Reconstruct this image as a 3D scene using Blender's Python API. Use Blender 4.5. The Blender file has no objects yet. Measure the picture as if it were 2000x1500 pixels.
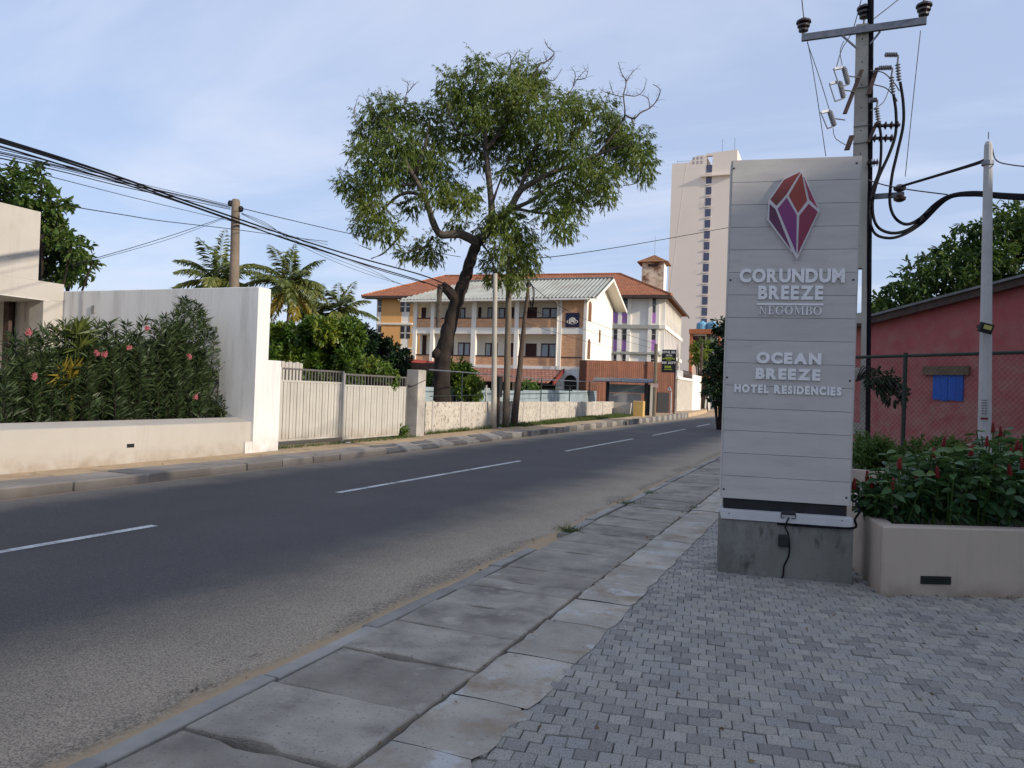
import bpy, math, random
import numpy as np
from mathutils import Vector, Matrix

# ------------------------------------------------------------------ camera, world, sun, exposure
# World frame: +Y runs along the road, +X to the right of it, Z up; camera at 1.6 m.
SC = bpy.context.scene
COL = SC.collection
R = math.radians
F = 1500.0                       # focal length in pixels of the 2000 px wide photograph
YAW, PITCH, ROLL = R(22.66), math.atan(12.5 / F), 0.036
EYE = Vector((0, 0, 1.6))
_h = Vector((-math.sin(YAW), math.cos(YAW), 0)); _r = Vector((math.cos(YAW), math.sin(YAW), 0))
FW = (_h * math.cos(PITCH) + Vector((0, 0, math.sin(PITCH)))).normalized()
_u = _r.cross(FW)
RT = _r * math.cos(ROLL) + _u * math.sin(ROLL)
UP = _u * math.cos(ROLL) - _r * math.sin(ROLL)
cam = bpy.data.cameras.new('camera'); cam.sensor_width = 36; cam.lens = 36 * F / 2000
cam.clip_start = 0.05; cam.clip_end = 3000
co = bpy.data.objects.new('camera', cam); COL.objects.link(co)
co.matrix_world = Matrix(((RT.x, UP.x, -FW.x, EYE.x), (RT.y, UP.y, -FW.y, EYE.y), (RT.z, UP.z, -FW.z, EYE.z), (0, 0, 0, 1)))
SC.camera = co

SUN_AZ, SUN_EL = R(99), R(20)    # azimuth from +Y towards +X
wd = bpy.data.worlds.new('World'); SC.world = wd; wd.use_nodes = True
nt = wd.node_tree; bgn = nt.nodes['Background']
sky = nt.nodes.new('ShaderNodeTexSky'); sky.sky_type = 'NISHITA'; sky.sun_disc = False
sky.sun_elevation = SUN_EL; sky.sun_rotation = SUN_AZ
sky.air_density = 1.0; sky.dust_density = 1.2; sky.ozone_density = 3.0; sky.altitude = 0
tcw = nt.nodes.new('ShaderNodeTexCoord')
sep = nt.nodes.new('ShaderNodeSeparateXYZ'); nt.links.new(tcw.outputs['Generated'], sep.inputs[0])
def wm(op, a, b=None):
    n = nt.nodes.new('ShaderNodeMath'); n.operation = op
    for i, v in enumerate((a, b)):
        if v is None: continue
        if isinstance(v, (int, float)): n.inputs[i].default_value = v
        else: nt.links.new(v, n.inputs[i])
    return n.outputs[0]
zz = wm('ADD', wm('MAXIMUM', sep.outputs[2], 0.0), 0.12)
cx = wm('DIVIDE', sep.outputs[0], zz); cy = wm('DIVIDE', sep.outputs[1], zz)
cb = nt.nodes.new('ShaderNodeCombineXYZ')
nt.links.new(wm('MULTIPLY', wm('ADD', cx, wm('MULTIPLY', cy, 0.5)), 0.55), cb.inputs[0]); nt.links.new(wm('MULTIPLY', cy, 1.35), cb.inputs[1])
nz = nt.nodes.new('ShaderNodeTexNoise'); nz.inputs['Scale'].default_value = 0.8; nz.inputs['Detail'].default_value = 7; nz.inputs['Roughness'].default_value = 0.55
nz.inputs['Distortion'].default_value = 0.5
nt.links.new(cb.outputs[0], nz.inputs['Vector'])
rp = nt.nodes.new('ShaderNodeValToRGB'); rp.color_ramp.elements[0].position = 0.45; rp.color_ramp.elements[1].position = 0.74
rp.color_ramp.elements[0].color = (0.0, 0.0, 0.0, 1); rp.color_ramp.elements[1].color = (0.9, 0.9, 0.9, 1)
nt.links.new(nz.outputs[0], rp.inputs[0])
mx0 = nt.nodes.new('ShaderNodeMixRGB'); mx0.inputs[0].default_value = 0.80; mx0.inputs[2].default_value = (2.0, 2.38, 3.3, 1)   # even haze
nt.links.new(sky.outputs[0], mx0.inputs[1])
mxw = nt.nodes.new('ShaderNodeMixRGB'); mxw.inputs[2].default_value = (3.3, 3.5, 4.1, 1)   # thin cirrus wisps
nt.links.new(rp.outputs[0], mxw.inputs[0]); nt.links.new(mx0.outputs[0], mxw.inputs[1])
nt.links.new(mxw.outputs[0], bgn.inputs[0]); bgn.inputs[1].default_value = 0.115

sl = bpy.data.lights.new('sun', 'SUN'); sl.energy = 2.0; sl.angle = R(1.2); sl.color = (1.0, 0.89, 0.75)
so = bpy.data.objects.new('sun', sl); COL.objects.link(so)
SD = Vector((math.sin(SUN_AZ) * math.cos(SUN_EL), math.cos(SUN_AZ) * math.cos(SUN_EL), math.sin(SUN_EL)))
so.rotation_euler = SD.to_track_quat('Z', 'Y').to_euler(); so.location = (60, 30, 60)
VS = SC.view_settings; VS.view_transform = 'Standard'; VS.look = 'None'; VS.gamma = 1; VS.use_curve_mapping = False
VS.exposure = 1.12
SC.cycles.max_bounces = 6; SC.cycles.transparent_max_bounces = 12

# ------------------------------------------------------------------ helpers
def ray(x, y): return FW + RT * ((x - 1000) / F) + UP * ((750 - y) / F)
def G(x, y, z=0.0):
    d = ray(x, y); return EYE + d * ((z - EYE.z) / d.z)
def P(x, y, d):
    v = ray(x, y); return EYE + v * (d / v.dot(_h))
def PL(x, y, pt, n):
    d = ray(x, y); n = Vector(n); return EYE + d * ((Vector(pt) - EYE).dot(n) / d.dot(n))
def PX(x, y, X): return PL(x, y, (X, 0, 0), (1, 0, 0))
def PY(x, y, Y): return PL(x, y, (0, Y, 0), (0, 1, 0))
def lin(r, g, b): return tuple(((v / 255) / 12.92 if v <= 10 else (((v / 255) + 0.055) / 1.055) ** 2.4) for v in (r, g, b))

ORG = {}
def tag(o, label=None, cat=None, group=None, kind=None):
    if label: o['label'] = label
    if cat: o['category'] = cat
    if group: o['group'] = group
    if kind: o['kind'] = kind
    return o
def thing(name, label, cat, loc=(0, 0, 0), group=None):
    o = bpy.data.objects.new(name, None); COL.objects.link(o); o.location = loc; o.empty_display_size = 0.2
    ORG[o.name] = Vector(loc); return tag(o, label, cat, group)
def link(name, me, parent=None, loc=None):
    o = bpy.data.objects.new(name, me); COL.objects.link(o)
    if parent is not None: o.parent = parent
    if loc is not None: o.location = loc
    ORG[o.name] = ORG[parent.name].copy() if parent is not None else Vector((0, 0, 0))
    return o
def clone(o, parent, name=None):
    c = o.copy(); COL.objects.link(c); c.parent = parent; return c

def add_attr(me, tone):
    a = me.attributes.new('tone', 'FLOAT', 'POINT'); a.data.foreach_set('value', np.asarray(tone, dtype=np.float32))
def np_mesh(name, V, Fq, tone=None, mat=None, smooth=False):
    V = np.asarray(V, dtype=np.float32).reshape(-1, 3); Fq = np.asarray(Fq, dtype=np.int32)
    me = bpy.data.meshes.new(name); k = Fq.shape[1]
    me.vertices.add(len(V)); me.vertices.foreach_set('co', V.ravel())
    me.loops.add(Fq.size); me.loops.foreach_set('vertex_index', Fq.ravel())
    me.polygons.add(len(Fq)); me.polygons.foreach_set('loop_start', np.arange(0, Fq.size, k, dtype=np.int32))
    me.polygons.foreach_set('loop_total', np.full(len(Fq), k, dtype=np.int32))
    if smooth: me.polygons.foreach_set('use_smooth', np.ones(len(Fq), dtype=bool))
    if tone is not None: add_attr(me, tone)
    if mat: me.materials.append(mat)
    me.update(calc_edges=True); return me

class MB:
    def __init__(s): s.v = []; s.f = []; s.t = []; s.tone = None
    def add(s, vs, fs):
        b = len(s.v); s.v += [tuple(v) for v in vs]; s.f += [tuple(i + b for i in f) for f in fs]
        if s.tone is not None: s.t += [s.tone] * len(vs)
        return s
    def box(s, x0, x1, y0, y1, z0, z1):
        return s.add([(x0, y0, z0), (x1, y0, z0), (x1, y1, z0), (x0, y1, z0), (x0, y0, z1), (x1, y0, z1), (x1, y1, z1), (x0, y1, z1)],
                     [(0, 3, 2, 1), (4, 5, 6, 7), (0, 1, 5, 4), (1, 2, 6, 5), (2, 3, 7, 6), (3, 0, 4, 7)])
    def obox(s, c, a, b, w, bev=0.0):
        # oriented box: centre c, half-axis vectors a, b, w ; bev = chamfer in metres on the edges of the +w face
        c, a, b, w = Vector(c), Vector(a), Vector(b), Vector(w)
        if not bev:
            vs = [c + a * i + b * j + w * k for k in (-1, 1) for (i, j) in ((-1, -1), (1, -1), (1, 1), (-1, 1))]
            fs = [(0, 3, 2, 1), (4, 5, 6, 7), (0, 1, 5, 4), (1, 2, 6, 5), (2, 3, 7, 6), (3, 0, 4, 7)]
            if a.cross(b).dot(w) < 0: fs = [f[::-1] for f in fs]
            return s.add(vs, fs)
        sa, sb, sw = 1 - bev / a.length, 1 - bev / b.length, 1 - bev / w.length
        q = ((-1, -1), (1, -1), (1, 1), (-1, 1))
        vs = [c + a * i + b * j - w for i, j in q] + [c + a * i + b * j + w * sw for i, j in q] + [c + a * i * sa + b * j * sb + w for i, j in q]
        fs = [(0, 3, 2, 1), (8, 9, 10, 11)] + [(i, (i + 1) % 4, 4 + (i + 1) % 4, 4 + i) for i in range(4)] + [(4 + i, 4 + (i + 1) % 4, 8 + (i + 1) % 4, 8 + i) for i in range(4)]
        if a.cross(b).dot(w) < 0: fs = [f[::-1] for f in fs]
        return s.add(vs, fs)
    def prism(s, poly, d):
        # extrude a polygon (list of 3D points) by vector d
        n = len(poly); d = Vector(d); a = [Vector(p) for p in poly]; b = [p + d for p in a]
        return s.add(a + b, [tuple(range(n))[::-1], tuple(range(n, 2 * n))] + [(i, (i + 1) % n, n + (i + 1) % n, n + i) for i in range(n)])
    def quad(s, *p): return s.add(p, [tuple(range(len(p)))])
    def tube(s, pts, rad, n=8, cap=True):
        pts = [Vector(p) for p in pts]
        if isinstance(rad, (int, float)): rad = [rad] * len(pts)
        up = Vector((0.13, 0.31, 0.94)); vs = []; fs = []
        t0 = (pts[1] - pts[0]).normalized()
        x = t0.cross(up)
        if x.length < 0.1: x = t0.cross(Vector((1, 0.2, 0)))
        x.normalize()
        for i, p in enumerate(pts):
            t = (pts[min(i + 1, len(pts) - 1)] - pts[max(i - 1, 0)]).normalized()
            x = (x - t * x.dot(t)).normalized(); y = t.cross(x)
            vs += [p + (x * math.cos(2 * math.pi * k / n) + y * math.sin(2 * math.pi * k / n)) * rad[i] for k in range(n)]
        for i in range(len(pts) - 1):
            fs += [(i * n + k, i * n + (k + 1) % n, (i + 1) * n + (k + 1) % n, (i + 1) * n + k) for k in range(n)]
        if cap: fs += [tuple(range(n))[::-1], tuple(range((len(pts) - 1) * n, len(pts) * n))]
        return s.add(vs, fs)
    def lathe(s, base, axis, prof, n=12):
        base = Vector(base); axis = Vector(axis).normalized()
        x = axis.cross(Vector((0.3, 0.9, 0.1))).normalized(); y = axis.cross(x); vs = []; fs = []
        for (h, r) in prof: vs += [base + axis * h + (x * math.cos(2 * math.pi * k / n) + y * math.sin(2 * math.pi * k / n)) * r for k in range(n)]
        for i in range(len(prof) - 1): fs += [(i * n + k, i * n + (k + 1) % n, (i + 1) * n + (k + 1) % n, (i + 1) * n + k) for k in range(n)]
        fs += [tuple(range(n))[::-1], tuple(range((len(prof) - 1) * n, len(prof) * n))]
        return s.add(vs, fs)
    def build(s, name, mat, parent=None, smooth=False, loc=None):
        org = ORG[parent.name] if parent is not None else Vector((0, 0, 0))
        me = bpy.data.meshes.new(name)
        me.from_pydata([(v[0] - org.x, v[1] - org.y, v[2] - org.z) for v in s.v], [], s.f)
        if s.t: add_attr(me, s.t)
        if smooth: me.polygons.foreach_set('use_smooth', [True] * len(me.polygons))
        me.materials.append(mat); me.update()
        return link(name, me, parent)

def spline(pts, m=6):
    p = [Vector(q) for q in pts]; out = []
    for i in range(len(p) - 1):
        a, b, c, d = p[max(i - 1, 0)], p[i], p[i + 1], p[min(i + 2, len(p) - 1)]
        for k in range(m):
            t = k / m
            out.append(0.5 * ((2 * b) + (c - a) * t + (2 * a - 5 * b + 4 * c - d) * t * t + (3 * b - a - 3 * c + d) * t ** 3))
    out.append(p[-1]); return out

# ------------------------------------------------------------------ materials
def mat(name, col, col2=None, scale=3.0, rough=0.85, bump=0.15, bscale=60.0, stain=None, sscale=1.0, sth=(0.56, 0.7), spec=0.3, metal=0.0,
        tone=None, stretch=None, rnd=0.0, dirt=None, streak=None, emis=None, lo=0.35, hi=0.65):
    m = bpy.data.materials.new(name); m.use_nodes = True; t = m.node_tree; N = t.nodes.new; L = t.links.new
    b = t.nodes['Principled BSDF']; b.inputs['Roughness'].default_value = rough; b.inputs['Metallic'].default_value = metal
    b.inputs['Specular IOR Level'].default_value = spec
    geo = N('ShaderNodeNewGeometry'); pos = geo.outputs['Position']
    if stretch:
        mp = N('ShaderNodeMapping'); mp.inputs['Scale'].default_value = stretch; L(pos, mp.inputs[0]); spos = mp.outputs[0]
    else: spos = pos
    def noise(sc, det=6, src=None, ro=0.6):
        n = N('ShaderNodeTexNoise'); n.inputs['Scale'].default_value = sc; n.inputs['Detail'].default_value = det; n.inputs['Roughness'].default_value = ro
        L(src or pos, n.inputs['Vector']); return n.outputs[0]
    def ramp(src, a, bb, c0=(0, 0, 0, 1), c1=(1, 1, 1, 1)):
        r = N('ShaderNodeValToRGB'); r.color_ramp.elements[0].position = a; r.color_ramp.elements[1].position = bb
        r.color_ramp.elements[0].color = c0; r.color_ramp.elements[1].color = c1; L(src, r.inputs[0]); return r.outputs[0]
    def mix(f, a, c):
        x = N('ShaderNodeMixRGB')
        for i, v in ((0, f), (1, a), (2, c)):
            if isinstance(v, (int, float)): x.inputs[i].default_value = v
            elif isinstance(v, tuple): x.inputs[i].default_value = (*v[:3], 1)
            else: L(v, x.inputs[i])
        return x.outputs[0]
    c2 = col2 or tuple(v * 0.82 for v in col)
    out = ramp(noise(scale, 6, spos), lo, hi, (*col, 1), (*c2, 1))
    if tone:
        at = N('ShaderNodeAttribute'); at.attribute_name = 'tone'
        r = N('ShaderNodeValToRGB'); r.color_ramp.elements[0].color = (*tone[0], 1); r.color_ramp.elements[1].color = (*tone[-1], 1)
        for i, c in enumerate(tone[1:-1]):
            e = r.color_ramp.elements.new((i + 1) / (len(tone) - 1)); e.color = (*c, 1)
        L(at.outputs['Fac'], r.inputs[0]); out = mix(0.3, r.outputs[0], out)
    if rnd:
        oi = N('ShaderNodeObjectInfo'); hv = N('ShaderNodeHueSaturation'); L(out, hv.inputs['Color'])
        mr = N('ShaderNodeMapRange'); mr.inputs['To Min'].default_value = 1 - rnd; mr.inputs['To Max'].default_value = 1 + rnd
        L(oi.outputs['Random'], mr.inputs['Value']); L(mr.outputs[0], hv.inputs['Value']); out = hv.outputs[0]
    if stain:
        for st in (stain if isinstance(stain, list) else [(stain, sscale, sth)]):
            out = mix(ramp(noise(st[1], 9, spos, 0.65), *st[2]), out, st[0])
    if streak:
        ms = N('ShaderNodeMapping'); ms.inputs['Scale'].default_value = (1, 1, 0.09); L(pos, ms.inputs[0])
        out = mix(ramp(noise(streak[1], 8, ms.outputs[0], 0.7), *streak[2]), out, streak[0])
    if dirt:
        sz = N('ShaderNodeSeparateXYZ'); L(pos, sz.inputs[0]); mr = N('ShaderNodeMapRange'); mr.inputs[1].default_value = dirt[1]; mr.inputs[2].default_value = 0.0; L(sz.outputs[2], mr.inputs[0])
        mm = N('ShaderNodeMath'); mm.operation = 'MULTIPLY'; mm.use_clamp = True; L(mr.outputs[0], mm.inputs[0]); L(ramp(noise(3.5, 8), 0.3, 0.7), mm.inputs[1]); out = mix(mm.outputs[0], out, dirt[0])
    L(out, b.inputs['Base Color'])
    if bump:
        bp = N('ShaderNodeBump'); bp.inputs['Strength'].default_value = bump; bp.inputs['Distance'].default_value = 0.02
        L(noise(bscale, 5), bp.inputs['Height']); L(bp.outputs[0], b.inputs['Normal'])
    if emis: b.inputs['Emission Color'].default_value = (*emis[0], 1); b.inputs['Emission Strength'].default_value = emis[1]
    m['bsdf'] = 1
    return m
def leafmat(name, tones, rough=0.45, trans=0.35, spec=0.4):
    m = mat(name, tones[0], tones[1], scale=1.5, rough=rough, bump=0, tone=tones, spec=spec)
    t = m.node_tree; b = t.nodes['Principled BSDF']; o = [n for n in t.nodes if n.type == 'OUTPUT_MATERIAL'][0]
    tr = t.nodes.new('ShaderNodeBsdfTranslucent'); ms = t.nodes.new('ShaderNodeMixShader'); ms.inputs[0].default_value = trans
    src = b.inputs['Base Color'].links[0].from_socket
    t.links.new(src, tr.inputs[0]); t.links.new(b.outputs[0], ms.inputs[1]); t.links.new(tr.outputs[0], ms.inputs[2]); t.links.new(ms.outputs[0], o.inputs[0])
    return m

WHITE = mat('white_render', (0.70, 0.70, 0.685), (0.66, 0.66, 0.645), 1.2, 0.85, 0.1, 40, streak=((0.46, 0.45, 0.42), 2.6, (0.52, 0.74)), dirt=((0.42, 0.36, 0.28), 0.5), stain=[((0.50, 0.47, 0.42), 0.9, (0.66, 0.9)), ((0.42, 0.42, 0.42), 7, (0.72, 0.8))])
CREAMW = mat('cream_render', (0.46, 0.43, 0.385), (0.42, 0.39, 0.345), 0.7, 0.85, 0.12, 40, streak=((0.34, 0.31, 0.27), 2.4, (0.54, 0.8)), dirt=((0.27, 0.21, 0.15), 0.35), stain=[((0.36, 0.32, 0.26), 1.1, (0.60, 0.85)), ((0.28, 0.26, 0.23), 9, (0.70, 0.78))])
ASPH = None
CONC = mat('pale_concrete', (0.30, 0.30, 0.29), (0.20, 0.20, 0.20), 2.2, 0.9, 0.35, 70, stain=[((0.09, 0.085, 0.08), 1.4, (0.58, 0.72)), ((0.42, 0.42, 0.41), 5, (0.62, 0.75))])
SLAB = mat('slab_concrete', (0.40, 0.355, 0.29), (0.25, 0.22, 0.185), 2.6, 0.92, 0.6, 110, rnd=0.16, stain=[((0.15, 0.13, 0.11), 1.3, (0.54, 0.72)), ((0.49, 0.44, 0.37), 3.7, (0.58, 0.72)), ((0.17, 0.157, 0.14), 60, (0.58, 0.66)), ((0.23, 0.19, 0.14), 0.7, (0.66, 0.85))])
STRIP = mat('strip_concrete', (0.49, 0.44, 0.365), (0.34, 0.305, 0.255), 2.2, 0.9, 0.5, 90, rnd=0.14, stain=[((0.30, 0.235, 0.165), 1.9, (0.52, 0.64)), ((0.50, 0.49, 0.47), 2.9, (0.55, 0.64)), ((0.17, 0.16, 0.145), 55, (0.60, 0.67)), ((0.08, 0.08, 0.08), 4, (0.68, 0.78))])
KERB = mat('kerb_concrete', (0.36, 0.335, 0.30), (0.26, 0.245, 0.22), 3, 0.9, 0.4, 70, rnd=0.15, stain=((0.22, 0.17, 0.11)), sscale=2.5, sth=(0.6, 0.72))
KERBW = mat('kerb_white_paint', (0.33, 0.31, 0.275), (0.23, 0.215, 0.19), 4, 0.9, 0.4, 60, stain=((0.16, 0.13, 0.10)), sscale=3, sth=(0.55, 0.68))
KERBB = mat('kerb_black_paint', (0.12, 0.115, 0.11), (0.17, 0.155, 0.14), 4, 0.9, 0.4, 60, stain=((0.22, 0.18, 0.14)), sscale=3, sth=(0.6, 0.75))
SAND = mat('sandy_soil', (0.50, 0.365, 0.22), (0.38, 0.28, 0.18), 1.3, 0.98, 0.6, 35, stain=[((0.27, 0.20, 0.135), 3, (0.55, 0.7)), ((0.10, 0.10, 0.05), 1.1, (0.62, 0.72))])
EARTH = mat('dark_soil', (0.05, 0.04, 0.03), (0.08, 0.06, 0.045), 6, 0.98, 0.6, 30)
GROUNDM = mat('ground_soil', (0.30, 0.24, 0.165), (0.24, 0.21, 0.13), 0.3, 0.98, 0.4, 10)
PLANT = mat('planter_plaster', (0.50, 0.42, 0.345), (0.44, 0.37, 0.305), 0.9, 0.88, 0.25, 90, streak=((0.33, 0.285, 0.24), 3, (0.55, 0.8)), dirt=((0.27, 0.215, 0.16), 0.16), stain=[((0.35, 0.30, 0.255), 1.3, (0.55, 0.8)), ((0.27, 0.235, 0.20), 3.0, (0.70, 0.80))])
PLINTH = mat('plinth_concrete', (0.20, 0.198, 0.175), (0.13, 0.13, 0.115), 2.4, 0.9, 0.25, 50, stretch=(1, 1, 0.45), stain=[((0.26, 0.26, 0.245), 2.6, (0.50, 0.68)), ((0.07, 0.07, 0.062), 9, (0.56, 0.7)), ((0.04, 0.04, 0.04), 4.0, (0.66, 0.8)), ((0.36, 0.37, 0.37), 1.05, (0.70, 0.75))])
BOARD = mat('sign_board', (0.52, 0.495, 0.465), (0.475, 0.452, 0.428), 1.5, 0.75, 0.06, 60, stretch=(1, 1, 6), rnd=0.035, streak=((0.47, 0.448, 0.42), 4, (0.52, 0.75)), stain=[((0.40, 0.38, 0.36), 2.2, (0.5, 0.8))])
LETTER = mat('letter_metal', (0.82, 0.80, 0.79), (0.76, 0.75, 0.74), 6, 0.5, 0.02, 60, spec=0.5)
LEDGE = mat('ledge_sheet', (0.55, 0.55, 0.55), (0.48, 0.48, 0.48), 4, 0.5, 0.05, 50, spec=0.5)
BLACK = mat('black_plastic', (0.012, 0.012, 0.014), (0.02, 0.02, 0.022), 8, 0.6, 0.03, 60)
CABLE = mat('black_cable', (0.006, 0.006, 0.008), (0.009, 0.009, 0.012), 5, 0.8, 0.0, spec=0.15)
WIRE = mat('bare_wire', (0.05, 0.05, 0.055), (0.08, 0.08, 0.085), 5, 0.6, 0.0)
POLEC = mat('pole_concrete', (0.44, 0.41, 0.35), (0.36, 0.335, 0.285), 1.7, 0.9, 0.25, 60, stain=((0.16, 0.15, 0.13)), sscale=2.0, sth=(0.6, 0.8))
POSTW = mat('post_pale_concrete', (0.50, 0.49, 0.48), (0.40, 0.39, 0.38), 2.4, 0.88, 0.15, 60, stain=((0.26, 0.25, 0.24)), sscale=3.0, sth=(0.62, 0.8))
GALV = mat('galvanised_steel', (0.20, 0.21, 0.24), (0.14, 0.15, 0.17), 8, 0.5, 0.05, 60, metal=0.4)
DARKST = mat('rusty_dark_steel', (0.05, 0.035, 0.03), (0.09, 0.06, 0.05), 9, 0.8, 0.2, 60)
PORC = mat('brown_porcelain', (0.025, 0.015, 0.013), (0.035, 0.02, 0.02), 6, 0.25, 0.0, spec=0.6)
PORCG = mat('grey_porcelain', (0.20, 0.20, 0.21), (0.13, 0.13, 0.14), 20, 0.4, 0.0, spec=0.5)
WOOD = mat('weathered_pole_wood', (0.055, 0.040, 0.032), (0.10, 0.072, 0.055), 3, 0.95, 0.5, 40, stretch=(6, 6, 0.6))
WOODL = mat('pale_pole_wood', (0.20, 0.165, 0.12), (0.13, 0.105, 0.08), 3, 0.95, 0.5, 40, stretch=(6, 6, 0.5))
BARK = mat('dark_bark', (0.040, 0.030, 0.024), (0.018, 0.014, 0.012), 6, 0.95, 0.9, 14, stretch=(1, 1, 0.35))
BARKL = mat('pale_bark', (0.12, 0.10, 0.082), (0.055, 0.045, 0.037), 5, 0.95, 0.5, 30)
REDW = mat('faded_red_paint', (0.37, 0.088, 0.092), (0.32, 0.078, 0.08), 0.9, 0.9, 0.2, 50, stain=[((0.34, 0.14, 0.125), 3.0, (0.54, 0.7)), ((0.20, 0.085, 0.075), 9, (0.62, 0.7))], streak=((0.24, 0.085, 0.08), 2.5, (0.56, 0.75)), dirt=((0.40, 0.26, 0.205), 4.2))
ASB = mat('cement_sheet', (0.20, 0.20, 0.195), (0.14, 0.14, 0.14), 4, 0.9, 0.2, 40)
BLUEP = mat('blue_painted_wood', (0.02, 0.11, 0.46), (0.02, 0.08, 0.36), 8, 0.6, 0.15, 50, stretch=(6, 6, 0.7), rnd=0.12)
LINTEL = mat('bare_lintel', (0.17, 0.125, 0.08), (0.12, 0.09, 0.06), 6, 0.95, 0.4, 50)
GREENP = mat('dark_green_paint', (0.018, 0.030, 0.022), (0.03, 0.04, 0.03), 6, 0.6, 0.05, 60)
MESHW = mat('fence_wire', (0.075, 0.06, 0.055), (0.07, 0.06, 0.06), 6, 0.7, 0.0)
GATEW = mat('gate_white_paint', (0.48, 0.455, 0.405), (0.43, 0.41, 0.365), 2.0, 0.7, 0.05, 60, streak=((0.33, 0.27, 0.20), 5, (0.60, 0.8)), dirt=((0.26, 0.20, 0.14), 0.5), rnd=0.05, stain=[((0.32, 0.27, 0.21), 2.4, (0.66, 0.85))])
BARG = mat('grey_bar_paint', (0.10, 0.095, 0.09), (0.15, 0.135, 0.125), 9, 0.8, 0.1, 60)
PEEL = mat('peeling_panel', (0.54, 0.50, 0.43), (0.44, 0.40, 0.34), 1.4, 0.9, 0.6, 22, stain=[((0.24, 0.20, 0.16), 9.0, (0.53, 0.60)), ((0.20, 0.19, 0.12), 1.2, (0.66, 0.8))])
SHEETB = mat('blue_grey_sheet', (0.30, 0.36, 0.38), (0.22, 0.27, 0.29), 1.5, 0.6, 0.05, 40, rnd=0.1, stain=((0.16, 0.15, 0.14)), sscale=2, sth=(0.62, 0.8))
# ------------------------------------------------------------------ the setting: ground, road, walkway, forecourt, far pavement
rng = random.Random(7); nr = np.random.default_rng(11)
def bend(Y):
    if Y < 45: return 0.0
    if Y < 105: return -(Y - 45) ** 2 / 728.0
    return -60 ** 2 / 728.0 - (Y - 105) * 0.165
ZR = -0.06
def strip(xs, zs, Y0, Y1, step, m=None):
    mb = MB(); n = len(xs); k = 0; Y = Y0
    while True:
        for x, z in zip(xs, zs):
            zz_ = z(Y) if callable(z) else z
            mb.v.append((x + bend(Y), Y, zz_))
        if k:
            for i in range(n - 1):
                a = (k - 1) * n + i; mb.f.append((a, a + 1, a + 1 + n, a + n))
        k += 1
        if Y >= Y1: break
        Y = min(Y + step, Y1)
    return mb
g = MB(); g.quad((-900, -300, -0.16), (900, -300, -0.16), (900, 1500, -0.16), (-900, 1500, -0.16))
tag(g.build('ground', GROUNDM), kind='structure')

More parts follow.
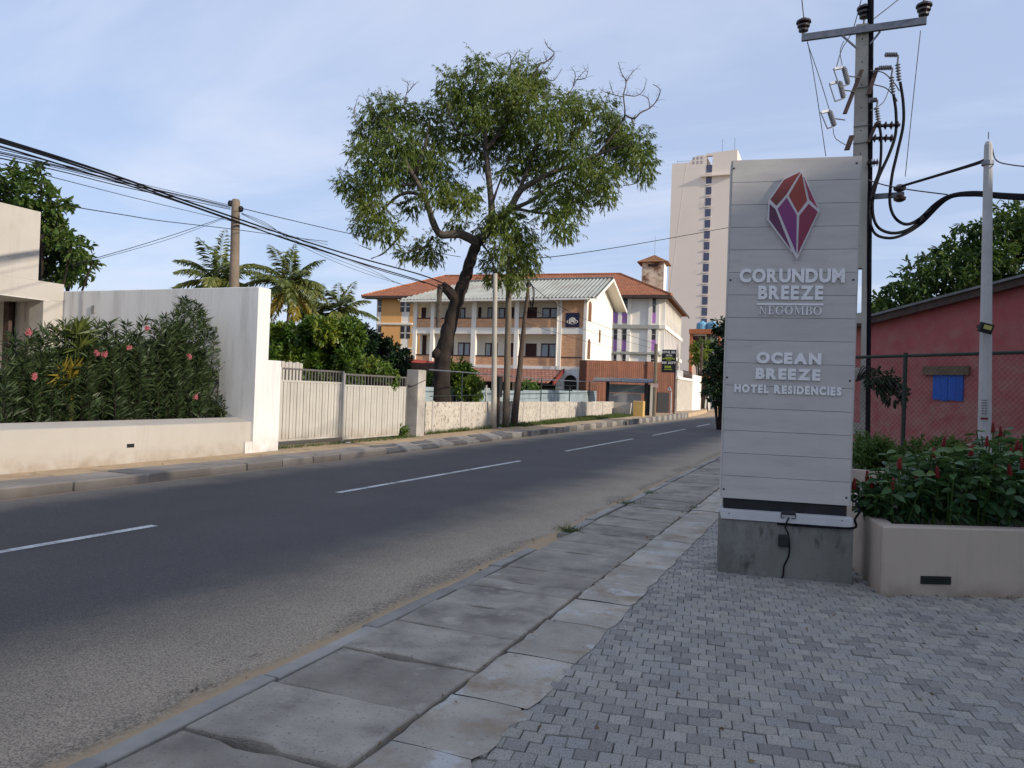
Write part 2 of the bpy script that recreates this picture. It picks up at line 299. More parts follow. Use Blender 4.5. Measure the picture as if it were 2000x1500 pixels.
def asphalt():
    m = mat('asphalt', (0.088, 0.082, 0.080), (0.070, 0.066, 0.065), 0.6, 0.82, 0.55, 130, spec=0.35)
    t = m.node_tree; N = t.nodes.new; L = t.links.new; b = t.nodes['Principled BSDF']
    base = b.inputs['Base Color'].links[0].from_socket
    geo = N('ShaderNodeNewGeometry'); sp = N('ShaderNodeSeparateXYZ'); L(geo.outputs['Position'], sp.inputs[0])
    def noise(sc, det=5, stretch=None):
        n = N('ShaderNodeTexNoise'); n.inputs['Scale'].default_value = sc; n.inputs['Detail'].default_value = det; n.inputs['Roughness'].default_value = 0.65
        if stretch:
            mp = N('ShaderNodeMapping'); mp.inputs['Scale'].default_value = stretch; L(geo.outputs['Position'], mp.inputs[0]); L(mp.outputs[0], n.inputs[0])
        else: L(geo.outputs['Position'], n.inputs[0])
        return n.outputs[0]
    def math_(op, a, c, cl=False):
        n = N('ShaderNodeMath'); n.operation = op; n.use_clamp = cl
        for i, v in enumerate((a, c)):
            if isinstance(v, (int, float)): n.inputs[i].default_value = v
            else: L(v, n.inputs[i])
        return n.outputs[0]
    def mr(v, a, c, lo=0, hi=1):
        n = N('ShaderNodeMapRange'); n.interpolation_type = 'SMOOTHSTEP'
        for i, q in ((1, a), (2, c), (3, lo), (4, hi)): n.inputs[i].default_value = q
        L(v, n.inputs[0]); return n.outputs[0]
    def mixc(f, a, c):
        x = N('ShaderNodeMixRGB'); L(f, x.inputs[0])
        for i, v in ((1, a), (2, c)):
            if isinstance(v, tuple): x.inputs[i].default_value = (*v, 1)
            else: L(v, x.inputs[i])
        return x.outputs[0]
    X = sp.outputs[0]
    # aggregate speckle over the whole surface
    spk = noise(95, 2); out = mixc(mr(spk, 0.52, 0.66, 0, 0.55), base, (0.19, 0.175, 0.16))
    out = mixc(mr(spk, 0.46, 0.30, 0, 0.6), out, (0.02, 0.02, 0.024))
    out = mixc(mr(noise(0.35, 4, (2.5, 0.25, 1)), 0.5, 0.7, 0, 0.5), out, (0.072, 0.068, 0.067))     # tyre-polished bands along the lane
    wob = math_('MULTIPLY', math_('SUBTRACT', noise(0.55, 4), 0.5), 1.5)
    Xn = math_('ADD', X, wob)
    # wind-blown sand: wide dusty shoulder on the near side, narrow one on the far side
    dust = math_('MULTIPLY', mr(Xn, -5.0, -3.15), mr(spk, 0.36, 0.60, 0.35, 1.0))
    out = mixc(math_('MULTIPLY', dust, 0.85), out, (0.55, 0.445, 0.315))
    grit = math_('MULTIPLY', mr(Xn, -3.22, -3.02), mr(noise(30, 7), 0.38, 0.62))
    out = mixc(math_('MULTIPLY', grit, 0.6), out, (0.06, 0.048, 0.036))
    Xk = math_('ADD', X, math_('MULTIPLY', math_('SUBTRACT', noise(2.2, 5), 0.5), 0.22))
    out = mixc(mr(Xk, -3.06, -2.94), out, (0.44, 0.315, 0.185))
    out = mixc(math_('MULTIPLY', mr(Xn, -8.8, -9.8), mr(spk, 0.34, 0.6, 0.3, 0.85)), out, (0.36, 0.295, 0.22))
    out = mixc(mr(Xk, -9.72, -9.88), out, (0.40, 0.29, 0.185))
    # scuffs and fine tar cracks
    out = mixc(mr(noise(2.6, 8, (1.0, 0.45, 1)), 0.69, 0.73, 0, 0.5), out, (0.03, 0.022, 0.026))
    L(out, b.inputs['Base Color']); return m
ASPH = asphalt()
road = strip([-10.6, -8.6, -6.7, -4.7, -2.7], [ZR] * 5, -20, 170, 2.5).build('road', ASPH); tag(road, kind='structure')
PAINT = mat('road_paint', (0.66, 0.66, 0.64), (0.54, 0.54, 0.53), 3, 0.7, 0.3, 90, stain=[((0.12, 0.12, 0.12), 40, (0.56, 0.64)), ((0.25, 0.24, 0.23), 3, (0.52, 0.7))])
def dash(pa, pb, w=0.11):
    a = G(*pa, ZR + 0.004); b = G(*pb, ZR + 0.004); d = (b - a).normalized(); s = Vector((d.y, -d.x, 0)) * w / 2
    mb = MB(); n = 6
    for i in range(n):
        p, q = a.lerp(b, i / n), a.lerp(b, (i + 1) / n)
        mb.quad(p - s, p + s, q + s, q - s)
    mb.build('lane_marking', PAINT, road)
dash((-200, 1112), (302, 1026), 0.115); dash((660, 962), (1016, 900)); dash((1105, 881), (1236, 857)); dash((1275, 850.5), (1338, 838)); dash((1361, 833), (1386, 828))

# --- near walkway: drain-cover slabs, kerb stones, poured strips, each a piece
wk = MB(); wk.quad((-2.9, -3, -0.085), (-1.3, -3, -0.085), (-1.3, 60, -0.085), (-2.9, 60, -0.085)); walk = tag(wk.build('walkway', EARTH), kind='structure')
def wavy(xa, xb, Y, n=7, j=0.012, notch=None):
    pts = []
    for i in range(n):
        t = i / (n - 1); y = Y + rng.uniform(-j, j) * (0.4 if i in (0, n - 1) else 1)
        if notch and notch[0] < t < notch[1]: y += notch[2]
        pts.append((xa + (xb - xa) * t, y))
    return pts
js = [-0.4, 0.25, 0.85, 1.45, 2.08, 2.69, 3.30, 3.92, 4.53, 5.11, 5.64, 5.92, 6.45, 7.3, 7.85]
while js[-1] < 34: js.append(js[-1] + rng.choice([0.6, 0.6, 0.62, 0.58, 0.9]))
XA, XB = -2.68, -1.80
for i in range(len(js) - 1):
    y0, y1 = js[i] + 0.008, js[i + 1] - 0.008; far = y0 > 14
    n0 = (0.30, 0.62, 0.036) if i % 2 == 1 and not far else ((0.12, 0.4, 0.02) if not far else None)
    n1 = (0.36, 0.60, -0.026) if i % 2 == 0 and not far else None
    lo = wavy(XA + rng.uniform(-.012, .008), XB + rng.uniform(-.012, .008), y0, 9 if not far else 3, 0.006, n0)
    hi = wavy(XA + rng.uniform(-.012, .008), XB + rng.uniform(-.012, .008), y1, 9 if not far else 3, 0.006, n1)
    zt = 0.012 + rng.uniform(-0.008, 0.010); tx, ty = rng.uniform(-.008, .008), rng.uniform(-.012, .012)
    poly = lo + hi[::-1]; ym = (y0 + y1) / 2
    mb = MB(); n = len(poly)
    top = [(x, y, zt + tx * (x - XA) + ty * (y - ym)) for x, y in poly]
    cxp, cyp = (XA + XB) / 2, ym
    ch = [(x + (0.006 if x < cxp else -0.006) * (abs(x - cxp) > 0.4), y + (0.006 if y < cyp else -0.006), z) for x, y, z in top]
    side = [(x, y, z - 0.007) for x, y, z in top]; bot = [(x, y, -0.08) for x, y, z in top]
    mb.add(ch + side + bot, [tuple(range(n))] + [(n + k, n + (k + 1) % n, (k + 1) % n, k) for k in range(n)] + [(2 * n + k, 2 * n + (k + 1) % n, n + (k + 1) % n, n + k) for k in range(n)])
    mb.build('concrete_slab', SLAB, walk)
y = -0.6
while y < 34:
    l = rng.uniform(0.85, 1.15); dx = rng.uniform(-.012, .012); zt = 0.0 + rng.uniform(-.012, .008)
    if not (7.2 < y < 8.2):
        mb = MB(); a = 0.05; x0, x1 = -2.86 + dx, -2.735 + dx
        pr = [(x0, -0.1), (x0, zt - 0.02), (x0 + 0.018, zt), (x1 - 0.006, zt), (x1, zt - 0.006), (x1, -0.1)]
        d1, d2 = rng.uniform(-.01, .01), rng.uniform(-.01, .01)
        vs = [(x + d1, y + 0.006, z) for x, z in pr] + [(x + (d1 + d2) / 2 + rng.uniform(-.003, .003), y + l / 2, z + rng.uniform(-.004, .004)) for x, z in pr] + [(x + d2, y + l - 0.006, z) for x, z in pr]
        fs = [tuple(range(6))[::-1], tuple(range(12, 18))] + [(j * 6 + k, j * 6 + k + 1, j * 6 + 7 + k, j * 6 + 6 + k) for j in (0, 1) for k in range(5)]
        mb.add(vs, [f[::-1] for f in fs]); mb.build('kerb_stone', KERB, walk)
    y += l
sy = [0.6, 1.5, 2.35, 3.02, 3.62, 4.35, 5.1, 5.72, 6.35, 7.05, 7.6, 8.5, 9.6, 11, 12.6, 14.5, 17]
for i in range(len(sy) - 1):
    a, b = sy[i] + 0.004, sy[i + 1] - 0.004; mb = MB(); n = 7
    w = 0.02 if i > 3 else 0.06
    left = [(-1.785 + rng.uniform(-.012, .012), a + (b - a) * k / (n - 1)) for k in range(n)]
    right = [(-1.345 + rng.uniform(-w, w) * 0.5 - (w if k in (0, n - 1) else 0) * 0.8, a + (b - a) * k / (n - 1)) for k in range(n)]
    z0 = 0.0085 + rng.uniform(-.002, .003)
    vs = []
    for k in range(n):
        for t in range(4):
            q = t / 3; vs.append((left[k][0] * (1 - q) + right[k][0] * q, left[k][1], z0 + rng.uniform(-.0015, .0015) - (0.003 if t in (0, 3) else 0)))
    fs = [(k * 4 + t, k * 4 + t + 1, k * 4 + t + 5, k * 4 + t + 4) for k in range(n - 1) for t in range(3)]
    mb.add(vs, fs)
    ed = [k * 4 for k in range(n)]; mb.add([(vs[q][0], vs[q][1], -0.08) for q in ed] + [vs[q] for q in ed], [(k, k + 1, n + k + 1, n + k) for k in range(n - 1)])
    mb.build('poured_concrete', STRIP, walk, smooth=False)

# --- forecourt: small square setts in running bond, turned with the sign
PA = R(9.0); E1 = Vector((math.cos(PA), math.sin(PA), 0)); E2 = Vector((-math.sin(PA), math.cos(PA), 0))
fc = MB(); fc.quad((-1.42, -6, -0.03), (9.5, -6, -0.03), (9.5, 18, -0.03), (-1.42, 18, -0.03))
MORT = mat('joint_sand', (0.10, 0.095, 0.085), (0.06, 0.057, 0.052), 9, 0.95, 0.3, 80)
fore = tag(fc.build('forecourt', MORT), kind='structure')
PAV = mat('sett_concrete', (0.34, 0.325, 0.30), (0.24, 0.23, 0.21), 1.0, 0.88, 0.55, 210,
          tone=[(0.20, 0.19, 0.18), (0.33, 0.31, 0.278), (0.42, 0.385, 0.32), (0.34, 0.327, 0.31), (0.50, 0.46, 0.39)], spec=0.3,
          stain=[((0.12, 0.115, 0.105), 120, (0.54, 0.62)), ((0.60, 0.565, 0.51), 140, (0.58, 0.66)), ((0.17, 0.16, 0.145), 0.9, (0.56, 0.80))])
PP = 0.1065; HW = 0.0522
def proj(p):
    d = p - EYE; z = d.dot(FW)
    return (1000 + F * d.dot(RT) / z, 750 - F * d.dot(UP) / z, z) if z > 0.1 else (9e9, 9e9, z)
PLC = G(1720, 1162); PLR = G(2000, 1168); PLL = G(1672, 1115)     # planter corner, right, back-left on the ground
SGA = G(1402, 1118); SGB = SGA + E1 * ((G(1660, 1137) - SGA).length)
pd1 = (PLR - PLC).normalized(); pd2 = (PLL - PLC).normalized()
def in_planter(p):
    q = p - PLC; n1 = Vector((-pd1.y, pd1.x, 0)); n2 = Vector((pd2.y, -pd2.x, 0))
    return q.dot(n1) > -0.0 and q.dot(n2) > -0.0
def edge_x(Y): return -1.325 + 0.02 * math.sin(Y * 2.1) + 0.018 * math.sin(Y * 5.3)
cells = []
for j in range(-10, 130):
    for i in range(-60, 80):
        off = 0.5 * (j % 2) + 0.06 * math.sin(j * 1.7)
        p = E1 * ((i + off) * PP) + E2 * (j * PP + 0.004 * math.sin(i * 1.3)); p.y += 0
        if p.x < edge_x(p.y) - 0.13 or p.y > 13 or p.y < 0.9: continue
        px, py, z = proj(p)
        if z < 1.2 or px < -250 or px > 2350 or py > 1800: continue
        if in_planter(p): continue
        q = p - SGA; s1, s2 = q.dot(E1), q.dot(E2)
        if 0.06 < s1 < 1.05 and 0.06 < s2 < 0.36: continue
        ins = 0 <= px <= 2000 and 0 <= py <= 1500
        cells.append((z if ins else z + 50, p))
cells.sort(key=lambda c: c[0])
var = []
for k in range(14):
    mb = MB(); mb.tone = (k + 0.5) / 14
    a = E1 * (HW * rng.uniform(0.97, 1.0)); b = E2 * (HW * rng.uniform(0.97, 1.0)); w = Vector((rng.uniform(-.0007, .0007), rng.uniform(-.0007, .0007), 0.02))
    mb.obox((0, 0, -0.02), a, b, w, 0.0035)
    me = bpy.data.meshes.new('paver'); me.from_pydata(mb.v, [], mb.f); add_attr(me, mb.t); me.materials.append(PAV); var.append(me)
rest = MB()
for k, (z, p) in enumerate(cells):
    dz = rng.gauss(0, 0.0024); rz = rng.gauss(0, 0.012)
    if k < 300:
        o = link('paver', rng.choice(var), fore); o.location = (p.x, p.y, dz); o.rotation_euler = (rng.gauss(0, .014), rng.gauss(0, .014), rz)
    else:
        rest.tone = rng.random(); ca, sa = math.cos(rz), math.sin(rz)
        a = (E1 * ca + E2 * sa) * HW * rng.uniform(.965, 1.0); b = (E2 * ca - E1 * sa) * HW * rng.uniform(.965, 1.0)
        rest.obox((p.x, p.y, -0.02 + dz), a, b, Vector((rng.gauss(0, .0002), rng.gauss(0, .0002), 0.02)), 0.0035)
tag(rest.build('paver_field', PAV, fore), kind='stuff')

# --- far side: sandy verge, pavement slabs, painted kerb stones
def zv(Y): return 0.03 + (0.0 if Y < 20 else min((Y - 20) * 0.006, 0.22))
def xk(Y): return -9.98 if Y < 15 else (-9.98 - 0.34 * min(1, (Y - 15) / 12))
ver = strip([-14.6, -12.6, -11.2, -10.45, -10.36], [zv, zv, zv, lambda Y: zv(Y) - 0.004, -0.1], -20, 130, 2.0).build('verge', SAND); tag(ver, kind='structure')
pvb = MB(); pvb.quad((-10.72, -12, 0.034), (-10.0, -12, 0.034), (-10.3, 30, 0.034), (-10.9, 30, 0.034))
fpv = tag(pvb.build('pavement', EARTH), kind='structure')
FSL = mat('far_slab_concrete', (0.34, 0.295, 0.25), (0.25, 0.22, 0.185), 1.4, 0.92, 0.4, 60, rnd=0.12, stain=((0.30, 0.22, 0.14)), sscale=1.2, sth=(0.58, 0.75))
y = -4.0
while y < 27:
    l = 0.92; mb = MB(); zt = zv(y) + 0.05 + rng.uniform(-.008, .012)
    mb.obox((xk(y) - 0.40 + rng.uniform(-.02, .02), y + l / 2, zt / 2 - 0.02), (0.31, 0, 0), (0.01 * rng.uniform(-1, 1), l / 2 - 0.014, 0), (rng.uniform(-.006, .006), rng.uniform(-.004, .004), zt / 2 + 0.02), 0.012)
    mb.build('concrete_slab', FSL, fpv); y += l
y, k = -4.0, 0
while y < 62:
    l = 0.95 if y > 10 else 1.3
    pnt = y > 15.5
    m = (KERBB if k % 2 else KERBW) if pnt else FSL
    h = zv(y) + (0.05 if y < 22 else 0.07) + rng.uniform(-.012, .012)
    if not (rng.random() < 0.06 and y > 26):
        mb = MB(); wdt = 0.22 if 15.5 < y < 24 else 0.09
        mb.obox((xk(y) - 0.02 + bend(y) + rng.uniform(-.02, .02) - (0.12 if wdt > .1 else 0), y + l / 2, (h - 0.12) / 2), (wdt, rng.uniform(-.015, .015), -0.06 if wdt > .1 else 0), (rng.uniform(-.02, .02), l / 2 - 0.012, 0), (rng.uniform(-.01, .01), 0, (h + 0.12) / 2), 0.02)
        mb.build('kerb_stone', m, fpv)
    y += l; k += 1
# ------------------------------------------------------------------ sign pylon
Z1 = Vector((0, 0, 1))
SW = (SGB - SGA).length
sign = thing('sign_pylon', 'tall grey hotel sign pylon of horizontal boards on a concrete plinth', 'sign', SGA)
bpt = SGA + E2 * 0.075                                     # plane of the board fronts
def S2(x, y): 
    q = PL(x, y, bpt, E2) - bpt; return q.dot(E1), q.z
sL, zT = S2(1430, 313); sL2, zB = S2(1411, 972); sR, _ = S2(1680, 305); sR2, _ = S2(1661, 990)
sL = (sL + sL2) / 2; sR = (sR + sR2) / 2
def sp(s, z, o=0.0): return bpt + E1 * s + Z1 * z - E2 * o  # o = towards the viewer
plh = 0.50
MB().obox(SGA + E1 * SW / 2 + E2 * 0.21 + Z1 * (plh / 2 - 0.05), E1 * SW / 2, E2 * 0.21, Z1 * (plh / 2 + 0.05), 0.008).build('plinth', PLINTH, sign)
MB().obox(SGA + E1 * SW / 2 + E2 * 0.205 + Z1 * (plh + 0.040), E1 * (SW / 2 - 0.012), E2 * 0.222, Z1 * 0.040, 0.003).build('ledge_plate', LEDGE, sign)
MB().obox(sp((sL + sR) / 2, (zB + plh + 0.08) / 2, -0.16), E1 * ((sR - sL) / 2 - 0.02), E2 * 0.14, Z1 * (zB - plh - 0.08) / 2).build('gap_shade_block', BLACK, sign)  # black block paints the shade in the gap below the boards
MB().obox(sp((sL + sR) / 2, (zB + zT) / 2, -0.17), E1 * ((sR - sL) / 2 - 0.004), E2 * 0.155, Z1 * ((zT - zB) / 2 - 0.004)).build('core_frame', BLACK, sign)
NB = 15; bh = (zT - zB) / NB
for i in range(NB):
    z0 = zB + i * bh
    MB().obox(sp((sL + sR) / 2, z0 + bh / 2, -0.0075), E1 * (sR - sL) / 2, Z1 * (bh / 2 - 0.0016), -E2 * 0.0075, 0.001).build('board', BOARD, sign)
for sx in (sL + 0.0, sR):
    MB().obox(sp(sx + (-0.006 if sx == sL else 0.006), (zB + zT) / 2, -0.172), E1 * 0.006, E2 * 0.155, Z1 * (zT - zB) / 2).build('side_panel', BOARD, sign)
for (x, y) in ((1433.5, 329), (1673.5, 318.5), (1426.6, 547), (1666.7, 546.5), (1420, 737), (1660, 744), (1413.5, 955), (1653, 972)):
    s, z = S2(x, y); MB().lathe(sp(s, z, 0), -E2, [(0, 0.009), (0.004, 0.009), (0.006, 0.005)], 10).build('screw', BLACK, sign)
for (x, y) in ((1424, 1002), (1644, 1016)):
    q = PL(x, y, SGA, E2); MB().lathe(q - E2 * 0.017, -E2, [(0, 0.006), (0.004, 0.005)], 8).build('screw', BLACK, sign)
# emblem: white backed gem with six coloured facets
def e_px(cx, cy): return S2(1400 + cx / 2.632, 290 + cy / 2.632)
def poly2(mb, pts, o0, o1):
    a = [sp(s, z, o0) for s, z in pts]; mb.prism(a, -E2 * (o1 - o0)); return mb
EMW = mat('emblem_edge', (0.60, 0.57, 0.58), (0.54, 0.52, 0.53), 6, 0.5, 0)
out_ = [e_px(*p) for p in ((434, 114), (344, 153), (265, 268), (258, 372), (384, 538), (388, 535), (410, 576), (526, 324), (470, 185))]
em = poly2(MB(), out_, 0.001, 0.03).build('emblem', EMW, sign)
def gradmat(name, c0, c1, za, zb):
    m = bpy.data.materials.new(name); m.use_nodes = True; t = m.node_tree; b = t.nodes['Principled BSDF']; b.inputs['Roughness'].default_value = 0.45
    g_ = t.nodes.new('ShaderNodeNewGeometry'); s_ = t.nodes.new('ShaderNodeSeparateXYZ'); r_ = t.nodes.new('ShaderNodeMapRange'); x_ = t.nodes.new('ShaderNodeMixRGB')
    t.links.new(g_.outputs[0], s_.inputs[0]); t.links.new(s_.outputs[2], r_.inputs[0]); r_.inputs[1].default_value = za; r_.inputs[2].default_value = zb
    t.links.new(r_.outputs[0], x_.inputs[0]); x_.inputs[1].default_value = (*c0, 1); x_.inputs[2].default_value = (*c1, 1); t.links.new(x_.outputs[0], b.inputs[0]); return m
FAC = [(((345, 160), (431, 121), (358, 246), (302, 303), (270, 270)), (0.14, 0.022, 0.018), (0.26, 0.040, 0.035)),
       (((434, 126), (466, 275), (415, 340), (362, 247)), (0.30, 0.034, 0.02), (0.22, 0.030, 0.018)),
       (((443, 145), (518, 314), (471, 270)), (0.30, 0.018, 0.06), (0.26, 0.03, 0.07)),
       (((471, 283), (521, 326), (412, 552), (418, 345)), (0.22, 0.012, 0.055), (0.20, 0.018, 0.045)),
       (((357, 251), (414, 345), (407, 545), (307, 310)), (0.16, 0.016, 0.16), (0.20, 0.03, 0.13)),
       (((268, 284), (299, 311), (383, 528), (263, 368)), (0.12, 0.014, 0.085), (0.075, 0.012, 0.04))]
for i, (pp, c0, c1) in enumerate(FAC):
    q = [Vector(e_px(*p)) for p in pp]; c = sum(q, Vector((0, 0))) / len(q)
    sh = []
    for k in range(len(q)):                                  # inset every edge by 8 mm
        a, b, d = q[k - 1], q[k], q[(k + 1) % len(q)]
        v = (c - b).normalized(); sh.append(b + v * 0.0095)
    zs = [p.y + bpt.z for p in sh]
    poly2(MB(), sh, 0.0302, 0.034).build('facet', gradmat('gem_%d' % i, c0, c1, min(zs), max(zs)), em)

# lettering
_dg = None
GL = {}
def glyph(ch, off=0.03):
    k = (ch, off)
    if k in GL: return GL[k]
    cu = bpy.data.curves.new('t', 'FONT'); cu.body = ch; cu.size = 1; cu.extrude = 0.5; cu.offset = off; cu.resolution_u = 5
    o = bpy.data.objects.new('t', cu); COL.objects.link(o); bpy.context.view_layer.update()
    dg = bpy.context.evaluated_depsgraph_get(); me = bpy.data.meshes.new_from_object(o.evaluated_get(dg))
    V = [v.co.copy() for v in me.vertices]; Fs = [tuple(p.vertices) for p in me.polygons]
    bpy.data.objects.remove(o); bpy.data.curves.remove(cu); bpy.data.meshes.remove(me)
    x0, x1 = min(v.x for v in V), max(v.x for v in V); y0, y1 = min(v.y for v in V), max(v.y for v in V)
    GL[k] = ([((v.x - x0) / (y1 - y0), (v.y - y0) / (y1 - y0), v.z) for v in V], Fs, (x1 - x0) / (y1 - y0)); return GL[k]
def ring(mb, cx, cy, ro, rio, rr, ri, a0=0, a1=360, n=28):
    vs = []; 
    for k in range(n + 1):
        a = R(a0 + (a1 - a0) * k / n)
        for (x, y) in ((ro * math.cos(a), rio * math.sin(a)), (rr * math.cos(a), ri * math.sin(a))):
            vs += [(cx + x, cy + y, -0.5), (cx + x, cy + y, 0.5)]
    fs = []
    for k in range(n):
        b = 4 * k; c = b + 4
        fs += [(b + 1, c + 1, c + 3, b + 3), (b, c, c + 1, b + 1)[::-1], (b + 2, b + 3, c + 3, c + 2)[::-1]]
    mb.add(vs, fs)
def serif(ch):
    mb = MB(); bx = lambda x0, x1, y0, y1: mb.box(x0, x1, y0, y1, -0.5, 0.5)
    pr = lambda *p: mb.prism([(x, y, -0.5) for x, y in p], (0, 0, 1))
    if ch == 'N': bx(.13, .20, .05, .95); bx(.80, .87, .05, 1); pr((.08, .95), (.26, .95), (.87, .0), (.80, .0)); bx(0, .27, .95, 1); bx(0, .33, 0, .05); bx(.67, 1, .95, 1); w = 1.0
    elif ch == 'E': bx(.12, .29, .05, .95); bx(0, .74, .95, 1); bx(0, .78, 0, .05); bx(.29, .55, .47, .53); bx(.69, .74, .78, .95); bx(.73, .78, .05, .26); bx(.50, .55, .38, .62); w = .8
    elif ch == 'O': ring(mb, .5, .5, .5, .53, .32, .47); w = 1.0
    elif ch == 'G': ring(mb, .5, .5, .5, .53, .32, .47, 38, 345); bx(.72, .88, .02, .42); bx(.6, 1, .42, .47); bx(.83, .88, .7, .98); w = 1.0
    elif ch == 'M': bx(.12, .18, .05, .95); bx(.96, 1.13, .05, .95); pr((.08, .95), (.27, .95), (.66, .12), (.60, .0)); pr((.60, .0), (.66, .12), (1.0, .95), (.94, .95)); bx(0, .27, .95, 1); bx(0, .30, 0, .05); bx(.94, 1.25, .95, 1); bx(.84, 1.25, 0, .05); w = 1.25
    else:
        bx(.12, .29, .05, .95); bx(0, .45, .95, 1); bx(0, .48, 0, .05); bx(.29, .45, .50, .55)
        ring(mb, .45, .765, .30, .235, .15, .19, -90, 90, 14); ring(mb, .48, .265, .34, .265, .17, .215, -90, 90, 14); w = .83
    return mb.v, mb.f, w
def word(txt, x0, y0, x1, y1, parent=sign, depth=0.014, off=0.035, gap=0.10, m=LETTER, ser=False, S=None, put=None, space=0.45, name='letter'):
    S = S or S2; put = put or sp
    (sa, zb), (sb, zt) = S(x0, y1), S(x1, y0)
    # the rows run level on the board: take height at the left end
    _, ztl = S(x0, y0); H = ztl - zb
    gl = [(serif(c) if ser else glyph(c, off)) if c != ' ' else None for c in txt]
    tot = sum(g_[2] if g_ else space for g_ in gl); n = len(txt) - 1
    k = (sb - sa) / (H * (tot + gap * n)); x = sa
    for c, g_ in zip(txt, gl):
        if g_ is None: x += (space + gap) * H * k; continue
        mb = MB(); mb.add([put(x + v[0] * H * k, zb + v[1] * H, 0.001 + (v[2] + 0.5) * depth) for v in g_[0]], g_[1])
        if name: mb.build(name, m, parent)
        x += (g_[2] + gap) * H * k
word('CORUNDUM', 1444, 525.5, 1650, 552, off=0.045, gap=0.09)
word('BREEZE', 1480.5, 558, 1608, 585, off=0.045, gap=0.12)
s0, z0 = S2(1478, 594); s1, _ = S2(1608, 594); MB().obox(sp((s0 + s1) / 2, z0, 0.006), E1 * (s1 - s0) / 2, Z1 * 0.0085, -E2 * 0.006).build('underline', LETTER, sign)
word('NEGOMBO', 1482, 598, 1604.5, 614, ser=True, gap=0.16)
word('OCEAN', 1477, 687.5, 1604, 709.5, off=0.06, gap=0.10)
word('BREEZE', 1475.5, 718.5, 1602.5, 740, off=0.06, gap=0.12)
word('HOTEL RESIDENCIES', 1434, 750, 1643.5, 766, off=0.06, gap=0.14, space=0.42)
# spotlight, junction box and leads on the plinth
q = PL(1539, 1005, SGA, E2)
MB().obox(q - E2 * 0.035 + Z1 * 0.022, E1 * 0.055, (Z1 * 0.4 - E2 * 0.9) * 0.02, (Z1 * 0.9 + E2 * 0.4) * 0.016, 0.005).build('spotlight', BLACK, sign)
bm_ = MB()
for s in (-1, 1): bm_.tube([q + E1 * 0.06 * s + Z1 * 0.02 - E2 * 0.03, q + E1 * 0.06 * s - Z1 * 0.03 - E2 * 0.03, q + E1 * 0.03 * s - Z1 * 0.03 - E2 * 0.02], 0.004, 5)
bm_.build('bracket', BLACK, sign)
jb = PL(1530, 1055, SGA, E2)
MB().obox(jb - E2 * 0.025, E1 * 0.044, Z1 * 0.05, -E2 * 0.025, 0.006).build('junction_box', BLACK, sign)
pts = [PL(x, y, SGA, E2) - E2 * o for x, y, o in ((1540, 1010, 0.03), (1533, 1028, 0.03), (1538, 1040, 0.03), (1541, 1062, 0.03), (1540, 1085, 0.012), (1531, 1105, 0.012), (1529, 1124, 0.014), (1520, 1130, 0.02), (1490, 1126, 0.018))]
MB().tube(spline(pts, 5), 0.0075, 6).build('lead_cable', CABLE, sign)
pts = [sp(sR - 0.02, zB + 0.06, -0.1), sp(sR + 0.06, zB + 0.03, -0.05), sp(sR + 0.09, zB - 0.04, -0.03), sp(sR + 0.05, zB - 0.12, -0.02), SGA + E1 * (SW + 0.0) + Z1 * 0.50 - E2 * 0.018, SGA + E1 * (SW - 0.25) + Z1 * 0.487 - E2 * 0.014, SGA + E1 * 0.5 + Z1 * 0.487 - E2 * 0.014]
MB().tube(spline(pts, 5), 0.011, 6).build('lead_cable', CABLE, sign)

# ------------------------------------------------------------------ planters
PH = 0.575
inw = Vector((-pd1.y, pd1.x, 0))
pb1 = PLC + pd1 * 5.0; pb2 = PLC + pd2 * 1.05
plant_t = thing('planter_box', 'plain brown-grey plastered planter box with angled corner beside the sign plinth', 'planter', PLC)
TH = 0.14
outer = [PLC, pb1, pb1 + inw * 2.6, pb2 + inw * 2.0 + pd1 * 0.75, pb2]
cen = sum(outer, Vector((0, 0, 0))) / 5
inner = [PLC + inw * TH + pd1 * 0.16, pb1 + inw * TH, pb1 + inw * 2.4, pb2 + inw * 1.8 + pd1 * 0.88, pb2 + pd1 * 0.16]
mb = MB(); n = 5; b_ = 0.012
vs = [p - Z1 * 0.05 for p in outer] + [p + Z1 * (PH - b_) for p in outer] + [p.lerp(r, 0.08) + Z1 * PH for p, r in zip(outer, inner)] + [p + Z1 * PH for p in inner] + [p + Z1 * (PH - 0.12) for p in inner]
fs = []
for L_ in range(4): fs += [(L_ * n + k, L_ * n + (k + 1) % n, (L_ + 1) * n + (k + 1) % n, (L_ + 1) * n + k) for k in range(n)]
mb.add(vs, fs).build('planter_wall', PLANT, plant_t)
mb = MB(); mb.add([p + Z1 * (PH - 0.06) for p in inner], [tuple(range(n))]); mb.build('soil', EARTH, plant_t)
v0 = PL(1798, 1124, PLC, inw); v1 = PL(1856, 1142, PLC, inw); vc = (v0 + v1) / 2
MB().obox(vc - inw * 0.004, pd1 * (v1 - v0).dot(pd1) / 2, Z1 * 0.033, -inw * 0.006).build('drain_vent', BLACK, plant_t)
for k in range(3): MB().obox(vc - inw * 0.014 + Z1 * (k - 1) * 0.02, pd1 * (v1 - v0).dot(pd1) * 0.46, Z1 * 0.003, -inw * 0.005).build('vent_slat', GREENP, plant_t)
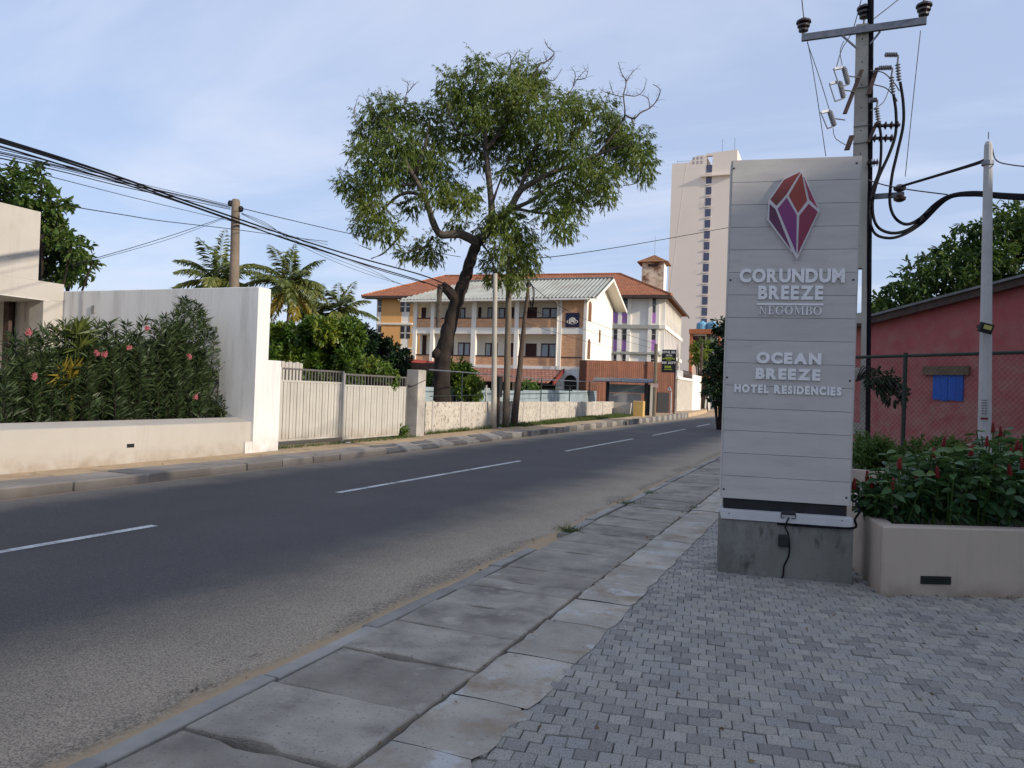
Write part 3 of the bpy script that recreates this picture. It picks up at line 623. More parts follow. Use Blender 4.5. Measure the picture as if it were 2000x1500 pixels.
# second, lower planter wall behind the sign
b0 = G(1640, 985, 0.0); q0 = P(1640, 916, 9.8); 
pw = thing('planter_wall', 'pale low planter wall seen between sign and utility pole', 'planter', (q0.x, q0.y, 0))
MB().box(q0.x - 0.6, q0.x + 5, q0.y, q0.y + 0.16, -0.05, q0.z).build('wall', PLANT, pw)
MB().box(q0.x - 0.6, q0.x - 0.44, q0.y + 0.17, q0.y + 3.5, -0.05, q0.z).build('side_wall', PLANT, pw)
MB().box(q0.x - 0.43, q0.x + 5, q0.y + 0.17, q0.y + 3.6, -0.05, q0.z - 0.08).build('soil', EARTH, pw)
BED_Z = q0.z

# ------------------------------------------------------------------ lamp post
a = P(1923, 850, 9.4); b = P(1930.5, 272, 9.4); dv = (b - a) / (b.z - a.z); base = a - dv * (a.z + 0.05)
lp = thing('lamp_post', 'slim pale concrete lamp post with small black floodlight', 'lamp post', (base.x, base.y, 0))
dvn = dv.normalized(); mb = MB()
mb.lathe(base, dvn, [(0, 0.084), (1.0, 0.078), (2.2, 0.069), (b.z - 0.25, 0.049), (b.z - 0.02, 0.045), (b.z + 0.02, 0.03)], 10); mb.build('post', POSTW, lp, smooth=False)
MB().lathe(b - Z1 * 0.32, Z1, [(0, 0.068), (0.05, 0.068), (0.052, 0.05)], 12).build('clamp_band', GALV, lp)
MB().tube([b + Z1 * 0.0, b + Z1 * 0.09], 0.006, 5).build('spike', GALV, lp)
fl = P(1926, 641, 9.22); fr = (RT * 0.98 + UP * 0.03).normalized(); fn = (-_h + Z1 * -0.25 + _r * 0.2).normalized(); fr = (_r + Vector((0, 0, -0.22))).normalized(); fu = fn.cross(fr) * -1; fu = fu if fu.z > 0 else -fu
flo = MB().obox(fl, fr * 0.078, fu * 0.062, fn * 0.018, 0.008).build('flood_light', BLACK, lp)
LED = mat('yellow_led', (0.55, 0.50, 0.16), (0.45, 0.42, 0.14), 20, 0.3, 0)
MB().obox(fl + fn * 0.0195 + fu * 0.014, fr * 0.046, fu * 0.026, fn * 0.003).build('lens', LED, flo)
MB().obox(fl - fn * 0.07, fr * 0.02, fu * 0.02, fn * 0.055).build('bracket', BLACK, lp)
REDPL = mat('red_number_plate', (0.16, 0.03, 0.03), (0.12, 0.03, 0.03), 12, 0.6, 0)
rp_ = P(1922.5, 817.5, 9.30); MB().obox(rp_, _r * 0.043, Z1 * 0.013, -_h * 0.008).build('number_plate', REDPL, lp)
STEN = mat('stencil_grey', (0.20, 0.20, 0.20), (0.30, 0.30, 0.30), 30, 0.8, 0)
for k in range(6):
    pz = P(1923, 782 + k * 5.2, 9.305); mb = MB()
    for j in range(5): mb.obox(pz + _r * (j - 2) * 0.0145, _r * (0.004 + 0.0015 * ((k + j) % 3)), Z1 * (0.009 - 0.002 * ((k * 3 + j) % 3)), -_h * 0.006)
    mb.build('stencil_line', STEN, lp)

# ------------------------------------------------------------------ tall utility pole with medium-voltage gear
DP = 14.0
def U(x, y, dd=0.0): return P(x, y, DP + dd)
ub = U(1671.5, 860); ut = U(1684.5, 50)
ub = ub + (ub - ut) * ((ub.z + 0.1) / (ut.z - ub.z))
up_ = thing('utility_pole', 'tall concrete power pole with slotted lower shaft behind the sign', 'utility pole', (ub.x, ub.y, 0))
ax = (ut - ub); H_ = ut.z - ub.z
def pc(z): return ub + ax * ((z - ub.z) / H_)
def seg(mb, z0, z1, xa0, xb0, xa1, xb1, d0, d1):
    c0, c1 = pc(z0), pc(z1); X_, Y_ = Vector((1, 0, 0)), Vector((0, 1, 0))
    vs = [c0 + X_ * xa0 - Y_ * d0, c0 + X_ * xb0 - Y_ * d0, c0 + X_ * xb0 + Y_ * d0, c0 + X_ * xa0 + Y_ * d0,
          c1 + X_ * xa1 - Y_ * d1, c1 + X_ * xb1 - Y_ * d1, c1 + X_ * xb1 + Y_ * d1, c1 + X_ * xa1 + Y_ * d1]
    mb.add(vs, [(0, 3, 2, 1), (4, 5, 6, 7), (0, 1, 5, 4), (1, 2, 6, 5), (2, 3, 7, 6), (3, 0, 4, 7)])
hw = lambda z: 0.165 - 0.0068 * z
zs_ = [pc(0).z]
slots = [(U(1672, yb).z, U(1672, ya).z) for ya, yb in ((848, 1000), (740, 826), (632, 718), (525, 612))]
mb = MB(); zc = -0.1
for (s0_, s1_) in slots:
    if s0_ < 0.3: s0_ = 0.3
    if s1_ <= s0_: continue
    seg(mb, zc, s0_, -hw(zc), hw(zc), -hw(s0_), hw(s0_), 0.10, 0.098)
    for sg in (-1, 1):
        lo0, hi0 = sorted((sg * hw(s0_), sg * hw(s0_) * 0.42)); lo1, hi1 = sorted((sg * hw(s1_), sg * hw(s1_) * 0.42))
        seg(mb, s0_, s1_, lo0, hi0, lo1, hi1, 0.098, 0.096)
    zc = s1_
seg(mb, zc, ut.z, -hw(zc), hw(zc), -hw(ut.z), hw(ut.z), 0.096, 0.08)
mb.build('shaft', POLEC, up_)
mb = MB()
for z in np.arange(zc + 0.4, ut.z - 0.2, 0.42): mb.lathe(pc(z) - Vector((0, 0.082 + 0.016 * (ut.z - z) / 9, 0)), (0, -1, 0), [(0, 0.012), (0.006, 0.012)], 8)
mb.build('bolt_hole', BLACK, up_)
al, ar = U(1566, 80, 0.42), U(1808, 47, -0.42); ac = (al + ar) / 2; ad = (ar - al)
cross = MB().obox(ac - Vector((0, 0.13, 0)), ad / 2, Vector((0, 0.035, 0)), Z1 * 0.062).build('crossarm', GALV, up_)
for (x0, y0, x1, y1, o) in ((1645, 76, 1673, 100, .1), (1718, 68, 1699, 92, -.1)):
    MB().tube([U(x0, y0, o) - Vector((0, .13, 0)), U(x1, y1, o * .3) - Vector((0, .13, 0))], 0.02, 6).build('brace', GALV, up_)
INS = [(0, 0.022), (0.05, 0.022), (0.06, 0.10), (0.10, 0.105), (0.135, 0.065), (0.16, 0.13), (0.20, 0.135), (0.235, 0.075), (0.255, 0.16), (0.30, 0.155), (0.345, 0.08), (0.37, 0.05), (0.39, 0.02)]
insb = [U(1569.5, 72, 0.4), U(1688, 40), U(1802.5, 42, -0.4)]
for k, q in enumerate(insb):
    if k == 1: MB().tube([U(1686, 52), q], 0.02, 6).build('insulator_pin', GALV, up_)
    MB().lathe(q - Vector((0, 0.13 if k != 1 else 0, 0)), Z1, [(h_ * 0.8, r_ * 0.85) for h_, r_ in INS], 14).build('insulator', PORC, up_)
# cable riser on the right side of the shaft
mb = MB()
for dx, r_ in ((0.02, 0.03), (0.055, 0.022), (-0.01, 0.02)):
    pts = [pc(z) + Vector((hw(z) + dx, -0.06 - dx + 0.012 * math.sin(z * 2.3 + dx * 40), 0)) for z in np.arange(-0.1, ut.z + 2.2, 0.45)]
    mb.tube(pts, r_, 6)
mb.build('cable_riser', CABLE, up_)
# fuse cut-outs: grey rods in little frames
for (x0, y0, x1, y1, fx, fy) in ((1648, 131, 1657, 165, -20, 4), (1640, 159, 1648, 192, -20, 5), (1620, 216, 1630, 246, -17, 4)):
    t_, b2 = U(x0, y0, -0.25), U(x1, y1, -0.25); ve = (b2 - t_).normalized()
    fuse = MB().lathe(t_, ve, [(0, 0.03)] + sum([[(0.03 + 0.032 * k, 0.042), (0.046 + 0.032 * k, 0.05)] for k in range(8)], []) + [((b2 - t_).length, 0.03)], 9).build('fuse_cutout', PORCG, up_)
    ft, fb = U(x0 + fx, y0 + fy, -0.3), U(x1 + fx + 3, y1 + fy + 1, -0.3)
    mb = MB(); mb.tube([t_, ft], 0.014, 6); mb.tube([ft, fb], 0.011, 6); mb.tube([b2, fb], 0.014, 6); mb.obox((t_ + ft) / 2, (ft - t_) * 0.4, Z1 * 0.022, Vector((0, 0.02, 0)))
    mb.tube([(t_ + b2) / 2, (t_ + b2) / 2 + Vector((0.22, 0.1, -0.02))], 0.012, 5); mb.build('fuse_holder', GALV, fuse)
for (x0, y0, x1, y1, w_) in ((1683, 137, 1650, 222, .035), (1713, 133, 1696, 185, .035), (1712, 240, 1696, 278, .03), (1664, 265, 1654, 293, .045)):
    MB().obox((U(x0, y0, -.2) + U(x1, y1, -.2)) / 2, (U(x0, y0, -.2) - U(x1, y1, -.2)) / 2, Vector((w_, 0, 0)), Vector((0, 0.03, 0))).build('angle_brace', DARKST, up_)
# outdoor terminations (finned) and stand-off insulators
def finned(p0, p1, r0, r1, k, name, m):
    L_ = (p1 - p0).length; pr_ = [(0, r0)]
    for i in range(k): pr_ += [(L_ * (i + .2) / k, r0), (L_ * (i + .5) / k, r1), (L_ * (i + .6) / k, r1), (L_ * (i + .8) / k, r0)]
    pr_ += [(L_, r0)]; return MB().lathe(p0, p1 - p0, pr_, 10).build(name, m, up_)
for (a_, b_, c_, d_) in (((1728, 107), (1752, 107), (1753, 124), (1756, 158)), ((1716, 133), (1741, 132), (1741, 149), (1744, 182)), ((1697, 196), (1712, 195), (1712, 210), (1716, 240))):
    finned(U(*a_, -.3), U(*b_, -.3), 0.018, 0.045, 7, 'termination_arm', PORCG)
    finned(U(*c_, -.3), U(*d_, -.3), 0.022, 0.047, 6, 'termination', PORCG)
    MB().tube(spline([U(*b_, -.3), U(b_[0] + 2, b_[1] + 3, -.3), U(*c_, -.3)], 4), 0.016, 6).build('lug', GALV, up_)
for (x0, y0, x1, y1) in ((1712, 246, 1758, 244), (1703, 270, 1746, 270), (1693, 319, 1716, 317)):
    finned(U(x0, y0, -.2), U(x1, y1, -.3), 0.03, 0.075, 4, 'standoff_insulator', PORC)
sb_ = MB(); sb_.obox((U(1694, 385) + U(1766, 380, -.3)) / 2 , (U(1766, 380, -.3) - U(1694, 385)) / 2, Vector((0, 0.03, 0)), Z1 * 0.045); sb_.build('low_crossarm', GALV, up_)
for y_ in (368, 388): MB().lathe(U(1757, y_ + 6, -.3), Z1, [(0, 0.05), (0.03, 0.10), (0.07, 0.11), (0.10, 0.07), (0.12, 0.05)], 12).build('shackle_insulator', PORC, up_)
for z in (U(1680, 250).z, U(1680, 283).z, U(1680, 175).z):
    c_ = pc(z); MB().tube([c_ + Vector((-hw(z) - .01, -.1, 0)), c_ + Vector((hw(z) + .05, -.105, .01))], 0.008, 5).build('strap', GALV, up_)

# ------------------------------------------------------------------ chain-link fence and red house on the right
f0, f1 = P(1688, 697.5, 13.2), P(2000, 688, 10.75); fd = (f1 - f0); fd.z = 0; fl_ = fd.length; fd.normalize(); ztop = (f0.z + f1.z) / 2
fa = Vector((f0.x, f0.y, 0)) - fd * 1.2
clf = thing('chain_link_fence', 'dark green chain link fence in front of the red wall', 'fence', fa)
FL = fl_ + 4.2
MB().tube([fa + Z1 * ztop, fa + fd * FL + Z1 * ztop], 0.026, 6).build('top_rail', GREENP, clf)
pp = PL(1766, 780, fa, Vector((-fd.y, fd.x, 0))); s_post = (pp - fa).dot(fd)
for s in (s_post, s_post + 3.0, s_post + 5.6):
    if s > FL + .2: continue
    MB().tube([fa + fd * s, fa + fd * s + Z1 * (ztop + 0.05)], 0.034, 8).build('post', GREENP, clf)
mb = MB(); hh = ztop - 0.05; stp = 0.085; nd = Vector((-fd.y, fd.x, 0))
k = -hh
while k < FL:
    for sg in (1, -1):
        s0_, s1_ = (k, k + hh) if sg > 0 else (k + hh, k); zlo, zhi = 0.04, 0.04 + hh
        # clip to the fence length
        def clip(sa, za, sb, zb):
            out = []
            for lo in (0.0,):
                pass
            pts = [(sa, za), (sb, zb)]
            def at(s): return za + (zb - za) * (s - sa) / (sb - sa)
            lo, hi = min(sa, sb), max(sa, sb); lo2, hi2 = max(lo, 0), min(hi, FL)
            if hi2 - lo2 < 0.05: return None
            return (lo2, at(lo2)), (hi2, at(hi2))
        c_ = clip(s0_, zlo, s1_, zhi)
        if c_: mb.tube([fa + fd * c_[0][0] + Z1 * c_[0][1] + nd * 0.002 * sg, fa + fd * c_[1][0] + Z1 * c_[1][1] + nd * 0.002 * sg], 0.0022, 3, False)
    k += stp
mb.build('wire_mesh', MESHW, clf)

RA = R(-35); rd = Vector((math.cos(RA), math.sin(RA), 0)); rn = Vector((-rd.y, rd.x, 0))      # rn points away from the viewer
rw = P(1690, 760, 17.5); rw.z = 0
def RW(x, y): q = PL(x, y, rw, rn) - rw; return q.dot(rd), q.z
sA, zA = RW(1692, 630); sB, zB_ = RW(2000, 551); slope = (zB_ - zA) / (sB - sA); ridge_s = 6.2
red = thing('red_house', 'low house with faded red wall and grey sheet roof behind the fence', 'house', rw)
def rpt(s, z, o=0.0): return rw + rd * s + Z1 * z + rn * o
zt = lambda s: zA + slope * (s - sA) if s < ridge_s else zA + slope * (ridge_s - sA) - slope * (s - ridge_s)
EV = 2 * ridge_s + 0.55
mb = MB(); mb.prism([rpt(-0.55, -0.1), rpt(EV - 0.2, -0.1), rpt(EV - 0.2, zt(EV)), rpt(ridge_s, zt(ridge_s)), rpt(-0.55, zt(-0.55))], rn * 3.4); mb.build('wall', REDW, red)
for (sa, sb) in ((-0.75, ridge_s), (ridge_s, EV + 0.3)):
    mb = MB(); mb.prism([rpt(sa, zt(sa) + 0.05, -0.28), rpt(sb, zt(sb) + 0.05, -0.28), rpt(sb, zt(sb) + 0.10, -0.28), rpt(sa, zt(sa) + 0.10, -0.28)], rn * 4.0); rf_ = mb.build('roof_sheet', ASB, red)
    mb = MB(); mb.prism([rpt(sa, zt(sa) - 0.10, -0.22), rpt(sb, zt(sb) - 0.10, -0.22), rpt(sb, zt(sb) + 0.045, -0.22), rpt(sa, zt(sa) + 0.045, -0.22)], rn * 0.035); mb.build('barge_board', LINTEL if False else DARKST, rf_)
s0_, z1_ = RW(1806, 715.5); s1_, z0_ = RW(1895, 731.5); z0_ = RW(1806, 732.5)[1]
win = MB().obox(rpt((s0_ + s1_) / 2, (z0_ + z1_) / 2, -0.03), rd * (s1_ - s0_) / 2, Z1 * (z1_ - z0_) / 2, rn * 0.05).build('window_lintel', LINTEL, red)
a0, _ = RW(1823.5, 745); a1, _ = RW(1883, 745); zb0 = RW(1852, 783)[1]
for k in range(4):
    w_ = (a1 - a0) / 4; dz = (0.02, 0.0, 0.012, 0.004)[k]
    MB().obox(rpt(a0 + (k + .5) * w_, (z0_ + zb0) / 2 + dz / 2, -0.012 - 0.004 * (k % 2)), rd * (w_ / 2 - 0.003), Z1 * ((z0_ - zb0) / 2 - dz / 2), rn * 0.02).build('shutter_board', BLUEP, red)
ZB_ = zB
# ------------------------------------------------------------------ left side: white house, garden walls, gate
q1, q2 = G(490, 880, 0.05), G(0, 928, 0.05); LX = (q1.x + q2.x) / 2; LY = PX(489, 872, LX).y
lw = thing('low_garden_wall', 'long low white garden wall with sloping cap below the oleanders', 'wall', (LX, LY, 0))
zc0 = PX(300, 831, LX).z
sec = [(LX, -0.1), (LX, zc0), (LX - 0.03, zc0 + 0.012), (LX - 0.45, zc0 + 0.085), (LX - 0.47, zc0 + 0.06), (LX - 0.47, -0.1)]
mb = MB(); mb.prism([(x, -6, z) for x, z in sec], (0, LY + 6 - 0.003, 0)); mb.build('wall', CREAMW, lw)
vq = PX(255, 870.5, LX); MB().box(LX - 0.05, LX + 0.002, vq.y - 0.08, vq.y + 0.08, vq.z - 0.035, vq.z + 0.035).build('drain_hole_shade', BLACK, lw)  # dark box set proud, painted for the shade inside the hole
MB().box(LX - 4.6, LX - 0.475, -6, LY - 0.01, -0.1, zc0 + 0.02).build('soil_bed', EARTH, lw)
WT = PX(501, 560, LX).z
YW1 = PX(523, 620, LX).y; YW2 = PX(545, 780, LX).y; ZW2 = PX(534, 704, LX).z
tw = thing('garden_wall', 'tall plain white garden wall standing end-on to the road', 'wall', (LX, LY, 0))
MB().obox((LX - 3.3 + 0.03, (LY + YW1) / 2, WT / 2 - 0.05), (3.33, 0, 0), (0, (YW1 - LY) / 2, 0), (0, 0, WT / 2 + 0.05), 0.012).build('wall', WHITE, tw)
MB().obox((LX - 0.28, (YW1 + YW2) / 2 + 0.002, ZW2 / 2 - 0.05), (0.30, 0, 0), (0, (YW2 - YW1) / 2, 0), (0, 0, ZW2 / 2 + 0.05), 0.01).build('gate_post', WHITE, tw)
MB().box(LX - 0.1, LX + 0.05, LY - 0.22, LY + 0.28, -0.1, 0.28).build('footing', WHITE, tw)
vq = PY(185, 604, LY); MB().box(vq.x - 0.09, vq.x + 0.02, LY - 0.03, LY - 0.001, vq.z - 0.09, vq.z + 0.09).build('socket_box', CONC, tw)
vq = PY(163, 560, LY); MB().tube([(vq.x, LY - 0.012, WT), (vq.x, LY - 0.012, 1.5)], 0.012, 5).build('conduit', CONC, tw)

HX = PY(125, 570, LY).x + 0.02
wh = thing('white_house', 'boxy white house with deep fascia and stained porch at the left edge', 'house', (HX, LY, 0))
zf1 = PX(125, 555.5, HX).z; zf0 = PX(97, 586, HX).z; yp0 = PX(84, 620, HX).y; yb1 = PX(78, 470, HX).y; zpar = PX(78, 413.5, HX).z
MB().box(HX - 9, HX, -8, LY - 0.02, zf0, zf1).build('fascia', CREAMW, wh)
MB().box(HX - 9, HX - 0.006, -8, yb1, zf1 + 0.003, zpar).build('parapet_block', CREAMW, wh)
MB().box(HX - 0.5, HX - 0.004, yp0, LY - 0.025, -0.1, zf0 - 0.003).build('corner_pillar', CREAMW, wh)
GRIME = mat('stained_render', (0.60, 0.58, 0.54), (0.50, 0.47, 0.43), 1.2, 0.9, 0.1, 40, stain=[((0.12, 0.08, 0.055), 1.1, (0.56, 0.66)), ((0.30, 0.22, 0.16), 2.3, (0.60, 0.72))], stretch=(1, 1, 0.35))
MB().box(HX - 2.6, HX - 2.4, -8, LY - 0.03, -0.1, zf0 - 0.004).build('back_wall', GRIME, wh)
MB().box(HX - 2.39, HX - 0.502, LY - 0.3, LY - 0.027, -0.1, zf0 - 0.004).build('side_wall', GRIME, wh)
for x_, w_, m_ in ((18, 0.16, DARKST), (29, 0.2, CREAMW), (37, 0.1, DARKST)):
    yq = PX(x_, 620, HX - 1.4).y; MB().box(HX - 1.5, HX - 1.3, yq - w_ / 2, yq + w_ / 2, -0.1, zf0 - 0.004).build('porch_post', m_, wh)
MB().box(HX - 2.4, HX + 0.012, -8, PX(97, 586, HX).y, zf0 - 0.03, zf0 - 0.003).build('porch_edge', GRIME, wh)

GX = LX - 0.42
gate = thing('sliding_gate', 'white ribbed metal double gate topped with grey bars', 'gate', (GX, YW2, 0))
def gpanel(x0, x1, ts, tr, bb, nb, nbar, dx):
    y0, y1 = PX(x0, 800, GX + dx).y + 0.01, PX(x1, 800, GX + dx).y - 0.01
    zt_ = PX((x0 + x1) / 2, ts, GX + dx).z; zr_ = PX((x0 + x1) / 2, tr, GX + dx).z; zb_ = PX(x0 + 20, bb, GX + dx).z
    w_ = (y1 - y0) / nb
    for k in range(nb):
        MB().obox((GX + dx + (0.006 if k % 2 else 0.0), y0 + (k + .5) * w_, (zt_ + zb_) / 2), (0, w_ / 2 - 0.010, 0), (0, 0, (zt_ - zb_) / 2 - 0.05), (0.014, 0, 0), 0.006).build('gate_board', GATEW, gate)
    MB().box(GX + dx - 0.025, GX + dx - 0.015, y0, y1, zb_, zt_).build('backing_sheet', GATEW, gate)
    for z_, h_ in ((zb_, .05), (zt_ - .05, .05)): MB().box(GX + dx - 0.02, GX + dx + 0.024, y0, y1, z_, z_ + h_).build('frame_rail', GATEW, gate)
    MB().box(GX + dx - 0.02, GX + dx + 0.02, y0, y1, zr_ - 0.045, zr_).build('top_rail', BARG, gate)
    for k in range(nbar):
        yb = y0 + (k + .5) * (y1 - y0) / nbar; MB().box(GX + dx - 0.012, GX + dx + 0.012, yb - 0.014, yb + 0.014, zt_ + 0.001, zr_ - 0.046).build('bar', BARG, gate)
    for yy in (y0, y1): MB().box(GX + dx - 0.026, GX + dx + 0.026, yy - 0.03, yy + 0.03, zb_ + 0.05, zr_ + 0.002).build('stile', GATEW if yy == y0 and dx else BARG if dx else GATEW, gate)
gpanel(544, 668, 744, 721, 861, 20, 20, 0.0); gpanel(669, 792, 753, 732.5, 857, 22, 21, -0.07)

PXF = GX + 0.10
yc = PX(815, 790, PXF).y; xw = PY(793, 790, yc).x; zt_ = PX(815, 722, PXF).z; yd = PX(830, 790, PXF).y
gp = thing('gate_pillar', 'weathered concrete gate pillar at the far end of the white gate', 'pillar', (PXF, yc, 0))
MB().obox(((PXF + xw) / 2, (yc + yd) / 2, zt_ / 2 - 0.05), ((PXF - xw) / 2, 0, 0), (0, (yd - yc) / 2, 0), (0, 0, zt_ / 2 + 0.05), 0.015).build('shaft', mat('pillar_concrete', (0.42, 0.39, 0.35), (0.30, 0.28, 0.255), 1.5, 0.9, 0.25, 50, stain=[((0.16, 0.145, 0.125), 2.2, (0.60, 0.78)), ((0.56, 0.50, 0.42), 0.9, (0.5, 0.7))]), gp)
MB().tube(spline([(xw - .01, yc - .01, zt_ * .78), ((xw + PXF) / 2, yc - .015, zt_ * .755), (PXF + .015, yc - .01, zt_ * .80), (PXF + .015, yd, zt_ * .86)], 4), 0.012, 5).build('wire_loop', DARKST, gp)
# block wall and red shed seen above the gate
ow = PX(545, 720, GX - 2.6); oz = PX(560, 704.5, GX - 2.6).z
bw = thing('block_wall', 'cream block wall showing above the left gate leaf', 'wall', (GX - 2.6, ow.y, 0))
y0 = PX(532, 730, GX - 2.6).y; y1 = PX(589, 730, GX - 2.6).y; nb = 8
for k in range(nb):
    w_ = (y1 - y0) / nb; MB().obox((GX - 2.6, y0 + (k + .5) * w_, oz / 2 - 0.03 * (k % 2) - .02), (0, w_ / 2 - 0.012, 0), (0, 0, oz / 2), (0.05, 0, 0), 0.012).build('panel', CREAMW, bw)
rs = PY(793, 708, 30.0)
shed = thing('garden_shed', 'dark shed with sloping red roof edge behind the gate', 'shed', (rs.x - 1.5, 30, 0))
a_, b_ = PY(766, 727, 30), PY(800, 707, 30)
REDR = mat('red_roof_paint', (0.26, 0.045, 0.035), (0.19, 0.04, 0.035), 5, 0.8, 0.2, 30)
mb = MB(); mb.prism([a_, b_, b_ + Z1 * 0.14, a_ + Z1 * 0.14], (0, 3, 0)); mb.build('roof', REDR, shed)
MB().prism([(a_.x + .15, 30.2, -.1), (b_.x + 1.2, 30.2, -.1), (b_.x + 1.2, 30.2, b_.z), (b_.x, 30.2, b_.z - .05), (a_.x + .15, 30.2, a_.z - .02)], (0, 2.6, 0)).build('wall', DARKST, shed)

# ------------------------------------------------------------------ low panel wall along the far verge, fence and poles
W0, W1 = Vector((PXF - 0.28, yd + 0.02, 0)), Vector((-13.55, 51.5, 0)); wdv = (W1 - W0).normalized(); wn = Vector((wdv.y, -wdv.x, 0))
def WP(x, y, o=0.0): return PL(x, y, W0 + wn * o, wn)
pwl = thing('panel_wall', 'low weathered precast panel wall with peeling cream paint along the grass verge', 'wall', W0)
jx = [831, 845, 901, 949, 975, 1000, 1022, 1056, 1085, 1112, 1137, 1156, 1177, 1197]
for i in range(len(jx) - 1):
    a_, b_ = WP(jx[i], 800), WP(jx[i + 1], 800); zt_ = WP((jx[i] + jx[i + 1]) / 2, 784.5).z + rng.uniform(-.015, .015)
    s0_, s1_ = (a_ - W0).dot(wdv), (b_ - W0).dot(wdv); c_ = W0 + wdv * (s0_ + s1_) / 2
    MB().obox(c_ + Z1 * (zt_ / 2 - 0.05) - wn * rng.uniform(.028, .034), wdv * ((s1_ - s0_) / 2 - 0.02), Z1 * (zt_ / 2 + 0.05), wn * 0.03, 0.006).build('panel', PEEL, pwl)
    c2_ = W0 + wdv * s1_; MB().obox(c2_ + Z1 * (zt_ / 2 - 0.03) - wn * 0.02, wdv * 0.055, Z1 * (zt_ / 2 + 0.05), wn * 0.05, 0.008).build('post', CREAMW, pwl)
fen = thing('pipe_fence', 'thin dark pipe and wire fence rising above the panel wall', 'fence', W0 - wn * .1)
for x_, yt in ((901, 727), (949, 752), (1056, 738), (1112, 754), (1150, 746)):
    q = WP(x_, 784, -.12); q2 = WP(x_, yt, -.12); MB().tube([(q.x, q.y, 0), (q.x, q.y, q2.z)], 0.03, 6).build('post', GREENP if x_ != 949 else CREAMW, fen)
MB().tube([WP(x_, y_, -.12) for x_, y_ in ((838, 722), (870, 724.5), (905, 727), (980, 733), (1056, 741), (1160, 746))], 0.022, 5).build('top_rail', GALV, fen)
MB().tube([WP(x_, y_, -.12) for x_, y_ in ((840, 774), (1165, 766))], 0.014, 5).build('wire', GREENP, fen)
for yy in (752, 760, 768): MB().tube([WP(x_, y_, -.12) for x_, y_ in ((1056, yy), (1165, yy + 2))], 0.012, 4).build('wire', GREENP, fen)
shf = thing('sheet_fence', 'blue-grey corrugated sheet fence behind the panel wall', 'fence', W0 - wn * 2.2)
sx = [826, 858, 892, 925, 958, 990, 1022, 1054, 1086, 1118, 1142, 1166]
for i in range(len(sx) - 1):
    a_, b_ = WP(sx[i], 770, -2.2), WP(sx[i + 1], 770, -2.2); zt_ = WP(sx[i], 756 if sx[i] < 950 else 762, -2.2).z; zt_ += rng.uniform(-.03, .03)
    L_ = (b_ - a_); L_.z = 0; n_ = 18; mb = MB(); vs = []
    for k in range(n_ + 1):
        p_ = Vector((a_.x, a_.y, 0)) + L_ * (k / n_) * 0.99 + wn * 0.02 * (1 if k % 2 else -1); vs += [p_, p_ + Z1 * zt_]
    mb.add(vs, [(2 * k, 2 * k + 2, 2 * k + 3, 2 * k + 1) for k in range(n_)]); mb.build('sheet', SHEETB, shf)
# three roadside poles and a meter box
def upole(name, label, xt, yt, xb, yb, r0, r1, m, o, n=10):
    b_ = WP(xb, yb, o); s_ = WP(xt, yt, o); d_ = (s_ - b_) / (s_.z - b_.z); bb_ = b_ - d_ * (b_.z + .05)
    t_ = thing(name, label, 'utility pole', (bb_.x, bb_.y, 0)); h_ = s_.z
    pts = [bb_ + d_ * (h_ + .05) * k / 8 + Vector((rng.uniform(-.01, .01), rng.uniform(-.01, .01), 0)) for k in range(9)]
    MB().tube(pts, [r0 + (r1 - r0) * k / 8 for k in range(9)], n).build('shaft', m, t_, smooth=True); return t_, s_
gpole, gtop = upole('utility_pole', 'pale grey concrete pole in front of the panel wall, leftmost of three', 967.5, 534, 964, 832, .115, .085, POLEC, .3)
wpole, wtop = upole('utility_pole', 'brown wooden pole, middle of the three by the panel wall', 996, 500, 987.5, 828, .15, .11, WOODL, .3)
dpole, dtop = upole('utility_pole', 'dark leaning wooden pole, rightmost of the three by the panel wall', 1032.5, 548, 1004, 828, .16, .06, WOOD, .3)
mb = MB(); mb.lathe(dtop - Z1 * .3, Z1, [(0, .05), (.05, .12), (.2, .10), (.35, .05)], 8); mb.build('cable_head', BLACK, dpole)
mb = MB()
for k in range(3): mb.tube(spline([dtop + Vector((.1, 0, -.1)), dtop + Vector((.24 + .04 * k, -.05, -.5)), dtop + Vector((.2, 0, -1.1 - .1 * k)), dtop + Vector((.06, 0, -.7)), dtop + Vector((.04, 0, -.2))], 5), 0.012, 4)
mb.build('coiled_wire', CABLE, dpole)
mq = WP(974.5, 755, .12); mbx = thing('meter_box', 'black meter box, its shadow drawn as a short stake between the poles', 'box', (mq.x, mq.y, 0))
MB().obox(mq, wdv * .16, Z1 * .42, wn * .1, .01).build('box', BLACK, mbx); MB().box(mq.x - .05, mq.x + .05, mq.y - .05, mq.y + .05, -.05, mq.z - .42).build('stake', WOOD, mbx)  # dark stake also draws the shadow below the box as solid wood
lp0, lp1 = P(457.5, 560, 21.7), P(460.5, 393, 21.7); d_ = (lp1 - lp0) / (lp1.z - lp0.z); b_ = lp0 - d_ * (lp0.z + .05)
lpole = thing('utility_pole', 'round brown concrete pole rising behind the tall white garden wall', 'utility pole', (b_.x, b_.y, 0))
MB().tube([b_, b_ + d_ * 3, lp1, lp1 + Z1 * .05], [.16, .145, .115, .09], 12).build('shaft', mat('brown_pole_concrete', (0.22, 0.17, 0.125), (0.15, 0.12, 0.09), 2, .9, .3, 50), lpole, smooth=True)
for s in (-1, 1): MB().lathe(lp1 + _r * .15 * s - Z1 * (.15 if s < 0 else .3), Z1, [(0, .03), (.03, .07), (.1, .08), (.16, .05)], 8).build('shackle_insulator', BLACK, lpole)
MB().tube([lp1 - _r * .2 - Z1 * .1, lp1 + _r * .2 - Z1 * .22], .02, 5).build('bracket', GALV, lpole)
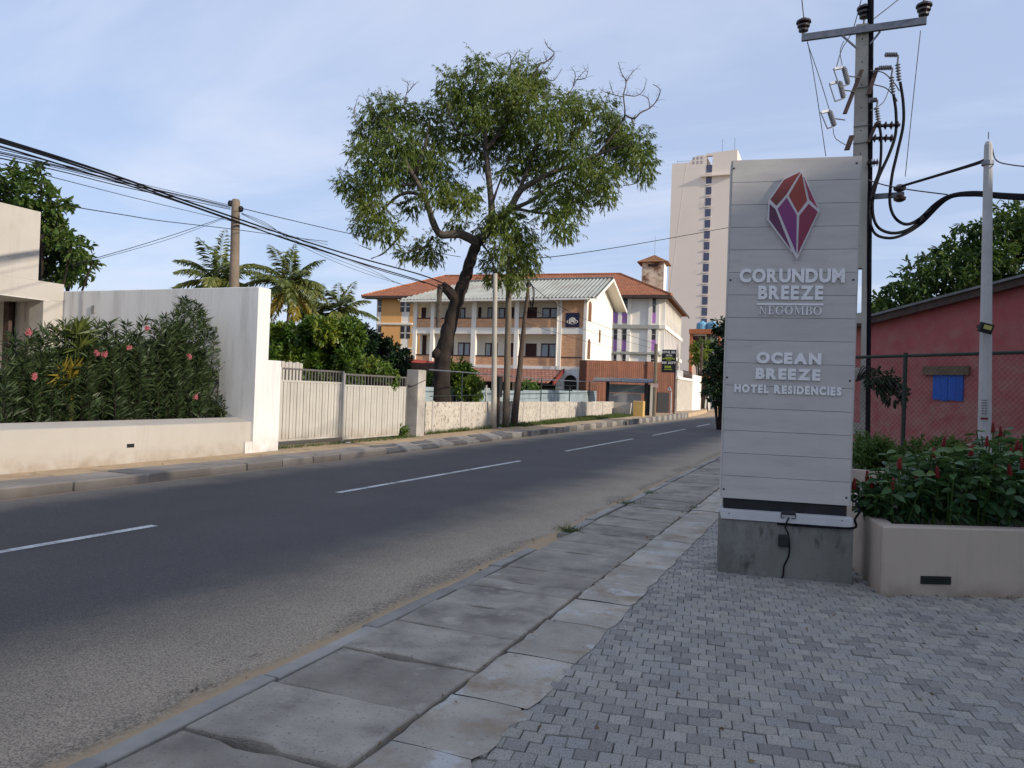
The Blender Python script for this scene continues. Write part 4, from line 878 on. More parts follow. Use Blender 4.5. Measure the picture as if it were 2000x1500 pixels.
# ------------------------------------------------------------------ hotel with brick balconies (front faces the camera, gable faces the road)
def brickmat(name, c1, c2, mo, sc=1.0):
    m = mat(name, c1, c2, 2, .9, .3, 30); t = m.node_tree; b = t.nodes['Principled BSDF']; src = b.inputs['Base Color'].links[0].from_socket
    g_ = t.nodes.new('ShaderNodeNewGeometry'); mp = t.nodes.new('ShaderNodeMapping'); mp.inputs['Rotation'].default_value = (R(90), 0, 0)
    bk = t.nodes.new('ShaderNodeTexBrick'); bk.inputs['Scale'].default_value = sc; bk.inputs['Mortar Size'].default_value = .02; bk.inputs['Brick Width'].default_value = .34; bk.inputs['Row Height'].default_value = .13
    t.links.new(g_.outputs[0], mp.inputs[0]); t.links.new(mp.outputs[0], bk.inputs[0])
    bk.inputs['Color1'].default_value = (*c1, 1); bk.inputs['Color2'].default_value = (*c2, 1); bk.inputs['Mortar'].default_value = (*mo, 1)
    x = t.nodes.new('ShaderNodeMixRGB'); x.inputs[0].default_value = .35; t.links.new(bk.outputs[0], x.inputs[1]); t.links.new(src, x.inputs[2]); t.links.new(x.outputs[0], b.inputs['Base Color'])
    return m
BRICK = brickmat('orange_brick', (0.72, 0.38, 0.19), (0.52, 0.24, 0.12), (0.58, 0.45, 0.32))
HCREAM = mat('hotel_cream', (0.88, 0.81, 0.68), (0.82, 0.75, 0.62), .6, .85, .05, 30, stain=((0.34, 0.28, 0.21)), sscale=1.3, sth=(.66, .85))
HWHITE = mat('hotel_white', (0.84, 0.80, 0.72), (0.78, 0.74, 0.66), .6, .85, .05, 30, stain=((0.36, 0.30, 0.25)), sscale=1.2, sth=(.66, .85))
MAROON = mat('maroon_wood', (0.055, 0.014, 0.014), (0.035, 0.012, 0.012), 3, .6, .05, 30)
GLASSW = mat('curtained_glass', (0.38, 0.42, 0.44), (0.20, 0.23, 0.25), 1.6, .15, 0, 10, stretch=(5, 5, .4), spec=.6)
INSHADE = mat('interior_shade_black', (0.018, 0.018, 0.018), (0.03, 0.028, 0.026), 2, .9, 0)  # near-black colour that paints the shade inside ground-floor openings
def tilemat(name, c1, c2, ang=0):
    m = mat(name, c1, c2, 2.2, .85, 0, 10, stain=[((0.16, 0.07, 0.045), 1.6, (.58, .68)), ((0.52, 0.22, 0.10), 4.0, (.6, .7))]); t = m.node_tree; b = t.nodes['Principled BSDF']
    g_ = t.nodes.new('ShaderNodeNewGeometry'); mp = t.nodes.new('ShaderNodeMapping'); mp.inputs['Rotation'].default_value = (0, 0, ang)
    w = t.nodes.new('ShaderNodeTexBrick'); w.inputs['Scale'].default_value = 1; w.inputs['Brick Width'].default_value = .3; w.inputs['Row Height'].default_value = .36; w.inputs['Mortar Size'].default_value = .05
    w.inputs['Color1'].default_value = (1, 1, 1, 1); w.inputs['Color2'].default_value = (.6, .6, .6, 1); w.inputs['Mortar'].default_value = (0, 0, 0, 1)
    bp = t.nodes.new('ShaderNodeBump'); bp.inputs['Distance'].default_value = .12; bp.inputs['Strength'].default_value = .9
    t.links.new(g_.outputs[0], mp.inputs[0]); t.links.new(mp.outputs[0], w.inputs[0]); t.links.new(w.outputs[0], bp.inputs['Height']); t.links.new(bp.outputs[0], b.inputs['Normal'])
    src = b.inputs['Base Color'].links[0].from_socket; x = t.nodes.new('ShaderNodeMixRGB'); x.blend_type = 'MULTIPLY'; x.inputs[0].default_value = .45
    t.links.new(src, x.inputs[1]); t.links.new(w.outputs[0], x.inputs[2]); t.links.new(x.outputs[0], b.inputs['Base Color']); return m
TILE = tilemat('clay_tiles', (0.54, 0.20, 0.09), (0.40, 0.14, 0.07))
TILEP = tilemat('faded_pink_tiles', (0.50, 0.25, 0.18), (0.40, 0.18, 0.13))
CORR = mat('corrugated_cement', (0.40, 0.41, 0.365), (0.29, 0.30, 0.265), .8, .85, .1, 30, rnd=.05, stain=[((0.34, 0.27, 0.22), .8, (.55, .72)), ((0.25, 0.30, 0.16), 1.7, (.64, .76)), ((0.16, 0.16, 0.15), 3, (.64, .74))])
YA = 55.0
def A(x, y): q = PY(x, y, YA); return q.x, q.z
XL, XR = A(806, 640)[0], A(1145.5, 640)[0]
zE = A(1000, 581)[1]; zU1 = A(1000, 640)[1]; zU0 = A(1000, 652)[1]; zL1 = A(1000, 713.5)[1]; zL0 = A(1000, 717)[1]
zPU = A(1000, 622)[1]; zPL = A(1000, 697)[1]; YB = YA + 1.25; YE = YA + 7.2
ha = thing('balcony_hotel', 'three storey cream hotel with orange brick balconies and grey sheet roof', 'building', (XR, YA, 0))
MB().box(XL, XR - .02, YB, YB + .2, 0, zE + .5).build('recessed_wall', HCREAM, ha)
MB().box(XL - .15, XR - .004, YA, YB - .003, zU0, zU1).build('upper_slab', HWHITE, ha)
MB().box(XL - .15, XR - .004, YA - .03, YB - .003, zL0 - .1, zL1).build('lower_slab', HWHITE, ha)
MB().box(XL - .1, XR - .004, YA + .02, YB - .003, zE - .30, zE - .02).build('eave_beam', HCREAM, ha)
colx = [(807, 814), (841, 848), (921, 930), (1005, 1013), (1090, 1097), (1139.5, 1145.5)]
cx_ = []
for a_, b_ in colx:
    x0, x1 = A(a_, 640)[0], A(b_, 640)[0]; cx_.append((x0, x1)); MB().box(x0, x1 - .003, YA - .06, YA + .28, -.1, zE - .03).build('column', HWHITE, ha)
for i in range(4):
    x0, x1 = cx_[i][1] + .003, cx_[i + 1][0] - .003
    for zlo, zhi in ((zU1, zPU), (zL1, zPL)):
        p_ = MB().box(x0, x1, YA + .04, YA + .2, zlo + .003, zhi).build('brick_parapet', BRICK, ha)
        MB().box(x0, x1, YA + .01, YA + .23, zhi + .003, zhi + .09).build('coping', MAROON, p_)
x0, x1 = cx_[4][1] + .003, cx_[5][0] - .003
MB().box(x0, x1, YA + .03, YA + .25, zU1 + .003, zE - .31).build('brick_panel', BRICK, ha)
MB().box(x0, x1, YA + .03, YA + .25, zL1 + .003, zU0 - .003).build('brick_panel', BRICK, ha)
MB().box(x0, x1, YA, YA + .028, zPL, zPL + .07).build('string_course', MAROON, ha)
pq0, pq1 = PY(1104.5, 638.5, YA), PY(1132, 611, YA)
NAVY = mat('navy_plaque', (0.012, 0.014, 0.05), (0.016, 0.02, 0.06), 4, .5, 0)
plq = MB().box(pq0.x, pq1.x, YA - .06, YA + .02, pq0.z, pq1.z).build('plaque', NAVY, ha)
pcx, pcz, pw_ = (pq0.x + pq1.x) / 2, (pq0.z + pq1.z) / 2, (pq1.x - pq0.x) / 2
mb = MB()
for k in range(5):
    an = R(-60 + 30 * k); c_ = Vector((pcx + math.sin(an) * pw_ * .35, YA - .07, pcz + math.cos(an) * pw_ * .3 - .15))
    mb.tube([c_ + Vector((math.sin(t) * pw_ * .16, 0, math.cos(t) * pw_ * .3)) for t in np.linspace(0, 6.28, 10)], .022, 4)
for s in (-1, 1): mb.tube(spline([(pcx, YA - .07, pcz - .6 * pw_), (pcx + s * .4 * pw_, YA - .07, pcz - .52 * pw_), (pcx + s * .78 * pw_, YA - .07, pcz - .3 * pw_), (pcx + s * .62 * pw_, YA - .07, pcz - .05 * pw_)], 4), .022, 4)
mb.build('lotus_motif', HWHITE, plq)
def opening(xa, xb, ya, yb, kind):
    q0, q1 = PY(xa, yb, YB - .03), PY(xb, ya, YB - .03)
    f_ = MB().box(q0.x, q1.x, YB - .06, YB - .002, q0.z, q1.z).build('door' if kind == 'd' else 'window', MAROON, ha)
    if kind == 'w':
        n_ = 2 if xb - xa > 14 else 1; w_ = (q1.x - q0.x) / n_
        for k in range(n_): MB().box(q0.x + k * w_ + .08, q0.x + (k + 1) * w_ - .08, YB - .075, YB - .062, q0.z + .08, q1.z - .1).build('pane', GLASSW, f_)
for a_ in ((889, 909, 601, 624, 'w'), (931, 940, 600, 624, 'd'), (952, 972, 600, 624, 'w'), (974, 987, 601, 624, 'w'), (996, 1004, 600, 624, 'd'), (1029, 1049, 600, 624, 'd'), (1059, 1091, 601, 624, 'w'),
           (872, 886, 669, 699, 'd'), (894, 919, 669, 699, 'w'), (947, 972, 670, 699, 'w'), (992, 1003, 670, 699, 'd'), (1026, 1048, 671, 699, 'd'), (1056, 1088, 671, 699, 'w'), (823, 832, 601, 624, 'd'), (824, 833, 655, 699, 'd')): opening(*a_)
# gable wall towards the road, with slit windows
YM = YA + 3.6; zR = PX(1193.5, 541.5, XR + .9).z
mb = MB(); mb.prism([(XR - .25, YA, -.1), (XR - .25, YE, -.1), (XR - .25, YE, zE), (XR - .25, YM, zR - .1), (XR - .25, YA, zE)], (.25, 0, 0)); mb.build('gable_wall', HWHITE, ha)
for (xa, xb, ya, yb) in ((1150, 1155.5, 587, 627), (1148, 1153, 661, 701), (1170, 1172.8, 643, 669)):
    y0, y1 = PX(xa, ya, XR).y, PX(xb, ya, XR).y; z0, z1 = PX(xa, yb, XR).z, PX(xa, ya, XR).z; r_ = (y1 - y0) / 2
    prof = [(XR + .004, y0, z0), (XR + .004, y1, z0)] + [(XR + .004, (y0 + y1) / 2 + r_ * math.cos(t), z1 - r_ + r_ * math.sin(t)) for t in np.linspace(0, math.pi, 7)]
    MB().prism(prof, (.03, 0, 0)).build('slit_window', mat('slit_brown', (0.20, 0.09, 0.04), (0.14, 0.07, 0.04), 4, .8, 0), ha)
# corrugated roof: sheets side by side, hipped at the left end
xe0, xe1 = A(800, 583)[0] - .6, XR + .95
ze0 = PY(1000, 582.5, YA - .9).z; hipr = 3.9
nsh = 18
def zroof(Y, side): return zR + (ze0 - zR) * (abs(Y - YM) / (YM - (YA - .9)))
for i in range(nsh):
    x0, x1 = xe0 + (xe1 - xe0) * i / nsh, xe0 + (xe1 - xe0) * (i + 1) / nsh; n_ = 12; vs = []; mb = MB()
    for k in range(n_ + 1):
        x = x0 + (x1 - x0) * k / n_; wv = .055 * math.cos(k * math.pi * 2 / 4)
        tmax = min(1, max(0, (x - xe0) / hipr))
        for j in range(4):
            t = j / 3 * tmax; vs.append((x, YA - .9 + (YM - YA + .9) * t, ze0 + (zR - ze0) * t + wv + rng.uniform(-.006, .006)))
    mb.add(vs, [(k * 4 + j, k * 4 + 4 + j, k * 4 + 5 + j, k * 4 + 1 + j) for k in range(n_) for j in range(3)]); mb.build('roof_sheet', CORR, ha)
MB().prism([(xe0 + hipr, YM + .02, zR), (xe1, YM + .02, zR), (xe1, YE + .9, ze0), (xe0, YE + .9, ze0)], (0, 0, -.04)).build('rear_roof', CORR, ha)
MB().add([(xe0, YA - .85, ze0 - .05), (xe0 + hipr, YM, zR - .06), (xe0, YE + .9, ze0 - .05)], [(0, 1, 2)]).build('hip_sheet', CORR, ha)
MB().tube([(xe0 + hipr, YM, zR + .03), (xe1, YM, zR + .03)], .11, 6).build('ridge_cap', ASB, ha)
for (p_, q_) in (((xe1, YA - .95, ze0 - .05), (xe1, YM, zR - .02)), ((xe1, YE + .9, ze0 - .05), (xe1, YM, zR - .02))):
    p_, q_ = Vector(p_), Vector(q_); MB().prism([p_, q_, q_ - Z1 * .22, p_ - Z1 * .22], (.05, 0, 0)).build('barge_board', HWHITE, ha)
    MB().prism([p_ - Vector((.95, 0, .06)), q_ - Vector((.95, 0, .06)), q_ - Vector((.01, 0, .06)), p_ - Vector((.01, 0, .06))], (0, 0, -.03)).build('soffit', HCREAM, ha)
MB().box(xe0 + .3, XR + .3, YA - .98, YA - .86, ze0 - .17, ze0 - .04).build('gutter', HWHITE, ha)
gx = A(1091, 600)[0]; MB().tube([(gx, YA - .9, ze0 - .1), (gx, YA - .15, zE - .55), (gx, YA - .15, zL1)], .06, 6).build('downpipe', HWHITE, ha)
# ground floor: solid black box painted as recess shade, pink tiled lean-to, arched wall
MB().box(XL, A(1085, 740)[0], YB - 1.0, YB - .02, -.1, zL0 - .12).build('recess_shade_box', INSHADE, ha)
ax0, ax1 = A(820, 730)[0], A(1100, 730)[0]; zb_ = PY(1000, 745, YA - 2.4).z
aw = MB().prism([(ax0, YA - .07, zL0 - .12), (ax1, YA - .07, zL0 - .12), (ax1 - .35, YA - 2.4, zb_), (ax0, YA - 2.4, zb_)], (0, 0, -.07)).build('lean_to_roof', TILEP, ha)
MB().prism([(ax1 + .02, YA - .1, zL0 - .02), (ax1 + .02, YA - 2.4, zb_ + .06), (ax1 + .02, YA - 2.4, zb_ - .2), (ax1 + .02, YA - .1, zL0 - .3)], (.12, 0, 0)).build('verge_board', REDR, aw)
axa, axb = A(1085.5, 740)[0], XR - .01; acx, aw_, azs = A(1114, 740)[0], (A(1127, 740)[0] - A(1101, 740)[0]) / 2, A(1114, 746)[1]; atop = zL0 - .11
n_ = 12; arc = [(acx + aw_ * math.cos(t), azs + aw_ * math.sin(t)) for t in np.linspace(math.pi, 0, n_ + 1)]
mb = MB()
for sd in ((axa, acx - aw_), (acx + aw_, axb)): mb.box(sd[0], sd[1], YA - .02, YA + .2, -.1, atop)
for k in range(n_): mb.prism([(arc[k][0], YA - .02, arc[k][1]), (arc[k + 1][0], YA - .02, arc[k + 1][1]), (arc[k + 1][0], YA - .02, atop), (arc[k][0], YA - .02, atop)], (0, .22, 0))
mb.build('arched_wall', WHITE, ha); MB().box(axa, axb, YA + .25, YA + .3, -.1, atop).build('arch_shadow_wall', INSHADE, ha)  # black sheet paints the shade behind the arch

# ------------------------------------------------------------------ long hotel with clay tile hip roof behind
BR = R(5); bl = Vector((-math.cos(BR), -math.sin(BR), 0)); bd = Vector((-math.sin(BR), math.cos(BR), 0))
BC = PY(1287, 640, 78); BC.z = 0
def BP(x, y): q = PL(x, y, BC, bd) - BC; return q.dot(bl), q.z
def bq(s, z, o=0.0): return BC + bl * s + Z1 * z - bd * o      # o towards the viewer
blen = BP(736, 600)[0]; zEB = (BP(1283, 577)[1] + BP(740, 582)[1]) / 2; bdep = 19.0
hb = thing('tiled_hotel', 'long hotel with clay tile hip roof, orange end and purple panels', 'building', BC)
mb = MB(); mb.prism([BC - Z1 * .1, BC + bl * blen - Z1 * .1, BC + bl * blen + bd * bdep - Z1 * .1, BC + bd * bdep - Z1 * .1], (0, 0, zEB + .1)); mb.build('wall', HWHITE, hb)
ORNG = mat('orange_render', (0.74, 0.40, 0.15), (0.66, 0.35, 0.13), .4, .85, .05, 20, stain=((0.40, 0.25, 0.15)), sscale=.9, sth=(.66, .85))
PURP = mat('purple_panel', (0.40, 0.20, 0.48), (0.34, 0.17, 0.40), 1.2, .8, .03, 20)
GREYB = mat('grey_band', (0.42, 0.41, 0.36), (0.33, 0.33, 0.30), 1.2, .85, .05, 20, stain=((0.18, 0.17, 0.15)), sscale=2, sth=(.6, .75))
def bbox(xa, xb, ya, yb, m, name, o=.05, par=hb):
    s0, z1 = BP(xa, ya); s1, z0 = BP(xb, yb); return MB().obox(bq((s0 + s1) / 2, (z0 + z1) / 2, o / 2 + .001), bl * abs(s1 - s0) / 2, Z1 * abs(z1 - z0) / 2, bd * o / 2).build(name, m, par)
bbox(746, 781, 583, 715, ORNG, 'orange_panel', .04); bbox(801, 838, 583, 715, ORNG, 'orange_panel', .04)
WGL = mat('dark_window_glass', (0.035, 0.035, 0.045), (0.06, 0.05, 0.06), 1.5, .2, 0, spec=.6)
for (xa, xb) in ((783, 789.5), (794.5, 801), (739, 744.5)):
    for (ya, yb) in ((586, 609), (637, 661), (684, 704)):
        f_ = bbox(xa, xb, ya, yb, WGL, 'window', .06); ym = (ya + yb) / 2 + 1.5
        bbox(xa, xb, ym - .8, ym + .8, HWHITE, 'transom', .10, f_)
bbox(737, 806, 630.5, 634.5, HWHITE, 'floor_band', .2); bbox(737, 806, 678, 682, HWHITE, 'floor_band', .2)
for (xa, xb) in ((1199, 1207.5), (1216, 1225.5), (1270, 1280.5)):
    for (ya, yb, yc_) in ((582, 610.5, 631), (643.5, 663.5, 686), (693, 712, None)):
        f_ = bbox(xa, xb, ya, yb, WGL, 'window', .06); ym = ya + (yb - ya) * .48; bbox(xa, xb, ym - .7, ym + .7, GREYB, 'transom', .10, f_)
        if yc_: bbox(xa - .5, xb, yb + .4, yc_, PURP, 'spandrel_panel', .08)
for xa in (1190, 1209, 1227, 1268): bbox(xa, xa + 2.2, 580, 720, HWHITE, 'fin', .22)
bbox(1186, 1288, 634, 642.5, GREYB, 'floor_band', .3); bbox(1186, 1288, 686.5, 692.5, GREYB, 'floor_band', .3)
# side towards the road: fins and bands
BX = -bl
nf = 13
for k in range(nf):
    p_ = BC + bd * (.4 + k * (bdep - .6) / nf); MB().obox(p_ + BX * .28 + Z1 * zEB / 2, BX * .28, bd * .14, Z1 * (zEB / 2 - .02)).build('side_fin', HWHITE, hb)
    for z_ in (2.6, 5.6, 8.6):
        if k < nf - 1:
            w_ = MB().obox(p_ + bd * .72 + BX * .03 + Z1 * z_, BX * .03, bd * .34, Z1 * .8).build('side_window', WGL, hb); MB().obox(p_ + bd * .72 + BX * .035 + Z1 * (z_ - 1.25), BX * .035, bd * .34, Z1 * .42).build('side_panel', PURP, hb)
for z_ in (BP(1285, 638)[1], BP(1285, 689)[1]): MB().obox(BC + bd * bdep / 2 + BX * .32 + Z1 * z_, BX * .33, bd * bdep / 2, Z1 * .2).build('side_band', HWHITE, hb)
ov = 1.3; zr = BP(1000, 540)[1] * 1.0; rdp = 7.2
zr = PL(1100, 536.5, BC + bd * rdp, bd).z
sr0 = (PL(1212, 534, BC + bd * rdp, bd) - BC).dot(bl); sr1 = (PL(868, 541, BC + bd * rdp, bd) - BC).dot(bl)
c1, c2, c3, c4 = bq(-ov, zEB, ov), bq(blen + ov, zEB, ov), bq(blen + ov, zEB, -bdep - ov), bq(-ov, zEB, -bdep - ov)
r1, r2 = bq(sr0, zr, -rdp), bq(sr1, zr, -rdp); r3, r4 = bq(sr0, zr * .999, -(bdep - 4)), bq(sr1, zr * .999, -(bdep - 4))
for nm, poly in (('front_roof', [c1, r1, r2, c2]), ('end_roof', [c2, r2, r4, c3]), ('rear_roof', [c3, r4, r3, c4]), ('side_roof', [c4, r3, r1, c1]), ('top_roof', [r1, r3, r4, r2])):
    MB().add(poly, [tuple(range(4))]).build(nm, TILE, hb)
mb = MB(); mb.tube([r1, r2], .16, 6); mb.tube([r1, c1], .14, 6); mb.tube([r2, c2], .14, 6); mb.build('ridge_tiles', TILE, hb)
for p_, q_ in ((c1, c2), (c1, c4)): MB().prism([p_ - Z1 * .03, q_ - Z1 * .03, q_ - Z1 * .28, p_ - Z1 * .28], (bd * .06 if p_ is c1 and q_ is c2 else bl * .06)).build('eave_board', DARKST, hb)
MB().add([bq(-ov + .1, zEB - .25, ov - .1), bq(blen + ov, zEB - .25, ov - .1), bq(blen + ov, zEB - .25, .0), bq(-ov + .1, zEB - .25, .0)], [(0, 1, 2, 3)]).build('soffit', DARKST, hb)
# water tower
wt0 = P(1277, 545, 88.0); wz0, wz1 = P(1277, 590, 88).z, P(1277, 514, 88).z; hw_ = 1.22
wt = thing('water_tower', 'stained square water tower with small tiled cap above the hotel roof', 'tower', (wt0.x, wt0.y, 0))
STAINW = mat('mould_stained_render', (0.60, 0.52, 0.40), (0.50, 0.42, 0.32), 1, .9, .1, 20, stain=[((0.14, 0.085, 0.055), .9, (.47, .60)), ((0.30, 0.16, 0.09), 2.6, (.55, .66))])
MB().obox((wt0.x, wt0.y, (wz0 - 6 + wz1) / 2), -bl * hw_, bd * hw_, Z1 * (wz1 - wz0 + 6) / 2).build('shaft', STAINW, wt)
MB().obox((wt0 + Vector((0, 0, 0)) + BX * (hw_ + .03) + Z1 * (wz1 - 2.6 - wt0.z)), BX * .03, bd * (hw_ + .02), Z1 * 2.5).build('side_render', HWHITE, wt)
wc = Vector((wt0.x, wt0.y, wz1)); e_ = hw_ + .55; cr = [wc + bl * i * e_ + bd * j * e_ - Z1 * .1 for i, j in ((-1, -1), (1, -1), (1, 1), (-1, 1))]; tp = wc + Z1 * .95
MB().add(cr + [tp], [(0, 4, 1), (1, 4, 2), (2, 4, 3), (3, 4, 0), (0, 1, 2, 3)]).build('cap_roof', tilemat('cap_tiles', (0.40, 0.20, 0.09), (0.28, 0.13, 0.06)), wt)
MB().obox(wc - bd * (hw_ + .02) - Z1 * .45, bl * .55, bd * .02, Z1 * .14).build('vent', DARKST, wt)
MB().tube([tp, tp + Z1 * 2.2], .02, 4).build('mast', GALV, wt)

# ------------------------------------------------------------------ brown slat screen, canopy, kiosk, signs
k0 = PY(1146.5, 705, 54.2); k1 = P(1321, 707, 62.0); k0.z = k1.z = 0; kd = (k1 - k0); kl = kd.length; kd.normalize(); kn = Vector((kd.y, -kd.x, 0))
zt0, zt1 = PL(1150, 703.5, k0, kn).z, PL(1320, 707.5, k0, kn).z
SLATM = mat('brown_slats', (0.185, 0.07, 0.038), (0.135, 0.052, 0.03), 1.2, .65, .05, 20, rnd=.14)
sf = thing('slat_screen', 'tall reddish brown vertical slat screen behind the bus shelter', 'fence', k0)
ns = 46
for k in range(ns):
    t = (k + .5) / ns; h_ = zt0 + (zt1 - zt0) * t + (.05 if k > ns * .86 else 0); MB().obox(k0 + kd * kl * t + Z1 * h_ / 2, kd * (kl / ns / 2 - .012), kn * .02, Z1 * (h_ / 2)).build('slat', SLATM, sf)
MB().obox(k0 + kd * kl / 2 - kn * .05 + Z1 * 1.9, kd * kl / 2, kn * .02, Z1 * 2.0).build('backing', DARKST, sf)
MB().obox(k0 - kn * .4 + Z1 * zt0 / 2, kd * .03, kn * .4, Z1 * zt0 / 2).build('return_panel', SLATM, sf)
dq0, dq1 = PL(1283, 805, k0 + kn * .06, kn), PL(1307, 767, k0 + kn * .06, kn); s0, s1 = (dq0 - k0).dot(kd), (dq1 - k0).dot(kd)
MB().obox(k0 + kd * (s0 + s1) / 2 + kn * .05 + Z1 * dq1.z / 2, kd * (s1 - s0) / 2, kn * .02, Z1 * dq1.z / 2).build('entry_door', BLACK, sf)
# bus shelter: bowed roof of four bays on posts
YS = 52.0
bs = thing('bus_shelter', 'bus shelter with bowed dark blue roof on the far verge', 'bus shelter', (PY(1225, 790, YS).x, YS, 0))
bx0, bx1 = PY(1165, 745, YS).x, PY(1279, 745, YS).x; zt_ = PY(1225, 738.5, YS).z; zb_ = PY(1225, 749.5, YS).z
ROOFB = mat('dark_blue_roof', (0.05, 0.055, 0.075), (0.075, 0.08, 0.10), 2, .35, .02, 20, spec=.5)
for k in range(4):
    xa, xb = bx0 + (bx1 - bx0) * k / 4 + .03, bx0 + (bx1 - bx0) * (k + 1) / 4 - .03; n_ = 7
    pr_ = [(YS - .9 + 1.9 * t, zb_ + (zt_ - zb_ + .0) * math.sin(math.pi * (.10 + .75 * t))) for t in np.linspace(0, 1, n_)]
    mb = MB(); vs = [(x, y, z) for (y, z) in pr_ for x in (xa, xb)] + [(x, y, z - .05) for (y, z) in pr_ for x in (xa, xb)]
    mb.add(vs, [(2 * i, 2 * i + 1, 2 * i + 3, 2 * i + 2) for i in range(n_ - 1)] + [(2 * n_ + 2 * i + 2, 2 * n_ + 2 * i + 3, 2 * n_ + 2 * i + 1, 2 * n_ + 2 * i) for i in range(n_ - 1)] + [(0, 2 * n_, 2 * n_ + 1, 1)]); mb.build('roof_panel', ROOFB, bs)
for k in range(5):
    x = bx0 + (bx1 - bx0) * k / 4; mb = MB(); mb.tube([(x, YS - .9 + 1.9 * t, zb_ + (zt_ - zb_) * math.sin(math.pi * (.10 + .75 * t)) + .01) for t in np.linspace(0, 1, 7)], .03, 5); mb.build('roof_rib', GALV, bs)
for x_ in (1186, 1262, 1273): xq = PY(x_, 780, YS).x; MB().box(xq - .1, xq + .1, YS - .1, YS + .1, 0, zb_ + .1).build('post', HCREAM if x_ == 1273 else BLACK, bs)
MB().box(PY(1190, 780, YS + .6).x, PY(1262, 780, YS + .6).x, YS + .5, YS + .6, PY(1225, 767, YS + .6).z, PY(1225, 751, YS + .6).z).build('glazed_panel', SHEETB, bs)
MB().box(PY(1190, 780, YS + .6).x, PY(1252, 780, YS + .6).x, YS + .5, YS + .62, .1, PY(1225, 768, YS + .6).z).build('back_panel', POSTW, bs)
MB().box(PY(1259, 780, YS + .4).x, PY(1275, 780, YS + .4).x, YS + .3, YS + .5, .1, zb_).build('dark_end_panel', BLACK, bs)
ylw = mat('yellow_paint', (0.55, 0.36, 0.10), (0.48, 0.32, 0.12), 1.5, .85, .1, 30, stain=((0.62, 0.50, 0.30)), sscale=2, sth=(.55, .7))
q0, q1 = PY(1197.5, 806, 50), PY(1232, 787, 50)
t_ = thing('kerb_block', 'pale cream block leaning at the end of the panel wall', 'block', (q0.x, 50, 0)); MB().prism([(q0.x, 50, 0), (q1.x - .12, 50, 0), (q1.x, 50, q1.z), (q0.x, 50, q1.z)], (0, .4, 0)).build('block', CREAMW, t_)
q0, q1 = PY(1236, 810, 49.4), PY(1256, 783.5, 49.4)
t_ = thing('yellow_block', 'short yellow painted block in front of the bus shelter', 'block', (q0.x, 49.4, 0)); MB().obox(((q0.x + q1.x) / 2, 49.7, q1.z / 2), ((q1.x - q0.x) / 2, 0, 0), (0, .3, 0), (0, 0, q1.z / 2), .02).build('block', ylw, t_)
def post_thing(name, label, cat, x, yt, yb, Y, r, m):
    a_, b_ = PY(x, yt, Y), PY(x - .03 * (yb - yt), yb, Y); t_ = thing(name, label, cat, (b_.x, b_.y, 0)); MB().tube([(b_.x, b_.y, 0), a_], [r * 1.15, r], 7).build('post', m, t_); return t_, a_
t_, a_ = post_thing('utility_pole', 'slim timber pole standing at the bus shelter end', 'utility pole', 1281.5, 672, 806, 51.2, .11, WOODL)
sq = PY(1280.5, 753, 51.0); MB().box(sq.x - .17, sq.x + .17, 50.97, 51.0, sq.z - .13, sq.z + .13).build('stop_plate', mat('pink_plate', (0.62, 0.42, 0.38), (0.55, 0.36, 0.33), 9, .6, 0), t_)
t_, a_ = post_thing('warning_sign', 'white triangular warning sign with red rim on a short post', 'road sign', 1311, 764, 806, 56, .05, POSTW)
tq = PY(1308, 760, 55.8); tr = .30
RIM = mat('sign_red', (0.50, 0.05, 0.04), (0.42, 0.05, 0.04), 5, .5, 0); SGNW = mat('sign_white', (0.75, 0.74, 0.70), (0.68, 0.67, 0.64), 5, .5, 0)
MB().prism([tq + Vector((tr * math.sin(a), 0, tr * math.cos(a))) for a in (0, R(120), R(240))][::-1], (0, .03, 0)).build('rim', RIM, t_)
MB().prism([tq + Vector((tr * .72 * math.sin(a), -.012, tr * .72 * math.cos(a))) for a in (0, R(120), R(240))][::-1], (0, .01, 0)).build('face', SGNW, t_)
MB().box(tq.x - .02, tq.x + .02, tq.y - .022, tq.y - .014, tq.z - .08, tq.z + .1).build('symbol', BLACK, t_)
# roadside hotel board
KS = 59.0; q0, q1 = PY(1291.5, 727, KS), PY(1321, 683, KS)
hs = thing('hotel_sign_board', 'black hanging hotel sign board with white and green lettering', 'sign', (q0.x, KS, q0.z))
MB().box(q0.x, q1.x, KS, KS + .12, q0.z, q1.z).build('board', mat('sign_black', (0.012, 0.013, 0.018), (0.02, 0.02, 0.026), 3, .5, 0), hs)
MB().tube([(q1.x - .05, KS + .1, 0), (q1.x - .05, KS + .1, q1.z)], .06, 6).build('post', DARKST, hs)
MB().box(PY(1276, 700, KS).x, q0.x - .003, KS + .03, KS + .08, PY(1285, 708.5, KS).z, PY(1285, 707, KS).z).build('arm', HWHITE, hs)
def S3(x, y): q = PY(x, y, KS); return q.x, q.z
def put3(s, z, o): return Vector((s, KS - o - .001, z))
GRN = mat('sign_green', (0.42, 0.50, 0.06), (0.36, 0.45, 0.06), 5, .5, 0)
word('ROYAL SEA', 1293, 685, 1319.5, 690, parent=hs, S=S3, put=put3, off=.04, m=SGNW, depth=.02)
word('HOTEL', 1301, 692.5, 1313, 695.5, parent=hs, S=S3, put=put3, off=.03, m=SGNW, depth=.02)
word('031 2277', 1293, 706, 1320, 710.5, parent=hs, S=S3, put=put3, off=.05, m=SGNW, depth=.02)
